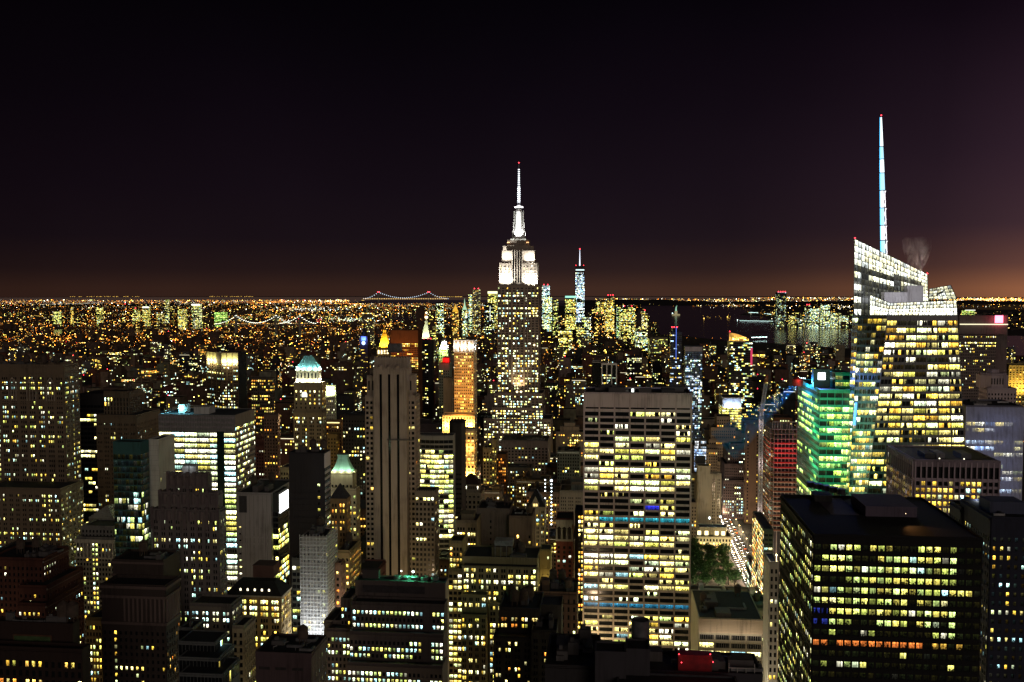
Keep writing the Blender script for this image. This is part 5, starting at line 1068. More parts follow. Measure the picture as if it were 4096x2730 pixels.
B.facade([F0, F1, F2, F3], nrm_(F0, F1, F3), cols=7, dz=4.35, wx=.90, wz=.62, lit=.8, pal='YYW', style='band', d=.14, top=2.5, st=1.45, rows=[min(1, r + .48) for r in rowsB], rowv=.1, fill=(.35, 1.0), dark=.04)
B.facade([L0, F0, F3, L3], nrm_(L0, F0, L3), cols=6, dz=4.35, wx=.84, wz=.66, lit=.5, pal='YYW', style='band', d=.14, top=1.5, st=1.4, rows=[.7, .6, .6, .45, .4, .5, .45, .4, .35, .3, .7, .8, .9, .9, .6, .7, .7, .4, .9, .9, .9, .8, .6, .8], rowv=.1, fill=(.7, 1.1), dark=.04)
B.facade([K0, L0, L3, K3], nrm_(K0, L0, K3), cols=2, dz=4.35, wx=.85, wz=.6, lit=.5, pal='YW', style='band', d=.12, top=1, st=1.5, dark=.04)
mb = MB()
for (a, b, c, d_), n in (((F0, F1, F2, F3), 21), ((L0, F0, F3, L3), 9)):
    nn = nrm_(a, b, d_)
    for k in range(n + 1): p, q = a.lerp(b, k / n), d_.lerp(c, k / n); mb.bar(p + nn * .2, q + nn * .2, .07)
mb.build('mullion', plain('aluminium', (.28, .28, .29), .4, .5), B.o)
# lit glass screens of the crown
def screen(p00, p10, p11, p01, nx, nz, bright, cw, name='crown_screen', thick=.5):
    nn = nrm_(p00, p10, p01); fr = MB(); nw = len(B.win)
    P = lambda u, v: p00.lerp(p10, u).lerp(p01.lerp(p11, u), v)
    for i in range(nx + 1): fr.bar(P(i / nx, 0) + nn * .12, P(i / nx, 1) + nn * .12, .15)
    for j in range(nz + 1): fr.bar(P(0, j / nz) + nn * .12, P(1, j / nz) + nn * .12, .15)
    for i in range(nx):
        for j in range(nz):
            u0, u1, v0, v1 = i / nx, (i + 1) / nx, j / nz, (j + 1) / nz; k = bright(i, j) * rnd.uniform(1.1, 2.0) * (1.1 - .45 * (j / nz) ** 2)  # falloff from the floor lights put into the panel emission, dimmer upward
            o_ = rnd.uniform(0, 90); c = cw(); m_ = MB(); ps = [P(u0, v0), P(u1, v0), P(u1, v1), P(u0, v1)]
            B.win.append((ps, (c[0] * k, c[1] * k, c[2] * k, 1.2), [(o_, .3), (o_ + 1.4, .3), (o_ + 1.4, 1), (o_, 1)], k > 1))
    bk = MB(); bk.slab([p00 - nn * .1, p10 - nn * .1, p11 - nn * .1, p01 - nn * .1], -nn, thick); bk.build(name, plain('screen_backing', (.10, .10, .11), .5), B.o); fr.build('screen_frame', plain('frame_steel', (.07, .075, .08), .4, .3), B.o)
cw = lambda: rnd.choice(((1, 1, .70), (.97, 1, .82), (1, .95, .60), (.92, 1, .95)))
F4, F5, L5 = lp(3826, 1203, 563), lp(3562, 1214, 568), lp(3482, 1182, 596)
screen(F3, F2, F4, F5, 20, 4, lambda i, j: 3.4 if j < 2 else 1.7, cw); screen(L3.lerp(F3, .4), F3, F5, L5, 7, 4, lambda i, j: 2.8 if j < 2 else 1.4, cw)
S = [lp(3415, 1262, 607), lp(3575, 1262, 604), lp(3575, 1032, 604), lp(3418, 957, 607)]
def br1(i, j): return (2.2 if (j > 7 or (j in (6,) and i > 3) or (i < 2 and j % 2 == 0)) else .06) if not (1 < i < 4 and j < 8) else .05
screen(*S, 11, 12, br1, cw)
S2 = [lp(3575, 1205, 604), lp(3713, 1205, 602), lp(3709, 1098, 602), lp(3575, 1032, 604)]
screen(*S2, 10, 8, lambda i, j: (2.1 if (j > 4 or i > 7) else (.9 if (j == 3 and 1 < i < 7) else .1)), cw)
S3 = [lp(3716, 1198, 590), lp(3829, 1198, 575), lp(3803, 1142, 578), lp(3718, 1157, 592)]
screen(*S3, 6, 4, lambda i, j: 1.3 if 1 < i < 5 else .8, cw)
mb = MB(); mb.quad([K3 + Vector((0, 0, .2)), L3 + Vector((0, 0, .2)), F3 + Vector((0, 0, .2)), F2 + Vector((0, 0, .2)), R2 + Vector((0, 0, .2))]); mb.build('roof', plain('pale_roof', (.16, .16, .17), .8), B.o)
for a, b, y0_, y1_, dy in ((3537, 3628, 1205, 1170, 0), (3628, 3693, 1205, 1143, 2), (3582, 3625, 1205, 1185, -1)):
    p, q = lp(a, y0_, 592 + dy), lp(b, y1_, 592 + dy); mb = MB(); mb.box(p.x, q.x, p.y, p.y + 7, p.z - 6, q.z); mb.build('roof_housing', wallm((.48, .46, .5)), B.o)
light('AREA', 'crown_glow', B.world(*lp(3640, 1205, 575)), 1500, (.95, .97, 1), target=B.world(*lp(3620, 1150, 600)), size=30, size_y=4)
light('AREA', 'crown_glow', B.world(*lp(3470, 1150, 590)), 900, (1, .96, .85), target=B.world(*lp(3480, 1100, 605)), size=8, size_y=8)
# spire: lit tapering tube with collars and a lattice lower down
sp0, sp1 = lp(3536, 1030, 607), lp(3525, 466, 607); s_ = MB(); N_ = 9
sx0, sy0 = sp0.x, sp0.y; segs = [(1030, 2.0), (960, 1.85), (900, 1.7), (830, 1.55), (760, 1.4), (690, 1.25), (635, 1.1), (585, .9), (466, .45)]
so = None
for k in range(8):
    z0, z1 = zpx(segs[k][0], 607), zpx(segs[k + 1][0], 607); m_ = MB(); f = lambda py: sx0 + (sp1.x - sx0) * (1030 - py) / 564
    for (xx, zz, r), (xx2, zz2, r2) in (((f(segs[k][0]), z0, segs[k][1]), (f(segs[k + 1][0]), z1 - .6, segs[k + 1][1])),):
        off = .45 if k < 4 else 0
        w0, w1 = r * (.68 if k < 4 else 1), r2 * (.68 if k < 4 else 1)
        n_ = len(m_.v); m_.v += [(xx - off + w0 * math.cos(a), sy0 + w0 * math.sin(a), zz) for a in [j * math.pi / 4 for j in range(8)]] + [(xx2 - off + w1 * math.cos(a), sy0 + w1 * math.sin(a), zz2) for a in [j * math.pi / 4 for j in range(8)]]
        for j in range(8): m_.f.append((n_ + j, n_ + (j + 1) % 8, n_ + 8 + (j + 1) % 8, n_ + 8 + j)); m_.m.append(0); m_.c.append((1, 1, 1, 1)); m_.uv.append([(0, 0)] * 4)
        o = m_.build('spire', plain('spire_light' if k % 2 else 'spire_light_cool', (.8, .85, .9), .4, 0, (.82, .95, 1) if k % 2 else (.40, .78, 1), 1.9 if k % 2 else 1.3), B.o)
        l_ = MB(); l_.bar((xx - off - w0 - .12, sy0 - .1, zz), (xx2 - off - w1 - .1, sy0 - .1, zz2), .2); l_.build('edge_light', plain('cyan_edge', (.2, .6, .9), .4, 0, (.08, .55, 1), 2.0), o)
        l_ = MB()
        if k < 4:
            xr_, xr2 = xx + r * .95, xx2 + r2 * .95; l_.bar((xr_, sy0, zz), (xr2, sy0, zz2), .16)
            for q in range(3): u0, u1 = q / 3, (q + 1) / 3; l_.bar((xx + (xr_ - xx) * (1 if q % 2 else .3), sy0, zz + (zz2 - zz) * u0), (xx + (xr_ - xx) * (.3 if q % 2 else 1), sy0, zz + (zz2 - zz) * u1), .14)
            l_.build('lattice', plain('spire_light_warm', (.8, .8, .8), .4, 0, (1, .9, .95), 1.6), o)
        l_ = MB(); l_.lathe(xx2, sy0, [(r2 * 1.25, z1 - .75), (r2 * 1.25, z1 - .15)], 10); l_.build('collar', plain('collar', (.2, .35, .45), .4), o)
m_ = MB(); m_.octa((sp1.x, sp1.y, sp1.z + .6), .5, (1, 1, 1, 1)); m_.build('warning_lamp', plain('red_lamp', (.8, .1, .1), .4, 0, (1, .04, .06), 6), B.o)
for px_, py, Y_ in ((3420, 953, 607), (3709, 1095, 602)): m_ = MB(); m_.octa(lp(px_, py, Y_), .55, (1, 1, 1, 1)); m_.build('warning_lamp', plain('red_lamp', (.8, .1, .1), .4, 0, (1, .04, .06), 6), B.o)
# blue and red lit strip on the left facet
m_ = MB(); a, b = lp(3409, 1700, 590), lp(3417, 1610, 590); m_.quad([a + Vector((0, -1.2, 0)), a + Vector((1.9, -2.0, 0)), b + Vector((1.9, -2.0, 0)), b + Vector((0, -1.2, 0))]); m_.build('blue_light_strip', plain('blue_strip', (.1, .2, .8), .4, 0, (.12, .34, 1), 1.6), B.o)
B.finish(wallm((.15, .155, .17), .3))

# ---- right edge
B = Bld('office_block', 'square block with pale vertical piers and flat black roof, before the faceted tower', 3826, 480, wall=(.34, .28, .33), yvis=2190, core=((.008, .008, .01), .2))
t = B.tier(3660, 3996, 1846, xb=3556, rim=.7)
f = B.quads(t, 'FS')
for q_, n_, w_ in ((f['F'], 15, .7), (f['L'], 12, .7)):
    p_, nn_ = q_; zc = zpx(1918, 480); up = [Vector((p_[0].x, p_[0].y, zc)), Vector((p_[1].x, p_[1].y, zc)), p_[2], p_[3]]; lo = [p_[0], p_[1], Vector((p_[1].x, p_[1].y, zc)), Vector((p_[0].x, p_[0].y, zc))]
    B.facade(up, nn_, cols=n_, dz=9.4, wx=w_, wz=.86, lit=.0, pal='Y', d=.7, top=1.5, st=.7, bot=.5, litf=lambda i, r, n, m: i == 11 if n == 15 else None, fill=(.2, .5))
    B.facade(lo, nn_, cols=n_, dz=3.4, wx=w_, wz=.62, lit=.6, rows=[.3, .4, .95, .85, .35, .5, .4] if n_ == 15 else [.8, .85, .9, .7, .4], pal='Y', d=.7, top=.6, st=1.3, rowv=.08)
mb = MB()
for k in range(16): x = t['x0'] + (t['x1'] - t['x0']) * k / 15; mb.box(x - .32, x + .32, t['y0'] - 1.3, t['y0'] - .6, 0, t['z1'] - .4)
for k in range(13): y = t['y0'] + (t['y1'] - t['y0']) * k / 12; mb.box(t['x0'] - 1.3, t['x0'] - .6, y - .3, y + .3, 0, t['z1'] - .4)
mb.box(t['x0'] - .9, t['x1'] + .9, t['y0'] - .95, t['y0'] - .6, zpx(1921, 480), zpx(1914, 480)); mb.build('pier', wallm((.38, .31, .37)), B.o)
mb = MB(); mb.box(t['x0'] - .6, t['x1'] + .5, t['y0'] - 1.0, t['y0'] - .0, t['z1'] - 2.9, t['z1'] + .6); mb.box(t['x0'] - 1.0, t['x0'], t['y0'] - .02, t['y1'], t['z1'] - 2.9, t['z1'] + .6); mb.build('fascia', wallm((.2, .165, .2)), B.o)
for u, w, h, c in ((.18, .12, 2.2, .06), (.32, .1, 2.6, .16), (.62, .12, 2.4, .1)): x = t['x0'] + (t['x1'] - t['x0']) * u; mb = MB(); mb.box(x, x + w * 42, t['y0'] + 8, t['y0'] + 20, t['z1'] - .1, t['z1'] + h); mb.build('roof_housing', wallm((c, c, c * 1.1)), B.o)
for px_ in (3763, 3862): x = B.pxx(t, px_); mb = MB(); mb.octa((x, t['y0'] + 2, t['z1'] + .9), .33, (1, 1, 1, 1)); mb.build('roof_lamp', plain('pale_lamp', (.8, .8, .6), .4, 0, (1, .95, .7), 4), B.o)
B.finish()
B = Bld('office_block', 'bluish block of thin vertical fins crossed by one solid bright floor, right edge', 3978, 640, wall=(.12, .12, .16), yvis=1960, core=((.05, .05, .08), .3))
t = B.tier(3865, 4094, 1628, dep=38, rim=.8); q = B.quads(t, 'F')['F']
B.facade(*q, cols=6, dz=4.1, wx=.96, wz=.62, lit=.6, rows=[.0, .0, .8, .35, .45, 1, .45, .4, .4, .6, .5, .8, .5, .9], pal='BWW', style='band', d=.15, top=1.5, st=1.9, rowv=.05, dark=.03, fill=(.6, 1.1))
mb = MB(); n = 44
for k in range(n + 1): x = t['x0'] + (t['x1'] - t['x0']) * k / n; mb.box(x - .24, x + .24, t['y0'] - .8, t['y0'] - .1, 0, t['z1'] - .2)
mb.build('fin', wallm((.42, .44, .56), .5), B.o)
for k in range(5): light('AREA', 'fin_wash_light', B.world((t['x0'] + t['x1']) / 2, t['y0'] - 10, t['z1'] - 12 - k * 14), 230, (.52, .6, 1), target=B.world((t['x0'] + t['x1']) / 2, t['y0'], t['z1'] - 6 - k * 14), size=34, size_y=1)
B.clutter(t, 3, 96); B.finish()
B = Bld('skyscraper', 'dark tower slab of fine vertical lines under a black cap with a glowing red square', 3935, 1250, wall=(.17, .13, .14), yvis=1640)
t = B.tier(3838, 3985, 1340, dep=30, rim=0); t2 = B.tier(3985, 4032, 1262, 1256, dep=30); tc_ = B.tier(3838, 4030, 1264, 1252, dep=32, yb=1338, rim=.4)
B.fac(t, faces='F', dx=2.2, dz=3.9, wx=.55, wz=.45, lit=.3, rows=[.7, 0, .9, .8, .5, .1, .2, .1, .3, .1, .2, .4, .15, .3, .2, .1, .1, .1, .1, .1, .05, .3, .1, .9, .3], pal='YW', top=1, st=1.5, rowv=.05, d=.5)
mb = MB(); mb.box(t['x0'], t['x1'] + 14, t['y0'] - .8, t['y0'] - .2, zpx(1300, 1252), zpx(1296, 1252)); mb.build('cap_light_strip', plain('strip_white', (.8, .8, .7), .4, 0, (1, .93, .6), 1.2), B.o)
mb = MB(); x = B.pxx(tc_, 3996); mb.box(x - 5.2, x + 4.6, tc_['y0'] - 1.6, tc_['y0'] - .6, zpx(1292, 1250), zpx(1263, 1250)); mb.build('red_sign', plain('red_sign', (.9, .2, .3), .4, 0, (1, .16, .26), 4.5), B.o)
light('POINT', 'red_sign_light', B.world(x, tc_['y0'] - 6, zpx(1278, 1250)), 9000, (1, .05, .12), size=2)
B.finish(wallm((.12, .10, .105)))
B = Bld('office_tower', 'pinkish stone tower with a chamfered carved top, right edge beside the dark slab', 3992, 800, wall=(.36, .30, .33), yvis=1640)
t = B.tier(3950, 4066, 1556, xb=3916, rim=.8); B.fac(t, dx=2.6, dz=3.4, wx=.45, wz=.5, lit=.08, pal='WC', top=3, st=1.2, d=.35)
mb = MB(); cx = B.pxx(t, 3990); cy_ = t['y0'] + 12; zb = t['z1']; zt = zpx(1494, 805)
mb.lathe(cx, cy_, [(12.2, zb), (12.2, zt - 1.5), (11, zt - 1.4), (11, zt), (5.5, zt + .2), (5.2, zt + 3)], 8, rot=math.pi / 8); mb.build('octagon_top', wallm((.36, .30, .33)), B.o)
mb = MB()
for k in range(5): x = cx - 4.4 + k * 2.2; mb.box(x - .45, x + .45, cy_ - 11.5, cy_ - 11.2, zt - 9, zt - 4)
mb.build('window_slot', plain('black_glass', (.006, .006, .007), .2), B.o); B.finish()
B = Bld('office_block', 'yellow lit low block by the river at the right edge, behind the pinkish tower', 4070, 1900, wall=(.5, .4, .15), yvis=1520)
t = B.tier(4036, 4130, 1462, dep=40); B.fac(t, faces='F', dx=6, dz=4.5, wx=.5, wz=.5, lit=.4, pal='YO', top=3, st=1.3); light('AREA', 'facade_wash', B.world((t['x0'] + t['x1']) / 2, t['y0'] - 20, 50), 36000, (1, .68, .16), target=B.world((t['x0'] + t['x1']) / 2, t['y0'], 100), size=40, size_y=3); B.finish()
# black corner tower, bottom right
B = Bld('office_tower', 'huge black tower with rows of square yellow lit windows and roof plant, bottom right corner', 3590, 332, wall=(.006, .0055, .006), roofc=(.006, .006, .007), maxwin=100, core=((.006, .006, .007), .15))
t = B.tier(3256, 3930, 2150, xb=3122, rim=.6); f = B.quads(t, 'FS')
rB = [.9, .75, .9, .85, .95, .75, .85, .32, .22, .85, .12, .3, .08, .05]
def lb(i, r, n, m):
    if i in (18, 19) and r not in (4, 9): return False
    if r == 9 and i == 14: return False
    if r == 0 and i in (0, 1, 6): return False
    if i > n - 2: return False
B.facade(*f['F'], cols=21, dz=3.80, wx=.76, wz=.52, lit=.8, rows=rB, pal='GGG', d=.25, top=2.2, st=.72, rowv=.08, litf=lb, dark=.02)
for i, w in enumerate(B.win):
    r, c = divmod(i, 21)
    if r == 9 and w[3]: B.win[i] = (w[0], (1.6, .42, .08, 1.2) if c < 14 else (.95, .55, .08, 1.2), w[2], True)
    if r in (6, 7) and c < 2: B.win[i] = (w[0], (.03, .05, .40, .5), w[2], True)
B.facade(*f['L'], dx=2.8, dz=3.80, wx=.7, wz=.56, lit=.6, rows=[.35, .75, .8, .8, .75, .7, .6, .35, .3, .85, .2, .6, .7, .8, .6], pal='GGW', d=.25, top=2.2, st=.85, rowv=.1, dark=.02)
for a, b, y, Y_, dep_, c in ((3463, 3668, 2030, 362, 22, (.10, .08, .115)), (3325, 3436, 2062, 366, 30, (.10, .085, .11)), (3260, 3330, 1985, 388, 8, (.03, .03, .03))):
    q = B.tier(a, b, y, Y_, dep=dep_, z0=t['z1'] - .5, reg=False, top=False, rim=0); bx = MB(); bx.box(q['x0'], q['x1'], q['y0'], q['y1'], t['z1'] + .02, q['z1']); bx.box(q['x0'] - .2, q['x1'] + .2, q['y0'] - .2, q['y1'] + .2, q['z1'] + .003, q['z1'] + .3); bx.build('penthouse', wallm(c), B.o)
    B.core.f = B.core.f[:-4]; B.core.m = B.core.m[:-4]; B.core.c = B.core.c[:-4]; B.core.uv = B.core.uv[:-4]; B.core.v = B.core.v[:-8]
for k in range(5): mb = MB(); x = B.pxx(t, 3336) + k * 2.2; y = t['y0'] + 34 - k * 3; mb.lathe(x, y + 6, [(1.6, t['z1'] + 9), (1.7, t['z1'] + 11)], 12); mb.build('roof_fan', plain('dark_metal', (.03, .03, .035), .5), B.o)
p = B.world(B.pxx(t, 3690), t['y0'] + 18, t['z1'] + 4); light('SPOT', 'roof_lamp_light', p, 1500, (1, .42, .12), target=p + Vector((3, -6, -4)), size=.3, angle=110)
mb = MB(); lx, ly = B.local(p); mb.octa((lx - .4, ly, p.z + .3), .15, (1, 1, 1, 1)); mb.build('roof_lamp', plain('amber_lamp', (.8, .6, .3), .4, 0, (1, .72, .4), 5), B.o); B.finish()
B = Bld('office_block', 'dark bluish block with faint blue windows, bottom right edge of the picture', 4060, 390, wall=(.022, .025, .045))
t = B.tier(3965, 4170, 2075, dep=34, rim=.6); B.fac(t, faces='FS', dx=2.7, dz=3.8, wx=.4, wz=.45, lit=.45, pal='YC', top=7, st=1.0, rowv=.2, dark=.04)
mb = MB(); x = B.pxx(t, 3990); mb.box(x, x + 14, t['y0'] + 8, t['y0'] + 20, t['z1'], t['z1'] + 5); mb.build('penthouse', wallm((.06, .07, .12)), B.o); B.clutter(t, 4, 98, False); B.finish()
B = Bld('low_building', 'dark roof with a pale skylight and ducts, between the pier block and the right edge', 3900, 420, wall=(.03, .032, .045), yvis=2300)
t = B.tier(3846, 3985, 2040, xb=3800); B.fac(t, dx=3, dz=3.8, wx=.4, wz=.5, lit=.15, pal='WC', top=4, st=.9); mb = MB(); x = B.pxx(t, 3880); mb.box(x, x + 10, t['y0'] + 6, t['y0'] + 9, t['z1'], t['z1'] + 2); mb.build('skylight', plain('pale_glass', (.4, .45, .5), .3), B.o); light('POINT', 'skylight_lamp', B.world(x + 4, t['y0'] + 3, t['z1'] + 4), 350, (.8, .9, 1), size=.3); B.clutter(t, 3, 99, False); B.finish()

# ---- foreground roofs at the bottom
B = Bld('low_building', 'black foreground rooftop with a round tank, ducts and pale hatch at the bottom centre right', 2600, 262, wall=(.045, .042, .05))
t = B.tier(2470, 2960, 2760, 262, dep=10, rim=.5); t2 = B.tier(2560, 3050, 2694, 276, dep=16, rim=.4)
mb = MB(); p = pt(2562, 2480, 284); lx, ly = B.local(p); mb.lathe(lx, ly, [(2.75, 120), (2.75, p.z), (2.5, p.z + .2), (2.3, p.z - .3)], 28); mb.smooth = False; mb.build('round_tank', plain('tank_grey', (.12, .125, .14), .45), B.o)
q = B.tier(2380, 2505, 2612, 270, dep=8, rim=.4); B.tier(2505, 2600, 2600, 272, dep=8, rim=.3)
xa, xb_ = B.local(pt(2716, 2640, 274))[0], B.local(pt(2852, 2640, 274))[0]; mb = MB(); mb.box(xa, xb_, t2['y0'] + .6, t2['y0'] + 4.5, zpx(2690, 276), zpx(2626, 276)); o = mb.build('red_lit_plant_room', plain('red_lit_wall', (.25, .012, .018), .5), B.o)  # red lamp light put into the wall colour
for px_, py in ((2716, 2618), (2841, 2618), (2726, 2651), (2852, 2649)): mb = MB(); p = pt(px_, py, 275.6); lx, ly = B.local(p); mb.octa((lx, ly, p.z), .22, (1, 1, 1, 1)); mb.build('warning_lamp', plain('red_lamp', (.8, .1, .1), .4, 0, (1, .04, .06), 6), B.o)
for px_ in (2740, 2830): light('POINT', 'red_roof_light', pt(px_, 2615, 273.5), 60, (1, .06, .1), size=.3)
mb = MB(); xa, xb_ = B.pxx(t2, 2917), B.pxx(t2, 3020)
for z0_, z1_ in ((t2['z1'] + 1.6, t2['z1'] + 1.6),): mb.bar((xa, t2['y0'] + 1, z0_), (xb_, t2['y0'] + 1, z1_), .12)
for k in range(4): x = xa + (xb_ - xa) * k / 3; mb.bar((x, t2['y0'] + 1, t2['z1'] - .2), (x, t2['y0'] + 1, t2['z1'] + (3 if k in (0, 3) else 1.6)), .1)
mb.build('pipe_frame', plain('pale_metal', (.5, .5, .46), .5), B.o)
mb = MB(); mb.box(B.pxx(t, 2858), B.pxx(t, 2912), t['y0'] - 4, t['y0'] + 1, t['z1'] - 5, t['z1'] + 1.2); mb.build('roof_hatch', wallm((.42, .42, .36)), B.o); light('POINT', 'roof_lamp_light', B.world(B.pxx(t, 2885), t['y0'] - 6, t['z1'] + 3), 60, (1, .9, .7), size=.3)
B.clutter(t2, 5, 122, False); B.finish()
B = Bld('low_building', 'black rooftop with a curved parapet and small housings in the bottom foreground', 2330, 280, wall=(.03, .028, .03))
t = B.tier(2180, 2400, 2668, 280, dep=26, rim=.5); B.clutter(t, 6, 131, False); B.fac(t, faces='F', cols=6, dz=3.5, wx=.4, wz=.5, lit=.1, pal='YC', top=4); B.finish()

# ---- middle distance landmarks
B = Bld('office_tower', 'stone tower with a green pyramid roof brightly floodlit in white and turquoise', 1235, 900, wall=(.28, .23, .13), yvis=1815)
t = B.tier(1174, 1290, 1650, xb=1303, rim=.8); t1 = B.tier(1176, 1286, 1534, 902, xb=1302, rim=.8); t2 = B.tier(1184, 1270, 1482, 906, xb=1284, rim=.6)
B.fac(t, dx=2.2, dz=3.6, wx=.62, wz=.55, lit=.35, rows=[.9, .85, .1, .5, .1, .3, .1], pal='YWC', grp=3, gap=2.4, top=4, st=1.7, rowv=.1); B.fac(t1, dx=4.6, dz=3.8, wx=.30, wz=.5, lit=.75, pal='WY', top=6, bot=t['z1'], st=1.7, d=.4)
B.fac(t2, dx=3.4, dz=9, wx=.42, wz=.55, lit=0, top=.5, bot=t1['z1'] + 1, d=.4)
for q in (t, t1): B.w.box(q['x0'] - .9, q['x1'] + .9, q['y0'] - .9, q['y0'], q['z1'] - 1.6, q['z1'] - .4); B.w.box(q['x1'], q['x1'] + .9, q['y0'], q['y1'], q['z1'] - 1.6, q['z1'] - .4)
mb = MB(); x = B.pxx(t1, 1218); mb.lathe(x, t1['y0'] - .5, [(2.6, 0)], 8) if 0 else None
mb.quad([(x - 2.6, t1['y0'] - .5, t1['z1'] - 13), (x + 2.6, t1['y0'] - .5, t1['z1'] - 13), (x + 2.6, t1['y0'] - .5, t1['z1'] - 10), (x + 1.6, t1['y0'] - .5, t1['z1'] - 8.2), (x - 1.6, t1['y0'] - .5, t1['z1'] - 8.2), (x - 2.6, t1['y0'] - .5, t1['z1'] - 10)]); mb.build('arched_window', plain('arch_light', (.8, .8, .6), .4, 0, (1, .97, .75), 1.8), B.o)
mb = MB(); cs = [(t2['x0'] - .8, t2['y0'] - .8, t2['z1'] + .3), (t2['x1'] + .8, t2['y0'] - .8, t2['z1'] + .3), (t2['x1'] + .8, t2['y1'] + .8, t2['z1'] + .3), (t2['x0'] - .8, t2['y1'] + .8, t2['z1'] + .3)]
ax, ay = (t2['x0'] + t2['x1']) / 2, (t2['y0'] + t2['y1']) / 2; zt = zpx(1424, 912); tp = [(ax - 3, ay - 1.5, zt), (ax + 3, ay - 1.5, zt), (ax + 3, ay + 1.5, zt), (ax - 3, ay + 1.5, zt)]
for k in range(4): mb.quad([cs[k], cs[(k + 1) % 4], tp[(k + 1) % 4], tp[k]])
mb.quad(tp)
for k in range(4):
    for u in (.0, .25, .5, .75): a, b = Vector(cs[k]).lerp(Vector(cs[(k + 1) % 4]), u), Vector(tp[k]).lerp(Vector(tp[(k + 1) % 4]), u); mb.bar(a, b, .2)
mb.build('pyramid_roof', wallm((.20, .52, .50), .45), B.o)
for u in (.08, .36, .64, .92): light('POINT', 'roof_floodlight', B.world(t2['x0'] + (t2['x1'] - t2['x0']) * u, t2['y0'] - 1.6, t2['z1'] + 1.2), 2400, (.75, 1, .98), size=.3)
for u in (.2, .5, .8): light('POINT', 'roof_floodlight', B.world(t2['x1'] + 1.6, t2['y0'] + (t2['y1'] - t2['y0']) * u, t2['z1'] + 1.2), 2000, (.8, 1, .98), size=.3); light('POINT', 'setback_floodlight', B.world(t2['x1'] + 2, t2['y0'] + (t2['y1'] - t2['y0']) * u, t1['z1'] + 1.5), 3600, (.9, 1, .92), size=.3)
for u in (.05, .35, .65, .95): light('POINT', 'setback_floodlight', B.world(t2['x0'] + (t2['x1'] - t2['x0']) * u, t2['y0'] - 1.8, t1['z1'] + 1.5), 3600, (.92, 1, .92), size=.3)
light('POINT', 'setback_floodlight', B.world(t2['x0'] - 2, t2['y0'] + 3, t1['z1'] + 1.5), 3600, (.9, 1, .92), size=.3)
B.finish()
B = Bld('office_tower', 'dark octagonal tower with tall glowing panels round its crown, at the left', 880, 1250, wall=(.10, .065, .045), yvis=1640, core=((.01, .01, .012), .2))
t = B.tier(885, 952, 1410, dep=30, rim=.4); a_ = Vector((t['x0'], t['y0'], 0)); xw = B.pxx(t, 795); d0 = Vector((xw, t['y0'] + 24, 0)); xr_ = B.pxx(t, 968); d1 = Vector((xr_, t['y0'] + 14, 0)); H_ = t['z1']
for p, q in ((d0, Vector((t['x0'], t['y0'], 0))), (Vector((t['x1'], t['y0'], 0)), d1)): B.core.quad([p, q, q + Vector((0, 0, H_)), p + Vector((0, 0, H_))])
nq = Vector((t['y0'] - d0.y, -(t['x0'] - d0.x), 0)).normalized(); LQ = [d0, Vector((t['x0'], t['y0'], 0)), Vector((t['x0'], t['y0'], H_)), d0 + Vector((0, 0, H_))]
kw = dict(dz=3.7, wx=.62, wz=.5, lit=.3, rows=[.7, .1, .25, .35, .15, .5, .3, .15, .3, .3, .3, .4, .5, .5, .5, .6, .6], pal='YCW', top=15, st=1.7, rowv=.1, d=.3)
B.fac(t, faces='F', cols=9, grp=3, gap=1.6, dx=2.4, **kw); B.facade(LQ, nq, cols=9, grp=3, gap=2.4, dx=2.4, **kw)
def crown(q, nn, groups):
    W_ = (q[1] - q[0]).length; e = (q[1] - q[0]).normalized()
    for u0, u1 in groups:
        a, b = q[0] + e * W_ * u0 + nn * .35, q[0] + e * W_ * u1 + nn * .35; m_ = MB(); m_.quad([a + Vector((0, 0, H_ - 13)), b + Vector((0, 0, H_ - 13)), b + Vector((0, 0, H_ - .8)), a + Vector((0, 0, H_ - .8))]); m_.build('crown_panel', plain('crown_panel', (.5, .46, .25), .5), B.o)
crown(B.quads(t, 'F')['F'][0], Vector((0, -1, 0)), ((.02, .30), (.35, .63), (.68, .98))); crown(LQ, nq, ((.05, .22), (.27, .44), (.49, .68)))
for u in (.17, .5, .83): light('POINT', 'crown_floodlight', B.world(t['x0'] + (t['x1'] - t['x0']) * u, t['y0'] - 2.5, H_ - 13), 11000, (1, .92, .45), size=.3)
for u in (.14, .35, .58): p = LQ[0].lerp(LQ[1], u) + nq * 2.5; light('POINT', 'crown_floodlight', B.world(p.x, p.y, H_ - 13), 11000, (1, .9, .4), size=.3)
B.finish()
def simple(name, label, xl, xr, yt, Y, wall, yvis, dep=None, xb=None, **k):
    B = Bld(name, label, (xl + xr) / 2, Y, wall=wall, yvis=yvis, maxwin=60); t = B.tier(xl, xr, yt, dep=dep, xb=xb, rim=.6)
    B.fac(t, **k); return B, t
B, t = simple('office_block', 'dark glass block with warm windows and one bright sill line, right of the octagonal tower', 1005, 1088, 1512, 1150, (.06, .05, .045), 1650, xb=1098, dx=2.6, dz=3.7, wx=.6, wz=.5, lit=.3, rows=[.85, .7, .4, .5, .3, .3, .3, .3, .4, .9], pal='YO', top=2, st=1.6); B.finish()
B, t = simple('office_block', 'pale courthouse like block with a lit white facade, right of the green pyramid tower', 1298, 1338, 1542, 1500, (.5, .5, .38), 1580, xb=1344, dx=2.6, dz=4.5, wx=.4, wz=.55, lit=.1, pal='W', top=5, st=1); light('AREA', 'facade_wash', B.world((t['x0'] + t['x1']) / 2 + 2, t['y0'] - 8, t['z1'] - 14), 16000, (.9, 1, .55), target=B.world((t['x0'] + t['x1']) / 2, t['y0'], t['z1'] - 6), size=16, size_y=2); light('POINT', 'facade_wash_light', B.world(t['x1'] + 6, t['y0'] + 2, t['z1'] - 10), 6000, (.9, 1, .5), size=1); B.finish()
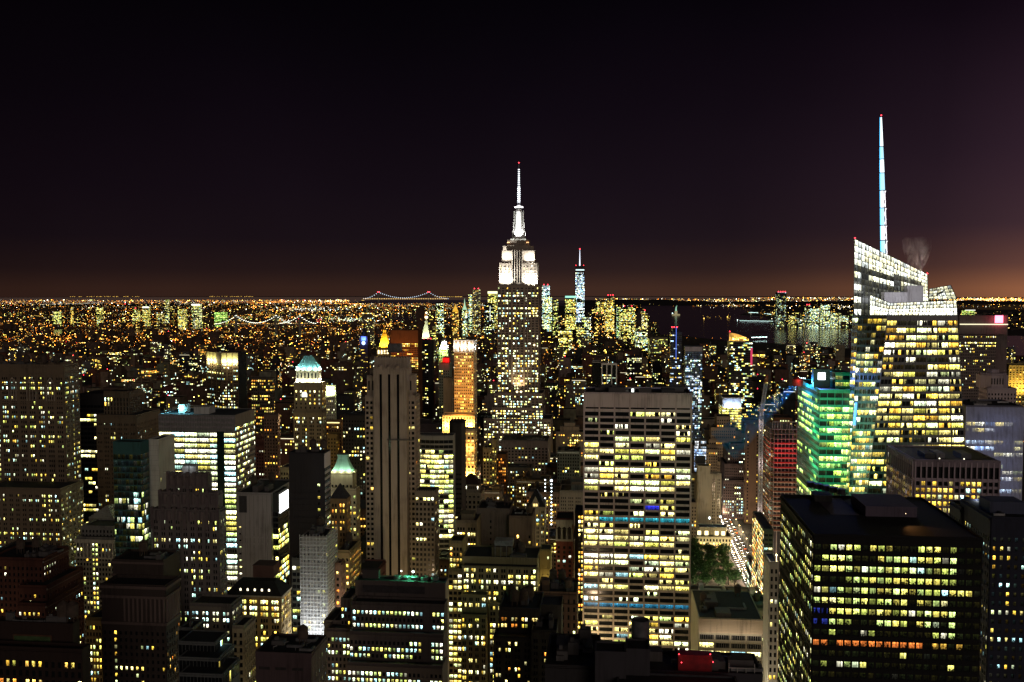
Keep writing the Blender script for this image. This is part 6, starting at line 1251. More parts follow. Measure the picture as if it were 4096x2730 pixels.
B, t = simple('office_tower', 'rust coloured tower with orange lit rows below a dark cap, behind the dark strip tower', 1562, 1672, 1322, 1800, (.22, .085, .03), 1480, dep=40, faces='F', dx=3, dz=3.8, wx=.7, wz=.45, lit=.3, rows=[.95, .8, .05, .3, .2, .35, .3, .2, .95, .85, .3], pal='OY', top=24, st=1.5, rowv=.05); light('AREA', 'facade_wash', B.world((t['x0'] + t['x1']) / 2, t['y0'] - 30, t['z1'] - 60), 11000, (1, .4, .1), target=B.world((t['x0'] + t['x1']) / 2, t['y0'], t['z1'] - 10), size=50, size_y=3); B.finish()
B = Bld('clock_tower', 'dark clock tower with a blue lit lantern and clock face', 1453, 2600, wall=(.10, .07, .07), yvis=1400)
t = B.tier(1438, 1470, 1345, dep=20, rim=.3); B.fac(t, faces='F', dx=3, dz=4, wx=.4, wz=.5, lit=.2, pal='Y', top=24, st=1.5); cx, cyy = (t['x0'] + t['x1']) / 2, t['y0'] + 10
mb = MB(); mb.lathe(cx, cyy, [(9, t['z1']), (8.4, t['z1'] + 4), (2.4, t['z1'] + 19), (2, t['z1'] + 22), (.3, t['z1'] + 26)], 8, rot=math.pi / 8); mb.build('lantern_roof', plain('slate', (.035, .035, .04), .7), B.o)
mb = MB()
for k in range(4): x = cx - 5 + k * 3.2; mb.box(x, x + 1.6, t['y0'] - .6, t['y0'] - .2, t['z1'] - 12, t['z1'] - 1.5)
mb.build('lantern_opening', plain('blue_lamp', (.2, .3, .9), .4, 0, (.12, .22, 1), 3), B.o)
mb = MB(); n = 20; mb.quad([(cx + 5 * math.cos(2 * math.pi * k / n), t['y0'] - .5, t['z1'] - 19 + 5 * math.sin(2 * math.pi * k / n)) for k in range(n)]); f_ = mb.build('clock_face', plain('clock_light', (.5, .6, .9), .4, 0, (.45, .6, 1), 2.5), B.o)
mb = MB(); mb.bar((cx, t['y0'] - .7, t['z1'] - 19), (cx + .8, t['y0'] - .7, t['z1'] - 15.3), .35); mb.bar((cx, t['y0'] - .7, t['z1'] - 19), (cx + 2.4, t['y0'] - .7, t['z1'] - 20), .35); mb.build('clock_hand', plain('black_paint', (.01, .01, .01), .5), f_)
light('POINT', 'blue_floodlight', B.world(cx, t['y0'] - 7, t['z1'] - 9), 26000, (.1, .2, 1), size=1); B.finish()
B = Bld('office_tower', 'golden floodlit spire rising behind the dark strip tower', 1533, 1900, wall=(.5, .38, .18), yvis=1420)
t = B.tier(1508, 1558, 1398, dep=24, rim=.4); cx, cyy = (t['x0'] + t['x1']) / 2, t['y0'] + 12; z = lambda py: zpx(py, 1912)
mb = MB(); mb.lathe(cx, cyy, [(12.5, t['z1']), (10.8, z(1382)), (4.6, z(1335)), (3.6, z(1332)), (3.4, z(1322)), (2.6, z(1320)), (1.2, z(1312)), (.3, z(1301))], 8, rot=math.pi / 8); mb.build('gilded_spire', wallm((.85, .52, .08), .35), B.o)
mb = MB()
for k in range(4): x = t['x0'] + 2 + k * 6; mb.box(x, x + 2.6, t['y0'] - .5, t['y0'], t['z1'] - 9, t['z1'] - 2)
mb.build('arcade_opening', plain('gold_lamp', (.8, .6, .4), .4, 0, (1, .8, .42), 4), B.o)
for a in range(6): q = -math.pi / 2 + (a - 2.5) * .5; light('SPOT', 'gold_floodlight', B.world(cx + 19 * math.cos(q), cyy + 19 * math.sin(q), t['z1'] + 1), 85000, (1, .62, .14), target=B.world(cx, cyy, z(1345)), size=.5, angle=75, blend=1)
B.finish()
B = Bld('office_tower', 'slim dark tower with red beacons and a few lit windows, right of the rust tower', 1702, 1900, wall=(.03, .03, .032), yvis=1700)
t = B.tier(1680, 1712, 1358, dep=20, rim=.3); t2 = B.tier(1712, 1728, 1362, 1908, dep=18, rim=.3); B.fac(t, faces='F', dx=3, dz=3.6, wx=.75, wz=.5, lit=.2, pal='YW', top=6, st=1.5)
for px_ in (1684, 1696, 1710, 1722): mb = MB(); mb.octa((B.pxx(t, px_), t['y0'] + 1, t['z1'] + 1.5), 1.3, (1, 1, 1, 1)); mb.build('warning_lamp', plain('red_lamp', (.8, .1, .1), .4, 0, (1, .04, .06), 6), B.o)
B.finish()
B = Bld('bell_tower', 'pale stone campanile with a steep roof and bright lantern, above the slim dark tower', 1702, 2050, wall=(.40, .38, .28), yvis=1360)
t = B.tier(1686, 1718, 1352, dep=22, rim=0, top=False); cx, cyy = (t['x0'] + t['x1']) / 2, t['y0'] + 11; z = lambda py: zpx(py, 2060)
mb = MB(); mb.lathe(cx, cyy, [(12, t['z1']), (5, z(1298)), (4, z(1296)), (4, z(1286)), (1.5, z(1280)), (1.2, z(1262)), (.2, z(1250))], 4, rot=math.pi / 4); mb.build('steep_roof', wallm((.42, .40, .30)), B.o)
mb = MB(); mb.lathe(cx, cyy, [(3.2, z(1274)), (3.2, z(1266))], 8); mb.octa((cx, cyy, z(1252)), 2.6, (1, 1, 1, 1)); mb.build('lantern_lamp', plain('gold_lamp', (.8, .6, .4), .4, 0, (1, .8, .42), 4), B.o)
light('SPOT', 'roof_floodlight', B.world(cx, cyy - 40, t['z1'] - 10), 260000, (.9, 1, .7), target=B.world(cx, cyy, z(1310)), size=1, angle=60); B.finish()
B = Bld('office_tower', 'tower with a dazzling white lantern top and greenish shaft, left of the orange tower', 1774, 1500, wall=(.25, .28, .22), yvis=1420)
t = B.tier(1755, 1793, 1398, dep=20, rim=.3); B.fac(t, faces='F', dx=3, dz=3.6, wx=.5, wz=.5, lit=.25, pal='YG', top=4, st=1.4); cx = (t['x0'] + t['x1']) / 2
mb = MB(); mb.lathe(cx, t['y0'] + 7, [(6.4, t['z1']), (6.4, t['z1'] + 6), (4.6, t['z1'] + 6.2), (4.6, t['z1'] + 13), (2.6, t['z1'] + 13.2), (2.4, t['z1'] + 16)], 8, rot=math.pi / 8); mb.build('lantern', plain('lantern_white', (.85, .85, .8), .5), B.o)
for a in (-2.2, -1.57, -.9): light('POINT', 'lantern_floodlight', B.world(cx + 9 * math.cos(a), t['y0'] + 7 + 9 * math.sin(a), t['z1'] + 4), 26000, (.95, 1, .85), size=.5)
light('POINT', 'shaft_floodlight', B.world(cx, t['y0'] - 5, t['z1'] - 6), 9000, (.7, 1, .2), size=.5)
mb = MB(); mb.bar((cx, t['y0'] + 7, t['z1'] + 16), (cx, t['y0'] + 7, t['z1'] + 44), .35); mb.build('flagpole', plain('steel', (.08, .08, .08), .5), B.o); B.finish()
B = Bld('office_tower', 'greenish grey tower under a red lit roof tank, left of the plain grey wall', 1775, 1250, wall=(.14, .17, .14), yvis=1700)
t = B.tier(1756, 1798, 1456, dep=20, rim=.4); B.fac(t, faces='F', dx=3, dz=3.6, wx=.5, wz=.5, lit=.12, pal='YG', top=8, st=1.3); cx = B.pxx(t, 1782)
mb = MB(); mb.box(cx - 4.6, cx + 4.6, t['y0'] + 3, t['y0'] + 11, t['z1'] + 1.5, t['z1'] + 7.5); mb.lathe(cx, t['y0'] + 7, [(4.6, t['z1'] + 7.5), (3, t['z1'] + 9)], 12); mb.build('red_lit_tank', plain('red_tank_lit', (.7, .03, .03), .5), B.o); light('POINT', 'red_floodlight', B.world(cx, t['y0'] - 3, t['z1'] + 4), 3600, (1, .05, .04), size=.5); B.finish()
B = Bld('office_block', 'black block framed by pale concrete fins, just above the broad slab', 2420, 1300, wall=(.40, .39, .36), yvis=1560, core=((.01, .01, .011), .2))
t = B.tier(2408, 2466, 1460, dep=30, rim=.8); B.fac(t, faces='F', cols=9, dz=3.6, wx=.75, wz=.5, lit=.6, rows=[0, 0, 0, .3, .7, .5, .8, .6, .9, .5], pal='YCW', top=2, st=1.5, d=.15, grid=False)
mb = MB()
for k in range(4): x = t['x0'] + (t['x1'] - t['x0']) * k / 3; mb.box(x - .7, x + .7, t['y0'] - 1.2, t['y0'], 0, t['z1'])
mb.box(t['x0'] - .8, t['x1'] + .8, t['y0'] - 1.3, t['y0'], t['z1'], t['z1'] + 2); mb.build('fin', wallm((.6, .6, .58)), B.o); t2 = B.tier(2368, 2404, 1450, 1305, dep=30, rim=.6); B.finish()
B = Bld('apartment_tower', 'thin tower edged with a blue light line and red beacons, beyond the broad slab', 2700, 1750, wall=(.08, .09, .13), yvis=1560, core=((.012, .014, .03), .15))
t = B.tier(2682, 2728, 1330, dep=24, rim=.4); t2 = B.tier(2690, 2712, 1314, 1756, dep=14, rim=.2); B.fac(t, faces='F', dx=3, dz=3.5, wx=.85, wz=.5, lit=.22, rows=[.1, .05, .1, .2, .3, .3], pal='YB', style='band', top=4, st=1.4, d=.25, dark=.05)
mb = MB(); x = B.pxx(t, 2705); mb.box(x - .5, x + .5, t['y0'] - .8, t['y0'] - .2, zpx(1440, 1750), zpx(1310, 1750)); mb.build('blue_light_line', plain('blue_line', (.1, .2, .9), .4, 0, (.10, .22, .95), 1.0), B.o)
for px_ in (2688, 2697, 2709): mb = MB(); mb.octa((B.pxx(t, px_), t['y0'] + 3, zpx(1309, 1756)), 1.4, (1, 1, 1, 1)); mb.build('warning_lamp', plain('red_lamp', (.8, .1, .1), .4, 0, (1, .04, .06), 6), B.o)
B.finish()
B = Bld('apartment_tower', 'mirrored tower with a pale blank cap and blue white reflections, beyond the broad slab', 2776, 1500, wall=(.12, .15, .2), yvis=1560, core=((.03, .05, .08), .2))
t = B.tier(2741, 2809, 1406, dep=26, rim=0); B.fac(t, faces='F', dx=2.6, dz=3.1, wx=.88, wz=.8, lit=.45, pal='BBC', style='band', top=1.2, st=.9, rowv=.3, d=.12, dark=.12, fill=(.3, .9)); tc_ = B.tier(2740, 2810, 1388, 1499, dep=27, yb=1406, rim=.3); mb = MB(); mb.box(tc_['x0'], tc_['x1'], tc_['y0'] - .3, tc_['y0'], tc_['z0'], tc_['z1']); mb.build('cap', wallm((.48, .46, .52)), B.o); B.finish()  # blue white reflections put into the panes as emission
B = Bld('apartment_tower', 'dark tower with a curved crown glowing amber, between the slab and faceted tower', 2965, 1600, wall=(.05, .05, .055), yvis=1600, core=((.01, .012, .014), .15))
t = B.tier(2918, 3010, 1366, dep=26, rim=.2); B.fac(t, faces='F', dx=2.9, dz=3.4, wx=.85, wz=.6, lit=.33, pal='YGC', style='band', top=2, st=1.6, rowv=.15, d=.12)
mb = MB(); n = 10; W_ = t['x1'] - t['x0'] - 5; zz = lambda u: t['z1'] + 14 - 11 * u ** 1.8
for k in range(n):
    u0, u1 = k / n, (k + 1) / n; mb.slab([(t['x0'] + W_ * u0, t['y0'] + 5, t['z1']), (t['x0'] + W_ * u1, t['y0'] + 5, t['z1']), (t['x0'] + W_ * u1, t['y0'] + 5, zz(u1)), (t['x0'] + W_ * u0, t['y0'] + 5, zz(u0))], Vector((0, 1, 0)), 1.5)
mb.build('curved_crown', wallm((.62, .42, .18)), B.o)
for u in (.2, .45, .8): light('POINT', 'crown_floodlight', B.world(t['x0'] + W_ * u, t['y0'] + 1, t['z1'] + 3), 7000, (1, .70, .25), size=.4); mb = MB(); mb.octa((t['x0'] + W_ * u, t['y0'] + 3.4, t['z1'] + 3), .9, (1, 1, 1, 1)); mb.build('crown_lamp', plain('gold_lamp', (.8, .6, .4), .4, 0, (1, .8, .42), 4), B.o)
mb = MB(); mb.octa((t['x0'] + 1, t['y0'] + 5, t['z1'] + 16), 1.2, (1, 1, 1, 1)); mb.build('warning_lamp', plain('red_lamp', (.8, .1, .1), .4, 0, (1, .04, .06), 6), B.o)
mb = MB(); mb.box(t['x1'] - 3, t['x1'] + .3, t['y0'] - .4, t['y0'], zpx(1462, 1600), zpx(1392, 1600)); mb.build('red_light_panel', plain('red_panel', (.6, .05, .1), .4, 0, (.75, .05, .14), .8), B.o); B.finish()
simple('office_block', 'pale stone office block with stepped white attic, behind the bright banded block at the left', 690, 780, 1632, 1080, (.46, .44, .36), 1660, dep=20, faces='F', dx=3, dz=6, wx=.45, wz=.7, lit=.05, pal='W', top=3, st=1.2)[0].finish()
B, t = simple('office_block', 'dark office block with columns of small blue white windows, left of the dark strip tower', 1370, 1460, 1662, 900, (.04, .036, .034), 1860, dep=30, faces='F', dx=2.6, dz=3.6, wx=.5, wz=.5, lit=.3, rows=[0, .1, .2, .5, .3, .5, .1, .1, .5, .5, .4], pal='CYW', top=4, st=1.6); B.finish()
B, t = simple('apartment_block', 'brown block with an amber cornice light, right of the green pyramid tower', 1305, 1366, 1684, 960, (.22, .13, .06), 1830, xb=1372, dx=2.6, dz=3.4, wx=.45, wz=.5, lit=.2, pal='OY', top=5, st=1.3); mb = MB(); mb.box(t['x0'] + 1, t['x1'] - 2, t['y0'] - .7, t['y0'] - .4, t['z1'] - 2.4, t['z1'] - 1.4); mb.build('cornice_light', plain('cornice_light', (.8, .7, .3), .4, 0, (1, .85, .35), 1.6), B.o); B.finish()
B, t = simple('apartment_block', 'ochre stone block stepping down beside the green pyramid tower', 1310, 1345, 1738, 900, (.32, .23, .08), 1850, xb=1356, dx=2.6, dz=3.4, wx=.45, wz=.5, lit=.15, pal='YO', top=3, st=1.3); B.finish()
B, t = simple('apartment_block', 'dark brown block with a floodlit flank, between the bright banded block and the pyramid tower', 1055, 1110, 1660, 1000, (.12, .08, .06), 1830, xb=1120, dx=2.8, dz=3.5, wx=.4, wz=.5, lit=.12, pal='YO', top=4, st=1.3); light('POINT', 'wall_lamp', B.world(t['x1'] + 8, t['y0'] + 3, t['z1'] - 6), 5000, (1, .8, .45), size=.4); B.finish()
B, t = simple('office_block', 'small cream building with four wide lit windows, below the brown floodlit block', 1122, 1154, 1872, 800, (.40, .36, .22), 1960, dep=18, faces='F', cols=3, dz=4, wx=.6, wz=.5, lit=.3, pal='YW', top=3, st=1.5); B.finish()

# ------------------------------------------------------------------ ground, water, hills
def ground_mat():
    m, nt, N, L, b = nodes_of('city_ground'); b.inputs['Roughness'].default_value = .85
    tc = N.new('ShaderNodeTexCoord'); n = N.new('ShaderNodeTexNoise'); n.inputs['Scale'].default_value = .02; n.inputs['Detail'].default_value = 8; L.new(tc.outputs['Object'], n.inputs['Vector'])
    r = N.new('ShaderNodeValToRGB'); L.new(n.outputs[0], r.inputs[0]); r.color_ramp.elements[0].color = (.03, .03, .03, 1); r.color_ramp.elements[1].color = (.07, .065, .06, 1); L.new(r.outputs[0], b.inputs['Base Color']); return m
mb = MB(); rings = [0] + [120 * 1.16 ** k for k in range(44)]; seg = 96
for r in rings:
    for k in range(seg):
        a = 2 * math.pi * k / seg; x, y = r * math.sin(a), r * math.cos(a); mb.v.append((x, y, zg(x, y)))
for i in range(len(rings) - 1):
    for k in range(seg): k2 = (k + 1) % seg; mb.f.append((i * seg + k, (i + 1) * seg + k, (i + 1) * seg + k2, i * seg + k2))
mb.f = [tuple(reversed(f)) for f in mb.f]
g_ = mb.build('ground', ground_mat()); g_.data.validate(); tag(g_, kind='structure')
def inpoly(x, y, P):
    c = False; j = len(P) - 1
    for i in range(len(P)):
        if (P[i][1] > y) != (P[j][1] > y) and x < (P[j][0] - P[i][0]) * (y - P[i][1]) / (P[j][1] - P[i][1]) + P[i][0]: c = not c
        j = i
    return c
WATER = [[(2560, 1224), (2700, 1221), (2900, 1226), (3010, 1240), (2960, 1262), (3060, 1266), (3080, 1296), (3230, 1308), (3410, 1324), (3860, 1338), (4200, 1350), (4200, 1452), (3860, 1436), (3405, 1396), (3060, 1372), (2900, 1364), (2760, 1348), (2640, 1340), (2610, 1300)],
         [(1555, 1262), (1690, 1259), (1700, 1292), (1560, 1290)], [(1380, 1212), (1490, 1201), (1900, 1201), (2560, 1204), (2560, 1222), (2330, 1226), (1700, 1226), (1480, 1224)],
         [(-40, 1316), (450, 1320), (700, 1311), (880, 1301), (880, 1311), (450, 1338), (-40, 1340)]]
def on_water(px, py): return any(inpoly(px, py, P) for P in WATER)
def water_mat():
    m, nt, N, L, b = nodes_of('water'); b.inputs['Base Color'].default_value = (.020, .030, .050, 1); b.inputs['Roughness'].default_value = .17; b.inputs['IOR'].default_value = 1.33
    tc = N.new('ShaderNodeTexCoord'); n = N.new('ShaderNodeTexNoise'); n.inputs['Scale'].default_value = .03; n.inputs['Detail'].default_value = 4; L.new(tc.outputs['Object'], n.inputs['Vector'])
    bp = N.new('ShaderNodeBump'); bp.inputs['Strength'].default_value = .10; bp.inputs['Distance'].default_value = 3; L.new(n.outputs[0], bp.inputs['Height']); L.new(bp.outputs[0], b.inputs['Normal']); return m
for wi, (P, nm) in enumerate(zip(WATER, ('harbour_water', 'channel_water', 'bay_water', 'river_water'))):
    mb = MB(); xs_ = [p[0] for p in P]; ys_ = [p[1] for p in P]
    yy = min(ys_)
    while yy < max(ys_):
        xx = min(xs_)
        while xx < max(xs_):
            if inpoly(xx + 5, yy + 1, P):
                q = [ground_pt(xx, yy + 2), ground_pt(xx + 10, yy + 2), ground_pt(xx + 10, yy), ground_pt(xx, yy)]
                mb.quad([(p.x, p.y, p.z + .8) for p in q])
            xx += 10
        yy += 2
    tag(mb.build(nm, water_mat()), kind='structure')
mb = MB(); rh = random.Random(4); prev = None; n = 90
def hill_h(k): u = k / n; return 35 + 45 * math.exp(-((u - .12) / .1) ** 2) + 28 * math.exp(-((u - .7) / .25) ** 2) + 8 * math.sin(k * .9) + 6 * math.sin(k * .37 + 1)
Hp = []
for k in range(n + 1):
    px = 2300 + 2000 * k / n; Y = 17500; x = (px - 2048) / F_PX * Y; Hp.append([(x, Y - 2500, zg(x, Y - 2500) - 2), (x, Y - 1200, zg(x, Y) + hill_h(k) * .6), (x, Y, zg(x, Y) + hill_h(k)), (x, Y + 2500, zg(x, Y + 2500) - 2)])
for k in range(n):
    for j in range(3): mb.quad([Hp[k][j], Hp[k + 1][j], Hp[k + 1][j + 1], Hp[k][j + 1]])
tag(mb.build('hills', plain('hill_ground', (.02, .018, .018), .95)), kind='structure')

# ------------------------------------------------------------------ the avenue beside the park
def st_pt(s, a): return S_AX * s + A_AX * a
AVC = 131.0                                  # centre line of the avenue, metres along the cross streets
def strip_mesh(s0, s1, a0, a1, z, name, mat, kind='structure'):
    mb = MB(); n = 24
    for k in range(n):
        p = [st_pt(s0, a0 + (a1 - a0) * k / n), st_pt(s1, a0 + (a1 - a0) * k / n), st_pt(s1, a0 + (a1 - a0) * (k + 1) / n), st_pt(s0, a0 + (a1 - a0) * (k + 1) / n)]
        mb.quad([(q.x, q.y, zg(q.x, q.y) + z) for q in p])
    return tag(mb.build(name, mat), kind=kind)
strip_mesh(AVC - 10, AVC + 10, 560, 1700, .25, 'avenue_roadway', plain('asphalt', (.055, .052, .05), .75))
for a, b, nm in ((-15, -10, 'pavement'), (10, 15, 'pavement')): strip_mesh(AVC + a, AVC + b, 560, 1700, .40, nm, plain('paving', (.22, .21, .2), .8))
mb = MB()
for lane in (-5, 0, 5):
    for k in range(90): a = 620 + k * 8; q = [st_pt(AVC + lane - .08, a), st_pt(AVC + lane + .08, a), st_pt(AVC + lane + .08, a + 3), st_pt(AVC + lane - .08, a + 3)]; mb.quad([(p.x, p.y, zg(p.x, p.y) + .26) for p in q])
tag(mb.build('road_marking', plain('road_paint', (.75, .75, .7), .6)), kind='structure')
def car_mesh():
    r = empty('parked_car', (0, 0, 0)); mb = MB()
    mb.v = [(x, y, z) for z, w, l0, l1 in ((.35, .88, -2.2, 2.2), (.85, .9, -2.25, 2.25)) for x, y in ((-w, l0), (w, l0), (w, l1), (-w, l1))]
    mb.f = [(0, 1, 5, 4), (1, 2, 6, 5), (2, 3, 7, 6), (3, 0, 4, 7), (4, 5, 6, 7)]; mb.m = [0] * 5; mb.c = [(1, 1, 1, 1)] * 5; mb.uv = [[(0, 0)] * 4] * 5
    b = mb.build('body', plain('yellow_paint', (.6, .34, .02), .3), r); cb = MB()
    cb.v = [(x, y, z) for z, w, l0, l1 in ((.85, .82, -1.7, 1.3), (1.42, .62, -1.2, .6)) for x, y in ((-w, l0), (w, l0), (w, l1), (-w, l1))]; cb.f = mb.f; cb.m = mb.m; cb.c = mb.c; cb.uv = mb.uv
    cb.build('cabin', glassm(), r)
    for x in (-.6, .6):
        h = MB(); h.box(x - .16, x + .16, -2.34, -2.24, .55, .78); h.build('headlight', plain('headlight', (.9, .9, .9), .4, 0, (1, .97, .9), 30), r)
        h = MB(); h.box(x - .15, x + .15, 2.24, 2.33, .6, .8); h.build('tail_light', plain('tail_light', (.6, .02, .02), .4, 0, (1, .03, .02), 12), r)
        for y in (-1.4, 1.4): w = MB(); w.lathe(0, 0, [(.33, -.1), (.33, .1)], 12); o = w.build('wheel', plain('tyre', (.02, .02, .02), .8), r); o.rotation_euler = (0, R(90), 0); o.location = (x * 1.35, y, .33)
    return r
cr_ = random.Random(12); car0 = car_mesh(); nc = 0
LANE = ('kerb lane by the park', 'second lane from the park', 'third lane from the park', 'far lane across from the park')
for li, lane in enumerate((-7.4, -2.6, 2.4, 7.2)):
    a = 800 + cr_.random() * 8; i_ = 0
    while a < 1180:
        o = car0 if nc == 0 else copy_tree(car0); p = st_pt(AVC + lane, a); o.location = (p.x, p.y, zg(p.x, p.y) + .26); o.rotation_euler = (0, 0, -GRID + (0 if li < 3 or cr_.random() < .6 else math.pi)); nc += 1
        tag(o, f'yellow car with bright headlights in the {LANE[li]}', 'car', 'cars queued on the avenue beside the park'); a += cr_.uniform(6.2, 8) if li < 2 else cr_.uniform(8, 18)
bus = empty('city_bus', st_pt(AVC + 2.4, 790) + Vector((0, 0, .3)), -GRID); tag(bus, 'white bus with lit windows on the avenue by the park corner', 'bus'); mb = MB(); mb.box(-1.3, 1.3, -6, 6, .4, 3.1); mb.build('body', plain('bus_white', (.7, .7, .7), .4), bus)
mb = MB(); mb.box(-1.33, 1.33, -5.6, 5.6, 1.5, 2.5); mb.build('window_band', plain('bus_light', (.8, .8, .7), .4, 0, (1, .95, .8), 1.4), bus)
for x in (-1.05, 1.05):
    for y in (-4, 3.6): w = MB(); w.lathe(0, 0, [(.5, -.14), (.5, .14)], 12); o = w.build('wheel', plain('tyre', (.02, .02, .02), .8), bus); o.rotation_euler = (0, R(90), 0); o.location = (x * 1.18, y, .25)
def lamp_proto():
    r = empty('street_lamp', (0, 0, 0)); mb = MB(); mb.lathe(0, 0, [(.16, 0), (.1, 8.6)], 8); mb.bar((0, 0, 8.5), (1.8, 0, 9), .07); mb.build('post', plain('lamp_post', (.12, .12, .11), .5, .3), r)
    mb = MB(); mb.lathe(1.9, 0, [(.1, 8.6), (.5, 8.7), (.42, 9.05), (.1, 9.15)], 8); mb.build('lamp_head', plain('sodium_lamp', (.8, .5, .2), .4, 0, (1, .66, .28), 14), r); return r
lamp0 = lamp_proto(); nl = 0
for side, rz in ((-11.5, 0), (11.5, math.pi)):
    for k in range(15):
        p = st_pt(AVC + side, 790 + k * 27); o = lamp0 if nl == 0 else copy_tree(lamp0); nl += 1; o.location = (p.x, p.y, .4); o.rotation_euler = (0, 0, rz - GRID)
        tag(o, 'amber street lamp on the park side of the avenue' if side < 0 else 'amber street lamp on the far side of the avenue', 'street lamp', 'street lamps along the avenue')
for k in range(12):
    p = st_pt(AVC, 790 + k * 34); light('POINT', 'street_glow', (p.x, p.y, 9.5), 7000, (1, .74, .42), size=.6)
# ------------------------------------------------------------------ park trees
def leafm():
    m, nt, N, L, b = nodes_of('leaves'); b.inputs['Roughness'].default_value = .6
    tc = N.new('ShaderNodeTexCoord'); n = N.new('ShaderNodeTexNoise'); n.inputs['Scale'].default_value = .5; L.new(tc.outputs['Object'], n.inputs['Vector'])
    r = N.new('ShaderNodeValToRGB'); L.new(n.outputs[0], r.inputs[0]); e = r.color_ramp.elements; e[0].position = .35; e[1].position = .65; e[0].color = (.022, .075, .012, 1); e[1].color = (.06, .16, .025, 1); L.new(r.outputs[0], b.inputs['Base Color']); return m
LEAF = leafm(); tr = random.Random(5)
def tree_mesh(seed, h, rad):
    r = random.Random(seed); t_ = MB(); t_.lathe(0, 0, [(.5, 0), (.34, h * .3), (.2, h * .6)], 8)
    cl = []
    for k in range(7): a = r.uniform(0, 6.28); d = r.uniform(.3, .75) * rad; e = (d * math.cos(a), d * math.sin(a), h * r.uniform(.55, .85)); t_.bar((0, 0, h * r.uniform(.28, .5)), e, .1); cl.append(e)
    cl += [(0, 0, h * .85), (0, 0, h * .7)]; c_ = MB()
    for e in cl:
        R_ = rad * r.uniform(.35, .55)
        for k in range(95):
            v = Vector((r.gauss(0, 1), r.gauss(0, 1), r.gauss(0, .75))).normalized() * R_ * r.uniform(.55, 1.05); p = Vector(e) + v; s = r.uniform(.35, .75)
            u = Vector((r.gauss(0, 1), r.gauss(0, 1), r.gauss(0, 1))).normalized(); w = u.cross(Vector((r.gauss(0, 1), r.gauss(0, 1), r.gauss(0, 1)))).normalized()
            c_.quad([p - u * s, p - w * s * .6, p + u * s, p + w * s * .6])
    return t_, c_
protos = []
for sd, h, rad in ((1, 17, 6.5), (2, 15, 6), (3, 19, 7)):
    r = empty('plane_tree', (0, 0, 0)); a, b = tree_mesh(sd, h, rad); a.build('trunk', plain('bark', (.06, .05, .04), .9), r); b.build('crown', LEAF, r); protos.append([r, False])
rows_ = ('along the avenue kerb', 'in the second row from the avenue', 'in the third row from the avenue', 'in the fourth row from the avenue', 'nearest the broad slab')
for i in range(5):
    for j in range(9):
        s = AVC - 22 - i * 12 + tr.uniform(-2, 2); a = 828 + j * 13 + tr.uniform(-3, 3); p = st_pt(s, a); k = tr.randrange(3)
        if protos[k][1]: o = copy_tree(protos[k][0])
        else: o = protos[k][0]; protos[k][1] = True
        sc = tr.uniform(.85, 1.15); o.location = (p.x, p.y, .3); o.rotation_euler = (0, 0, tr.uniform(0, 6.28)); o.scale = (sc, sc, sc)
        tag(o, f'leafy dark green plane tree in the park, {rows_[i]}', 'tree', 'plane trees in the park')
strip_mesh(AVC - 90, AVC - 15, 815, 950, .3, 'park_ground', plain('park_gravel', (.16, .14, .10), .9))
def plamp():
    r = empty('park_lamp', (0, 0, 0)); mb = MB(); mb.lathe(0, 0, [(.12, 0), (.07, 3.6)], 8); mb.build('post', plain('lamp_post', (.12, .12, .11), .5, .3), r); mb = MB(); mb.lathe(0, 0, [(.1, 3.6), (.38, 3.9), (.38, 4.15), (.1, 4.5)], 10); mb.build('globe', plain('park_globe', (.9, .8, .6), .4, 0, (1, .9, .62), 16), r); return r
pl0 = plamp()
for k in range(16):
    p = st_pt(AVC - 18 - (k % 8) * 8 + tr.uniform(-2, 2), 820 + (k // 8) * 3 + tr.uniform(0, 4)) if k < 12 else st_pt(AVC - 30 - (k - 12) * 14, 860 + (k - 12) * 9)
    o = pl0 if k == 0 else copy_tree(pl0); o.location = (p.x, p.y, .3); tag(o, 'glowing globe lamp on a short post under the park trees', 'park lamp', 'globe lamps under the park trees')
    if k % 2 == 0: light('POINT', 'park_lamp_glow', (p.x, p.y, 5.3), 2600, (1, .88, .6), size=.4)

# ------------------------------------------------------------------ glow of the unseen streets between the near blocks
sg = random.Random(3)
for i in range(-5, 4):
    for a in range(420, 1250, 105):
        p = st_pt(AVC - 140 * i - 140 * .0 + sg.uniform(-3, 3), a + sg.uniform(-20, 20))
        if abs(p.x) > p.y * .56 + 30: continue
        light('POINT', 'street_glow', (p.x, p.y, 15), 34000, (1, sg.uniform(.66, .8), sg.uniform(.34, .5)), size=2)
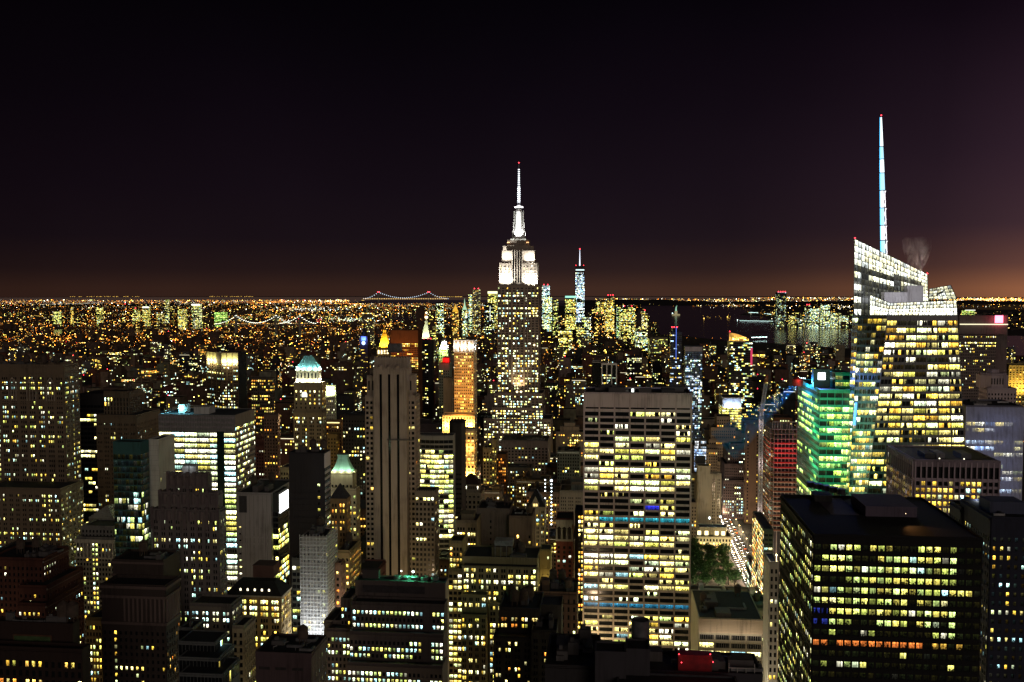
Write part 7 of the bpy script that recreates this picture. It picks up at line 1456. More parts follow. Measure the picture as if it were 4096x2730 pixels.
# ------------------------------------------------------------------ the blocks between: lots in the street grid
GLOWK = {'O': 1.0}
def glowc(pal, k): c = pick(pal); return (c[0] * k, c[1] * k, c[2] * k, 1)
def lot_mesh(mb, x0, x1, y0, y1, h, tone, r, pal, dens, z0=0.0, side='R', dz=3.5, dx=3.0, fat=1.0, k0=1.6, parapet=True, up=None):
    """walls, roof and its windows for one far building; windows stand just proud of the wall"""
    c = (*tone, 1); mb.box(x0, x1, y0, y1, z0, z0 + h, 0, c, top=False); mb.quad([(x0, y0, z0 + h - .6), (x1, y0, z0 + h - .6), (x1, y1, z0 + h - .6), (x0, y1, z0 + h - .6)], 0, (.02, .02, .022, 1))
    faces = [(Vector((x0, y0, 0)), Vector((x1, y0, 0)), Vector((0, -1, 0)))]
    faces.append((Vector((x1, y0, 0)), Vector((x1, y1, 0)), Vector((1, 0, 0))) if side == 'R' else (Vector((x0, y1, 0)), Vector((x0, y0, 0)), Vector((-1, 0, 0))))
    for a, b, n in faces:
        W = (b - a).length; e = (b - a) / W; nc = max(1, int(W / dx)); st_ = W / nc; nr = int((h - 2.5) / dz); vert = r.random() < .25
        for j in range(nr):
            z = z0 + h - 2.4 - (j + 1) * dz + .9
            rp = dens * r.choice((.2, .6, 1, 1, 1.8))
            if up and j < 2: rp = up
            run = 0
            for i in range(nc):
                if run > 0: run -= 1; on = True
                else:
                    on = r.random() < rp
                    if on and r.random() < .3: run = r.randint(1, 3)
                if not on: continue
                w = st_ * r.uniform(.4, .62) * fat; hh = 1.7 * fat; u = (i + .5) * st_ - w / 2; kk = k0 * r.choice((.2, .35, .6, 1, 1.4, 2.4)); p = a + e * u + n * .12 + Vector((0, 0, z)); q = p + e * w
                mb.quad([p, q, q + Vector((0, 0, hh)), p + Vector((0, 0, hh))], 1, glowc(pal, kk))
WALLS = [('brown-brick', (.12, .075, .05)), ('red-brick', (.14, .055, .04)), ('grey-stone', (.16, .15, .14)), ('tan-stone', (.20, .16, .11)), ('black-glass', (.03, .03, .035)), ('cream', (.26, .23, .17))]
PALN = [('Y', 'yellow'), ('W', 'white'), ('O', 'orange'), ('C', 'cool-white'), ('G', 'greenish')]
MARKS = [(500, 'far left gothic tower', 90), (0, 'bright banded block', 830), (0, 'octagonal crowned tower', 880), (0, 'green pyramid tower', 1235), (0, 'dark strip tower', 1560), (0, 'golden spire', 1533), (0, 'orange tower', 1856), (0, 'tallest skyscraper', 2073), (0, 'broad white slab', 2551), (0, 'blue edged tower', 2700), (0, 'amber crowned tower', 2965), (0, 'stone ziggurat', 2895), (0, 'green glass block', 3300), (0, 'faceted tower', 3640), (0, 'far right dark slab', 3935)]
used_labels = set()
def lot_label(wname, h, pname, dens, feat, px, Y, py):
    size = 'low' if h < 24 else ('medium' if h < 48 else 'tall'); lit = 'sparse' if dens < .16 else ('scattered' if dens < .3 else 'many')
    m = min(MARKS, key=lambda q: abs(q[2] - px)); d = px - m[2]; side = 'below and before' if abs(d) < 60 and Y < 900 else ('close behind' if abs(d) < 60 else ('left of' if d < 0 else 'right of'))
    dist = 'nearby' if Y < 900 else ('mid-distance' if Y < 1500 else ('distant' if Y < 2400 else 'far-off'))
    return f'{dist} {size} {wname} block, {lit} {pname} windows{feat}, {side} {m[1]}'
FEATS = ['', ', roof tank', ', twin tanks', ', penthouse', ', set back top', ', tall chimney', ', red beacon', ', lit parapet', ', bare side wall', ', roof mast', ', pitched roof', ', lit top floor']
HEROES.append((2766, 3010, 2225, 829, 2374, [st_pt(AVC - 90, 815), st_pt(AVC + 16, 950)], 10))
for a_, b_, Y_, yv in ((2905, 2985, 1120, 2100), (2925, 3000, 1010, 2170), (2950, 3025, 900, 2290), (2985, 3060, 835, 2362)): HEROES.append((a_, b_, yv - 60, Y_, yv, [st_pt(AVC - 15, Y_), st_pt(AVC + 15, Y_ + 60)], 5))
FOOT = []
for h in HEROES:
    ss = [p.dot(S_AX) for p in h[5]]; aa = [p.dot(A_AX) for p in h[5]]; FOOT.append((min(ss) - 3, max(ss) + 3, min(aa) - 3, max(aa) + 3))
rf = random.Random(2024); cands = []
for j in range(7, 46):
    for i in range(-18, 18):
        for row in (0, 1):
            s = AVC + 140 * i + 16
            while s < AVC + 140 * (i + 1) - 34:
                w = rf.uniform(18, 42) if j < 22 else rf.uniform(14, 34); a = j * 80 + 9 + row * 31; dpt = rf.uniform(26, 30)
                p = st_pt(s + w / 2, a)
                if p.y > 540 and abs(p.x) < p.y * .545 + 25 and p.y < 3500:
                    Y = p.y; q = rf.random()
                    if Y < 1000: h = rf.uniform(26, 78)
                    elif Y < 1500: h = rf.uniform(20, 66) if q < .9 else rf.uniform(60, 105)
                    elif Y < 2300: h = 16 + rf.expovariate(1 / 17) if q < .93 else rf.uniform(55, 100)
                    else: h = 12 + rf.expovariate(1 / 9) if q < .95 else rf.uniform(40, 75)
                    cands.append((Y, s, w, a, dpt, min(h, 120)))
                s += w + (0.4 if rf.random() < .8 else 4)
events = [(h[3], 0, k) for k, h in enumerate(HEROES)] + [(c[0], 1, k) for k, c in enumerate(cands)]
events.sort(); NCOL = 1024; sky_ = [2740.0] * NCOL; kept = []
for Y, typ, k in events:
    if typ == 0:
        h = HEROES[k]
        if h[6] < 12: continue
        for c in range(max(0, int(h[0] / 4)), min(NCOL, int(h[1] / 4) + 1)): sky_[c] = min(sky_[c], h[2])
        continue
    Y, s, w, a, dpt, h = cands[k]
    if any(s < f[1] and s + w > f[0] and a < f[3] and a + dpt > f[2] for f in FOOT): continue
    c4 = [st_pt(s, a), st_pt(s + w, a), st_pt(s + w, a + dpt), st_pt(s, a + dpt)]
    pxs = [to_px((p.x, p.y, h)) for p in c4]; x0, x1 = min(p[0] for p in pxs), max(p[0] for p in pxs)
    if x1 < 0 or x0 > 4096: continue
    if on_water((x0 + x1) / 2, to_px((c4[0].x, c4[0].y, 0))[1]): continue
    if (x0 + x1) / 2 > 2600 and to_px((c4[3].x, c4[3].y, 0))[1] < 1398 + (0 if x0 < 3800 else 50): continue
    cap = 1325 + max(0, (2300 - Y) * .02)
    for q in HEROES:
        if q[3] > Y and q[0] < x1 - 2 and q[1] > x0 + 2: cap = max(cap, q[4])
    hmax = CAM_Z - (cap - EYE_Y) / F_PX * Y
    h = min(h, hmax)
    if h < 9: continue
    yt = to_px((c4[0].x, c4[0].y, h))[1]; vis = 0
    cs_ = range(max(0, int(x0 / 4)), min(NCOL, int(x1 / 4) + 1))
    for c in cs_: vis += max(0, sky_[c] - yt)
    if vis < 30: continue
    for c in cs_: sky_[c] = min(sky_[c], yt)
    kept.append((vis * 4, Y, s, w, a, dpt, h, (x0 + x1) / 2, yt))
order = sorted(range(len(kept)), key=lambda i: -kept[i][0]); N_IND = 172
indiv = set(order[:N_IND]); far = MB(); SS = S_AX; AA = A_AX
def into_world(mb, X0, Y0, start):
    for i in range(start, len(mb.v)):
        v = mb.v[i]; p = SS * v[0] + AA * v[1]; x, y = X0 + p.x, Y0 + p.y; mb.v[i] = (x, y, v[2] + zg(x, y))
for i, (vis, Y, s, w, a, dpt, h, px, yt) in enumerate(kept):
    r = random.Random(i * 13 + 5); wi = r.choice((0, 0, 1, 2, 3, 3, 4, 5)); pal, pn = r.choice(PALN if Y > 1400 else PALN[:4] + PALN[:2]); dens = r.choice((.08, .13, .2, .26, .36)) * (1 if Y < 1500 else .9)
    p = st_pt(s, a); side = 'R' if px < 2432 else 'L'; tone = tuple(c * r.uniform(.75, 1.1) for c in WALLS[wi][1])
    if i not in indiv:
        n0 = len(far.v); lot_mesh(far, 0, w, 0, dpt, h, tone, r, pal + r.choice('YYWO'), dens * (.6 if Y < 1500 else .32), side=side, fat=.9 + max(0, Y - 1500) / 6000, k0=2.8); into_world(far, p.x, p.y, n0); continue
    nm = 'low_building' if h < 24 else 'city_block'; fi = r.randrange(len(FEATS)); tries = 0
    while True:
        lab = lot_label(WALLS[wi][0], h, pn, dens, FEATS[fi], px, Y, yt)
        if lab not in used_labels or tries > 60: break
        fi = (fi + 1) % len(FEATS); tries += 1
        if tries % 12 == 0: wi = (wi + 1) % len(WALLS)
    used_labels.add(lab); tone = tuple(c * r.uniform(.85, 1.1) for c in WALLS[wi][1])
    if Y < 1150 and vis > 900:
        B = Bld(nm, lab, px, Y, wall=tone, yvis=2730, maxwin=24, core=((.01, .01, .012), .2) if wi == 4 else None, group='city blocks among the landmarks'); lx, ly = B.local(p)
        t = dict(x0=lx, x1=lx + w, y0=ly, y1=ly + dpt, z0=0, z1=h); B.addtier(t, reg=False)
        B.fac(t, dx=r.uniform(2.2, 3.4), dz=r.uniform(3.2, 3.8), wx=r.uniform(.4, .6), wz=.52, lit=dens, rowv=.15, pal=pal + 'Y', top=r.uniform(2, 5), st=1.5, d=.3, grp=r.choice((0, 0, 2, 3)), gap=1.5); o = B.o; z1 = h; X0, X1, Y0_, Y1_ = t['x0'], t['x1'], t['y0'], t['y1']; par = B.o
        B.clutter(t, r.randint(1, 4), i); B.finish()
    else:
        o = empty(nm, (p.x, p.y, zg(p.x, p.y)), -GRID); tag(o, lab, 'building', 'city blocks among the landmarks'); mb = MB()
        lot_mesh(mb, 0, w, 0, dpt, h, tone, r, pal + r.choice('YW'), dens * (1 if Y < 1200 else .62), side=side, fat=.92 + max(0, Y - 1500) / 6000, k0=2.6, up=.95 if 'top floor' in FEATS[fi] else None)
        for yy_ in (0, dpt - .4): mb.box(-.1, w + .1, yy_ - .1, yy_ + .4, h - .5, h + .8, 0, (*[c * 1.1 for c in tone], 1))
        mb.build('wall', [tonem(), glowm()], o, True); z1 = h; X0, X1, Y0_, Y1_ = 0, w, 0, dpt; par = o
    f = FEATS[fi]; cx, cy2 = (X0 + X1) / 2, (Y0_ + Y1_) / 2; mb = MB()
    def tk(x, y):
        m_ = MB(); m_.lathe(x, y, [(2.1, z1 + 2.4), (2.1, z1 + 6.4), (.1, z1 + 8)], 10, cap=False)
        for q in range(4): m_.bar((x + 1.4 * math.cos(q * 1.57), y + 1.4 * math.sin(q * 1.57), z1 - .6), (x + 1.4 * math.cos(q * 1.57), y + 1.4 * math.sin(q * 1.57), z1 + 2.5), .16)
        m_.build('water_tank', plain('tank_wood', (.09, .065, .05), .9), par)
    if f == ', roof tank': tk(cx + w * .2, cy2)
    elif f == ', twin tanks': tk(cx - 4, cy2); tk(cx + 4, cy2)
    elif f == ', penthouse': mb.box(cx - w * .25, cx + w * .2, cy2 - 6, cy2 + 6, z1 - .6, z1 + 5); mb.build('penthouse', wallm(tone), par)
    elif f == ', set back top': mb.box(X0 + w * .15, X1 - w * .15, Y0_ + 5, Y1_ - 3, z1 - .6, z1 + 7); mb.box(X0 + w * .3, X1 - w * .3, Y0_ + 8, Y1_ - 6, z1 + 7, z1 + 12); mb.build('setback', wallm(tone), par)
    elif f == ', tall chimney': mb.box(X0 + 2, X0 + 4.4, cy2, cy2 + 2.4, z1 - .6, z1 + 13); mb.build('chimney', wallm(tone), par)
    elif f == ', red beacon': mb.bar((cx, cy2, z1 - .6), (cx, cy2, z1 + 5), .15); mb.build('beacon_post', plain('steel', (.08, .08, .08), .5), par); m_ = MB(); m_.octa((cx, cy2, z1 + 5.4), .35 + Y / 2600, (1, 1, 1, 1)); m_.build('beacon', plain('red_lamp', (.8, .1, .1), .4, 0, (1, .04, .06), 6), par)
    elif f == ', lit parapet': mb.box(X0 + .5, X1 - .5, Y0_ - .5, Y0_ - .2, z1 - 1.2, z1 - .5); mb.build('parapet_light', plain('parapet_light', (.8, .8, .6), .4, 0, (1, .9, .6), 1.3), par)
    elif f == ', roof mast': mb.bar((cx, cy2, z1 - .6), (cx, cy2, z1 + 12), .22); mb.build('mast', plain('steel', (.08, .08, .08), .5), par)
    elif f == ', pitched roof':
        q = [(X0, Y0_, z1 + .1), (X1, Y0_, z1 + .1), (X1, Y1_, z1 + .1), (X0, Y1_, z1 + .1)]; r0, r1 = (X0 + w * .3, cy2, z1 + 6), (X1 - w * .3, cy2, z1 + 6); mb.quad([q[0], q[1], r1, r0]); mb.quad([q[1], q[2], r1]); mb.quad([q[2], q[3], r0, r1]); mb.quad([q[3], q[0], r0]); mb.build('pitched_roof', plain('slate', (.035, .035, .04), .7), par)
    elif f == ', bare side wall': mb.box(X0 - .25 if side == 'L' else X1, X0 if side == 'L' else X1 + .45, Y0_, Y1_, 0, z1 + .4); mb.build('side_wall', wallm(tone), par)
# ------------------------------------------------------------------ far boroughs
FARPAL = 'YOYWG'
nfar = 0
while nfar < 2600:
    Y = math.exp(rf.uniform(math.log(3300), math.log(10500))); k = rf.uniform(-.56, .56); x = k * Y; px, py = to_px((x, Y, zg(x, Y)))
    if on_water(px, py) or on_water(px, py - 6): continue
    if px > 2600 and py > 1325: continue
    nfar += 1; h = 8 + rf.expovariate(1 / 9); 
    if rf.random() < .05: h = rf.uniform(35, 62)
    cap = CAM_Z - (1218 - EYE_Y) / F_PX * Y; h = min(h, max(8, cap)); w, dp = rf.uniform(20, 55), rf.uniform(15, 30); t_ = rf.uniform(.4, 1.1); n0 = len(far.v)
    warm = (px < 1400 and py > 1300)
    lot_mesh(far, 0, w, 0, dp, h, (.10 * t_, .075 * t_, .06 * t_), rf, 'OOY' if warm or rf.random() < .3 else FARPAL, rf.choice((.008, .02, .03, .05, .09)), side='R' if px < 2432 else 'L', dz=3.8, dx=4.0, fat=1.05 + Y / 14000, k0=4.2); into_world(far, x, Y, n0)
tag(far.build('distant_buildings', [tonem(), glowm()], None, True), 'low dark blocks with pinpoint windows spreading to the horizon', kind='stuff')
def far_tower(label, xl, xr, yt, Y, tone, pal, dens, k0=2.0, name='distant_tower', group=None, crown=None, red=0, parts=()):
    a = pt(xl, yt, Y); b = pt(xr, yt, Y); w = b.x - a.x; h = a.z - zg(a.x, Y); o = empty(name, (a.x, Y, zg(a.x, Y))); tag(o, label, 'building', group)
    mb = MB(); r = random.Random(int(xl * 7 + yt)); lot_mesh(mb, 0, w, 0, max(20, w * .8), h, tone, r, pal, dens * .8, side='R' if xl < 2432 else 'L', dz=4.4, dx=3.9, fat=1.35, k0=k0 * 1.5); mb.build('wall', [tonem(), glowm()], o, True)
    if crown: m_ = MB(); m_.box(-.5, w + .5, -1, 2, h - crown[1], h - .5); m_.build('crown_light', plain('crown_glow', (.5, .5, .5), .5, 0, crown[0], crown[2]), o)
    for k in range(red): m_ = MB(); m_.octa((w * (k + .5) / red, 4, h + 4), Y / 1500, (1, 1, 1, 1)); m_.build('beacon', plain('red_lamp', (.8, .1, .1), .4, 0, (1, .04, .06), 6), o)
    return o, w, h
T = (.06, .065, .07); D = (.03, .03, .033); BR = (.10, .06, .04)
far_tower('rippled pale tower with twin red beacons, left of the tallest skyscraper', 1890, 1921, 1158, 5300, (.3, .29, .27), 'YW', .42, 1.2, red=2)
far_tower('tower with a brilliant white top and yellow floors, just left of the tallest skyscraper', 1951, 1990, 1166, 5700, T, 'GY', .6, crown=((.95, 1, .6), 14, 1.6))
o, w, h = far_tower('dark tower with one thin white vertical line, before the white topped tower', 1938, 1977, 1216, 5100, D, 'CG', .2); m_ = MB(); m_.box(w * .55, w * .6, -1.2, -.3, 90, h - 12); m_.build('light_line', plain('white_line', (.5, .5, .5), .5, 0, (.9, 1, .8), 1.6), o)
far_tower('slim greenish white tower left of the rippled pale tower', 1874, 1888, 1176, 5500, T, 'CG', .7)
o, w, h = far_tower('courthouse tower under a glowing gold pyramid', 1808, 1834, 1248, 4800, (.25, .18, .08), 'YO', .4); m_ = MB(); m_.lathe(w / 2, 12, [(21, h), (8, h + 22), (1.2, h + 34), (.3, h + 40)], 4, rot=math.pi / 4); m_.build('pyramid_roof', plain('gold_roof_lit', (.8, .5, .1), .5, 0, (1, .55, .05), .85), o)  # light on the gold roof put into its own emission
o, w, h = far_tower('pointed greenish lit tower beside the gold pyramid', 1848, 1868, 1240, 4900, (.2, .24, .18), 'GC', .5); m_ = MB(); m_.lathe(w / 2, 12, [(17, h), (6, h + 20), (4, h + 34), (.4, h + 58)], 4, rot=math.pi / 4); m_.build('spire', plain('green_roof_glow', (.5, .7, .5), .5, 0, (.6, 1, .65), .7), o)  # greenish light on the spire put in as emission
far_tower('dim green lit tower between the brown slab and the gold pyramid', 1745, 1773, 1210, 5000, D, 'GC', .45)
far_tower('windowless dark brown slab by the water, left of the tallest skyscraper', 1664, 1697, 1222, 4000, (.10, .06, .045), 'O', .02)
far_tower('grey apartment slab standing before the bridges', 1449, 1492, 1250, 4200, (.16, .14, .12), 'YW', .2)
far_tower('yellow dotted tower behind the campanile', 1714, 1742, 1245, 4000, BR, 'YG', .35)
o, w, h = far_tower('bright cyan tower with twin red beacons, just right of the tallest skyscraper', 2168, 2199, 1142, 5650, T, 'CB', .85, 2.6, red=2)
far_tower('broad cyan and yellow lower tower under the twin beacons', 2170, 2208, 1188, 5600, T, 'CG', .8, 2.3)
far_tower('thin greenish tower right of the bright cyan tower', 2212, 2233, 1198, 5400, T, 'G', .55, 1.5)
o, w, h = far_tower('tallest downtown tower, cyan windows under a dark band and a lit needle', 2302, 2338, 1090, 5600, D, 'CB', .78, 2.5); m_ = MB(); m_.box(3, w - 3, 2, w * .7, h, h + 38); cap_ = m_.build('mast_block', wallm((.05, .05, .06)), o)
m_ = MB(); m_.box(1.5, w - 1.5, 1, 2, h + 10, h + 17); m_.build('crown_light', plain('crown_cyan', (.5, .5, .5), .5, 0, (.75, 1, 1), 1.3), o)
m_ = MB(); m_.lathe(w / 2, w * .4, [(3.8, h + 38), (2.6, h + 75), (1.6, h + 118), (.8, h + 132)], 8); m_.build('needle', plain('needle_light', (.6, .6, .6), .5, 0, (.78, .84, 1), 1.7), o)
for q, (x_, z_) in enumerate(((w / 2, h + 136), (4, h + 41), (w - 4, h + 41))): m_ = MB(); m_.octa((x_, w * .4, z_), 4.2 if q == 0 else 2.6, (1, 1, 1, 1)); m_.build('beacon', plain('red_lamp', (.8, .1, .1), .4, 0, (1, .04, .06), 6), o)
far_tower('block with a cyan crown line and yellow floors, left of the downtown needle tower', 2261, 2304, 1184, 5500, T, 'YG', .75, 2.2, crown=((.4, 1, .8), 12, 1.0))
far_tower('brightest yellow office block, right of the downtown needle tower', 2402, 2457, 1207, 5400, (.2, .17, .06), 'Y', .92, 1.7); far_tower('dim upper cap with a red edge behind the brightest yellow block', 2428, 2457, 1184, 5450, (.12, .10, .09), 'YW', .4, 1.0, red=3)
far_tower('short speckled tower left of the brightest yellow block', 2383, 2402, 1205, 5500, BR, 'YG', .6)
far_tower('wide dark block striped with yellow floors, left of the harbour', 2483, 2542, 1228, 4600, D, 'YG', .7, 1.8, red=2)
far_tower('teal lit tower behind the wide striped block', 2468, 2496, 1227, 4950, T, 'CE', .6, 1.4)
far_tower('lone speckled tower with a red beacon at the harbour edge', 2569, 2591, 1245, 4800, D, 'YW', .45, red=1)
far_tower('yellow lit block below the downtown needle tower', 2305, 2338, 1290, 4200, T, 'YG', .75)
far_tower('greenish block beside the yellow block below the downtown needle tower', 2327, 2363, 1268, 4800, T, 'GC', .7)
far_tower('red dotted dark tower left of the brightest yellow block, lower down', 2378, 2420, 1256, 4500, D, 'YO', .3, red=2)
far_tower('wide low yellow lit block among dark roofs, right of the tallest skyscraper', 2233, 2290, 1322, 3700, (.2, .17, .07), 'YG', .85)
far_tower('low pale block with greenish windows near the river, right of centre', 2600, 2670, 1350, 3600, (.25, .22, .15), 'G', .35, 1.0)
far_tower('low block with a teal strip by the river, right of centre', 2545, 2590, 1326, 3900, D, 'CG', .6)
far_tower('tall dark riverside tower with a row of red lights on its top, across the harbour', 3110, 3146, 1170, 6200, (.05, .05, .06), 'GC', .2, 1.1, red=4, crown=((.6, .8, 1), 3, .4))
for k, (a, b, y, d_) in enumerate(((3224, 3243, 1222, 'dark tower with red beacons'), (3246, 3277, 1232, 'green banded wide tower'), (3290, 3320, 1217, 'tallest green tower'), (3328, 3352, 1250, 'short green tower'), (3160, 3185, 1262, 'low speckled tower'), (3195, 3216, 1270, 'low dim tower'), (3365, 3395, 1262, 'low bright tower'))): far_tower(d_ + ' in the cluster across the harbour, left of the faceted tower', a, b, y, 6300, T, 'GC' if k != 4 else 'YG', (.3, .65, .6, .6, .4, .2, .7)[k], 1.9, red=2 if k == 0 else 0)
far_tower('green lit building with a white strip, right of the faceted tower', 3862, 3901, 1240, 6000, T, 'EG', .8, 1.2, crown=((1, 1, .9), 5, 1.2))
for k, (a, b, y, d_, pl_, dn) in enumerate(((281, 288, 1228, 'very thin yellow tower', 'Y', .9), (383, 405, 1229, 'yellow speckled tower', 'YG', .6), (529, 553, 1236, 'tower with a red beacon', 'GY', .5), (570, 594, 1227, 'tower with a white lit top', 'GY', .6), (622, 650, 1253, 'short yellow block', 'Y', .5), (657, 672, 1199, 'tallest slim tower', 'GW', .5), (681, 692, 1210, 'slim dark tower', 'Y', .15), (711, 740, 1236, 'wide speckled block', 'YG', .6), (766, 799, 1217, 'block with a blazing white top', 'GW', .5), (857, 899, 1249, 'greenish lit slab before the bridge', 'E', .7), (212, 236, 1247, 'short green lit block', 'G', .8))):
    far_tower(d_ + ' across the river on the left skyline', a, b, y, 6600, D, pl_, dn, 1.7, red=1 if 'beacon' in d_ else 0, crown=((.95, 1, .8), 10, 2) if 'white' in d_ else None)
# ------------------------------------------------------------------ bridges
def bridge(label, towers, x_ends, ydeck, ytop, ysag, Y, Y2=None, lampc=(.95, 1, .85), k=6, lampr=None, red=False, tw=9, yend=None):
    o = empty('suspension_bridge', (0, 0, 0)); tag(o, label, 'bridge'); P = lambda px, py: pt(px, py, Y); lr = lampr or Y / 3850 * 4 * .29
    a, b = P(x_ends[0], ydeck), P(x_ends[1], ydeck); mb = MB(); mb.box(a.x, b.x, Y - 12, Y + 12, a.z - 4, a.z + 2); mb.build('deck', plain('bridge_steel', (.12, .12, .12), .6), o)
    for x in towers:
        mb = MB(); q = P(x, ytop); g0 = zg(q.x, Y)
        for dy in (-11, 11): mb.box(q.x - tw / 2, q.x + tw / 2, Y + dy - 3, Y + dy + 3, g0, q.z)
        mb.box(q.x - tw / 2, q.x + tw / 2, Y - 8, Y + 8, q.z - 8, q.z - 1); mb.build('tower', plain('bridge_tower', (.22, .24, .22), .6), o)
        if red:
            for d in (-.4, .4): m_ = MB(); m_.octa((q.x + d * 40, Y, q.z + 5), 9, (1, 1, 1, 1)); m_.build('beacon', plain('red_lamp', (.8, .1, .1), .4, 0, (1, .04, .06), 6), o)
    ch = []
    pts = [(x_ends[0], yend or ydeck - 1)] + [(t, ytop) for t in towers] + [(x_ends[1], yend or ydeck - 1)]
    for (xa, ya), (xb, yb) in zip(pts, pts[1:]):
        n = max(6, int(abs(xb - xa) / (8 if Y < 9000 else 8))); main = ya == yb == ytop
        for i in range(n + 1):
            u = i / n; y = (ya + (yb - ya) * u + (ysag - ytop) * 4 * u * (1 - u)) if main else (ya + (yb - ya) * u + (ysag - ytop) * .25 * 4 * u * (1 - u)); ch.append(P(xa + (xb - xa) * u, y))
    for dy in (-11, 11):
        cb_, lm = MB(), MB()
        for p, q in zip(ch, ch[1:]): cb_.bar(p + Vector((0, dy, 0)), q + Vector((0, dy, 0)), .6)
        c_ = cb_.build('cable', plain('bridge_steel', (.12, .12, .12), .6), o)
        for p in ch: lm.octa(tuple(p + Vector((0, dy, 2))), lr, (*[v * k for v in lampc], 1))
        tag(lm.build('lamp_string', glowm(), c_, True), kind='stuff')
    dl = MB(); n = int((x_ends[1] - x_ends[0]) / 7)
    for i in range(n): p = P(x_ends[0] + (x_ends[1] - x_ends[0]) * i / n, ydeck); dl.octa((p.x, Y - 13, p.z + 4), lr * .9, (2.4, 1.5, .5, 1))
    tag(dl.build('deck_lamps', glowm(), o, True), kind='stuff')
bridge('suspension bridge with lamp strung cables at the left, nearest the white stadium lights', (944, 1104), (862, 1180), 1299, 1265, 1294, 5300)
bridge('second suspension bridge with lamp strung cables, right of the first bridge', (1200,), (1118, 1262), 1297, 1266, 1290, 5000)
bridge('great distant suspension bridge with blue white cables and red tower beacons on the horizon', (1514, 1715), (1455, 1792), 1197, 1170, 1193, 17000, lampc=(.7, .85, 1), k=1.3, red=True, tw=26, lampr=8)
# ------------------------------------------------------------------ statue in the harbour
st = pt(2704, 1252, 9400); g0 = zg(st.x, 9400); o = empty('statue', (st.x, 9400, g0)); tag(o, 'small floodlit green statue on a pedestal standing in the harbour', 'statue')
mb = MB(); mb.box(-34, 34, -30, 30, 0, 14); mb.box(-12, 12, -12, 12, 14, 44); mb.build('pedestal', plain('statue_stone_glow', (.4, .38, .3), .7, 0, (.7, .6, .3), .35), o)  # floodlight on pedestal and figure put into their emission
mb = MB(); mb.lathe(0, 0, [(8, 44), (7, 62), (5, 76), (2.6, 79), (3.4, 84), (2, 88)], 10); mb.bar((4, 0, 74), (8, 0, 96), 1.6); mb.octa((8, 0, 98), 2.4, (1, 1, 1, 1)); mb.build('figure', plain('statue_green_glow', (.3, .6, .45), .6, 0, (.5, 1, .7), .6), o)
# ------------------------------------------------------------------ lamps of the far city
def lamp_r(Y): return Y / F_PX * 4
cl = MB(); rl = random.Random(77)
COLS = {'o': (1, .30, .03), 'y': (1, .60, .11), 'w': (1, .95, .75), 'c': (.7, 1, .95), 'r': (1, .05, .05), 'g': (.75, 1, .35)}
def put(px, py, col, k, size, dz=6):
    p = ground_pt(px, py)
    if p.y < 0 or p.y > 60000: return
    c = COLS[col]; cl.octa((p.x, p.y, p.z + dz), lamp_r(p.y) * size, (c[0] * k, c[1] * k, c[2] * k, 1))
n = 0
while n < 9500:
    px = rl.uniform(-20, 2150); u = rl.random(); py = 1203 + 205 * u ** 1.5
    if on_water(px, py) or (px > 1400 and py < 1216): continue
    dn = (.30 + .70 * math.exp(-((py - 1350) / 40) ** 2)) if px < 1000 else (.45 if py > 1300 else .6)
    if rl.random() > dn * (.35 + .65 * math.exp(-((math.sin(px * .031 + py * .17) - 1) ** 2))): continue
    col = rl.choices('oywcgr', (11, 3, 1.0, .3, .5, .3) if (px < 1100 and py > 1275) else (6, 5, 1.6, .6, .8, .2))[0]
    k = min(22, 1.6 * rl.paretovariate(1.15)); put(px, py, col, k, rl.choice((.09, .11, .14, .17)) * (1 + .045 * k), rl.uniform(4, 22)); n += 1
n = 0
while n < 2600:
    px = rl.uniform(2380, 4150); py = 1192 + abs(rl.gauss(0, 18)) + (6 if px < 3000 else 0)
    if on_water(px, py) or py > 1300: continue
    k = min(20, 1.5 * rl.paretovariate(1.1)); put(px, py, rl.choices('oywg', (3, 6, 2, .6))[0], k, rl.choice((.12, .16, .2)) * (1 + .04 * k), rl.uniform(4, 20)); n += 1
for k in range(420): put(rl.uniform(3830, 4110), 1196 + abs(rl.gauss(0, 9)), rl.choice('yyoow'), rl.choice((3, 6, 12)), rl.choice((.18, .24, .32)))
for k in range(320): put(2850 + rl.gauss(60, 150), 1214 + abs(rl.gauss(0, 7)), rl.choice('yyow'), rl.choice((2, 5, 10)), rl.choice((.14, .2, .28)))
for cx_, cy_, sx_, sy_, nn_, cc in ((1290, 1243, 60, 5, 120, 'wcw'), (1180, 1238, 60, 5, 60, 'wyw'), (1400, 1283, 45, 4, 110, 'wcg'), (1265, 1283, 35, 8, 110, 'wyr'), (1500, 1360, 10, 18, 45, 'ory'), (1720, 1222, 30, 3, 30, 'yo'), (1600, 1262, 90, 4, 90, 'oyw'), (980, 1285, 90, 9, 80, 'wyg'), (560, 1282, 90, 12, 150, 'ywo'), (640, 1330, 80, 10, 60, 'oyw'), (1360, 1205, 90, 3, 60, 'gyw'), (1480, 1210, 60, 4, 50, 'yo'), (3280, 1285, 110, 10, 160, 'gwy'), (3370, 1232, 30, 5, 50, 'yw'), (2560, 1322, 60, 10, 60, 'gy'), (2350, 1330, 90, 25, 220, 'gyw'), (2480, 1350, 90, 25, 160, 'yog')):
    for k in range(nn_):
        px, py = rl.gauss(cx_, sx_), rl.gauss(cy_, sy_)
        if not on_water(px, py): put(px, py, rl.choice(cc), rl.choice((2, 5, 12)), rl.choice((.13, .17, .24)), rl.uniform(3, 15))
for k in range(90): px = rl.uniform(-20, 760); put(px, 1350 + px * .018 + rl.gauss(0, 4) + (7 if rl.random() < .5 else 0), 'o', rl.choice((4, 9, 16)), rl.choice((.18, .24, .32)))
for k in range(44): u = k / 43; put(1370 + 480 * u * .0 + rl.uniform(0, 700) * 0 + 560 * u - 100, 1232 - 12 * u + rl.gauss(0, 1), 'y', 2, .2)
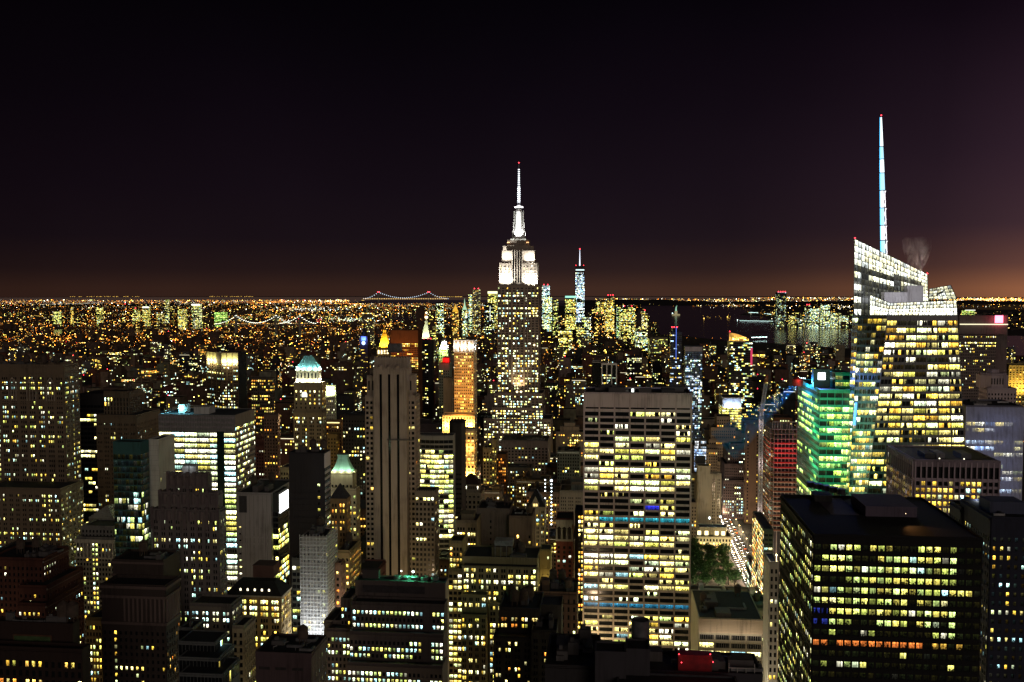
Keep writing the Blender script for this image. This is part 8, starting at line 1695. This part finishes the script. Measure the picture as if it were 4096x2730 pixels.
for k in range(60): px = rl.uniform(280, 560); put(px, 1189, 'y', 2.4, .2, 20)
for k in range(40): px = rl.uniform(820, 1010); put(px, 1189, 'y', 2.4, .2, 20)
for k in range(46): px = rl.uniform(1740, 1850); put(px, 1190, 'y', 2.6, .2, 20)
for k in range(70):
    px0, py0 = rl.uniform(0, 1900), 1210 + 180 * rl.random() ** 1.4; p0 = ground_pt(px0, py0); a_ = rl.choice((.1, .1, 1.67, 1.67, .9, -.6)) + rl.gauss(0, .06) + GRID; Ls = rl.uniform(500, 2600); n_ = int(Ls / 42); cc_ = rl.choice('ooooyyw'); kk_ = rl.choice((2, 4, 8)); sz_ = rl.choice((.11, .14, .18))
    for q in range(n_):
        x_, y_ = p0.x + math.sin(a_) * 42 * q, p0.y + math.cos(a_) * 42 * q
        if y_ < 3300 or y_ > 30000: continue
        ppx, ppy = to_px((x_, y_, zg(x_, y_)))
        if on_water(ppx, ppy) or rl.random() < .15: continue
        c_ = COLS[cc_]; cl.octa((x_, y_, zg(x_, y_) + 12), lamp_r(y_) * sz_ * rl.uniform(.7, 1.3), (c_[0] * kk_, c_[1] * kk_, c_[2] * kk_, 1))
for i_ in range(-10, 9):
    for a_ in range(1300, 3600, 38):
        p = st_pt(AVC + 140 * i_ + rl.choice((-11, 11)), a_)
        if abs(p.x) > p.y * .55 or rl.random() < .2: continue
        if i_ > 1 and p.y > 3300: continue
        c_ = COLS[rl.choice('ooyyw')]; kk_ = rl.choice((2, 4, 6)); cl.octa((p.x, p.y, 11), .9, (c_[0] * kk_, c_[1] * kk_, c_[2] * kk_, 1))
for k in range(1300):
    px = rl.uniform(-20, 1960); put(px, 1204 + abs(rl.gauss(0, 9)) + (12 if px > 1400 else 0), rl.choice('yyooow'), rl.choice((2, 4, 8)), rl.choice((.10, .13, .17)), 14) if not on_water(px, 1226 if px > 1400 else 1210) else None
# piers and quays
for k in range(26): u = k / 25; put(2996 + 88 * u, 1253 + 8 * u * u, 'c', 4, .3)
for k in range(30): u = k / 29; put(2960 + 130 * u, 1286 + 3 * u, 'c', 3.2, .3)
for k in range(40): u = k / 39; put(3085 + 320 * u, 1299 + 26 * u, rl.choice('cgy'), 2, .24)
for k in range(11): put(3008 + 5.8 * k, 1362 - .2 * k, 'c', 7, .48, 14)
for k in range(12): put(2795 + rl.uniform(0, 130), 1262 + rl.uniform(0, 16), 'y', 2, .22)
for px, py, c in ((2816, 1277, 'y'), (2910, 1271, 'y'), (2690, 1256, 'c'), (2950, 1283, 'c'), (2155, 1381, 'y')): put(px, py, c, 5, .5)
for k in range(420):        # brighter street corners in the middle distance
    px = rl.uniform(0, 4096); py = rl.uniform(1395, 1560)
    if 2600 < px and py < 1410: continue
    put(px, py, rl.choices('oywc', (4, 4, 3, 1))[0], rl.choice((3, 6, 14)), rl.choice((.10, .14, .18)), rl.uniform(22, 40))
tag(cl.build('city_lights', glowm(), None, True), 'countless street and harbour lamps glittering to the horizon', kind='stuff')

# ------------------------------------------------------------------ steam over the faceted tower, searchlight beam shaped as a tinted wedge
def vol_mat(name, dens, col, noise=True, emit=0.0):
    m = bpy.data.materials.new(name); m.use_nodes = True; nt = m.node_tree; N = nt.nodes; L = nt.links; N.remove(N['Principled BSDF'])
    v = N.new('ShaderNodeVolumePrincipled'); v.inputs['Color'].default_value = (*col, 1); v.inputs['Anisotropy'].default_value = .2; L.new(v.outputs[0], N['Material Output'].inputs['Volume'])
    if noise:
        tc = N.new('ShaderNodeTexCoord'); mp = N.new('ShaderNodeMapping'); mp.inputs['Scale'].default_value = (.15, .15, .07); L.new(tc.outputs['Object'], mp.inputs['Vector'])
        n = N.new('ShaderNodeTexNoise'); n.inputs['Scale'].default_value = 1; n.inputs['Detail'].default_value = 4; n.inputs['Distortion'].default_value = 1.2; L.new(mp.outputs[0], n.inputs['Vector'])
        r = N.new('ShaderNodeMapRange'); r.inputs[1].default_value = .46; r.inputs[2].default_value = .80; r.inputs[3].default_value = 0; r.inputs[4].default_value = dens; L.new(n.outputs[0], r.inputs[0])
        sp = N.new('ShaderNodeSeparateXYZ'); L.new(tc.outputs['Object'], sp.inputs[0]); fz = N.new('ShaderNodeMapRange'); fz.inputs[1].default_value = 0; fz.inputs[2].default_value = 24; fz.inputs[3].default_value = 1; fz.inputs[4].default_value = 0; L.new(sp.outputs[2], fz.inputs[0])
        mu = N.new('ShaderNodeMath'); mu.operation = 'MULTIPLY'; L.new(r.outputs[0], mu.inputs[0]); L.new(fz.outputs[0], mu.inputs[1]); L.new(mu.outputs[0], v.inputs['Density'])
    else: v.inputs['Density'].default_value = dens
    return m
p = pt(3665, 1098, 618); mb = MB(); prof = []
for k, (r_, z_) in enumerate(((2.5, -3), (4.5, 4), (7, 10), (9, 16), (9, 22), (6, 26))): prof.append((r_, z_))
mb.lathe(0, 0, prof, 14); mb.quad([(2.5 * math.cos(-2 * math.pi * k / 14), 2.5 * math.sin(-2 * math.pi * k / 14), -3) for k in range(14)])
o = mb.build('steam', vol_mat('steam_volume', .45, (.95, .85, .8))); o.location = p; tag(o, kind='stuff')
light('POINT', 'steam_fill', p + Vector((-2, -11, 3)), 26000, (1, .84, .76), size=.8)  # unseen light added to brighten the steam
e0 = pt(3197, 1527, 640); mb = MB(); e1 = Vector((-52, 0, -44)); up_ = Vector((.6, 0, -.75)).normalized()
ca = [Vector((1, -2, .5)), Vector((1, 2, .5)), Vector((0, 2, -2)), Vector((0, -2, -2))]; cb_ = [e1 + Vector((-6, -8, 9)), e1 + Vector((-6, 8, 9)), e1 + Vector((9, 8, -8)), e1 + Vector((9, -8, -8))]
for k in range(4): k2 = (k + 1) % 4; mb.quad([ca[k], ca[k2], cb_[k2], cb_[k]])
mb.quad([ca[3], ca[2], ca[1], ca[0]]); mb.quad(cb_)
o = mb.build('beam_wedge', vol_mat('beam_wedge_volume', .03, (.06, .38, 1), False)); o.location = e0; tag(o, kind='stuff')  # blue-tinted volume shaped to draw the light beam
light('POINT', 'beam_wedge_light', e0 + Vector((-1.2, -.2, -.9)), 48000, (.04, .34, 1), size=.3)  # unseen point light added to make the wedge glow
# unseen panels added as sodium street glow; the widest stands in for horizon haze
for (x_, y_, sx_, sy_, L_, c_) in ((-2300, 5600, 3400, 4200, .10, (1, .30, .06)), (-4200, 11500, 9000, 7000, .07, (1, .46, .16)), (-300, 4700, 900, 1600, .05, (1, .6, .25)), (0, 30000, 50000, 24000, .45, (1, .58, .46)), (-700, 2600, 2400, 1600, .022, (1, .5, .2)), (9000, 14000, 6000, 3500, .14, (1, .55, .2))):
    d = light('AREA', 'street_glow', (x_, y_, 150 if y_ < 9000 else (230 if y_ < 20000 else 120)), L_ * math.pi * sx_ * sy_, c_, size=sx_, size_y=sy_)
    d.data.spread = R(130)
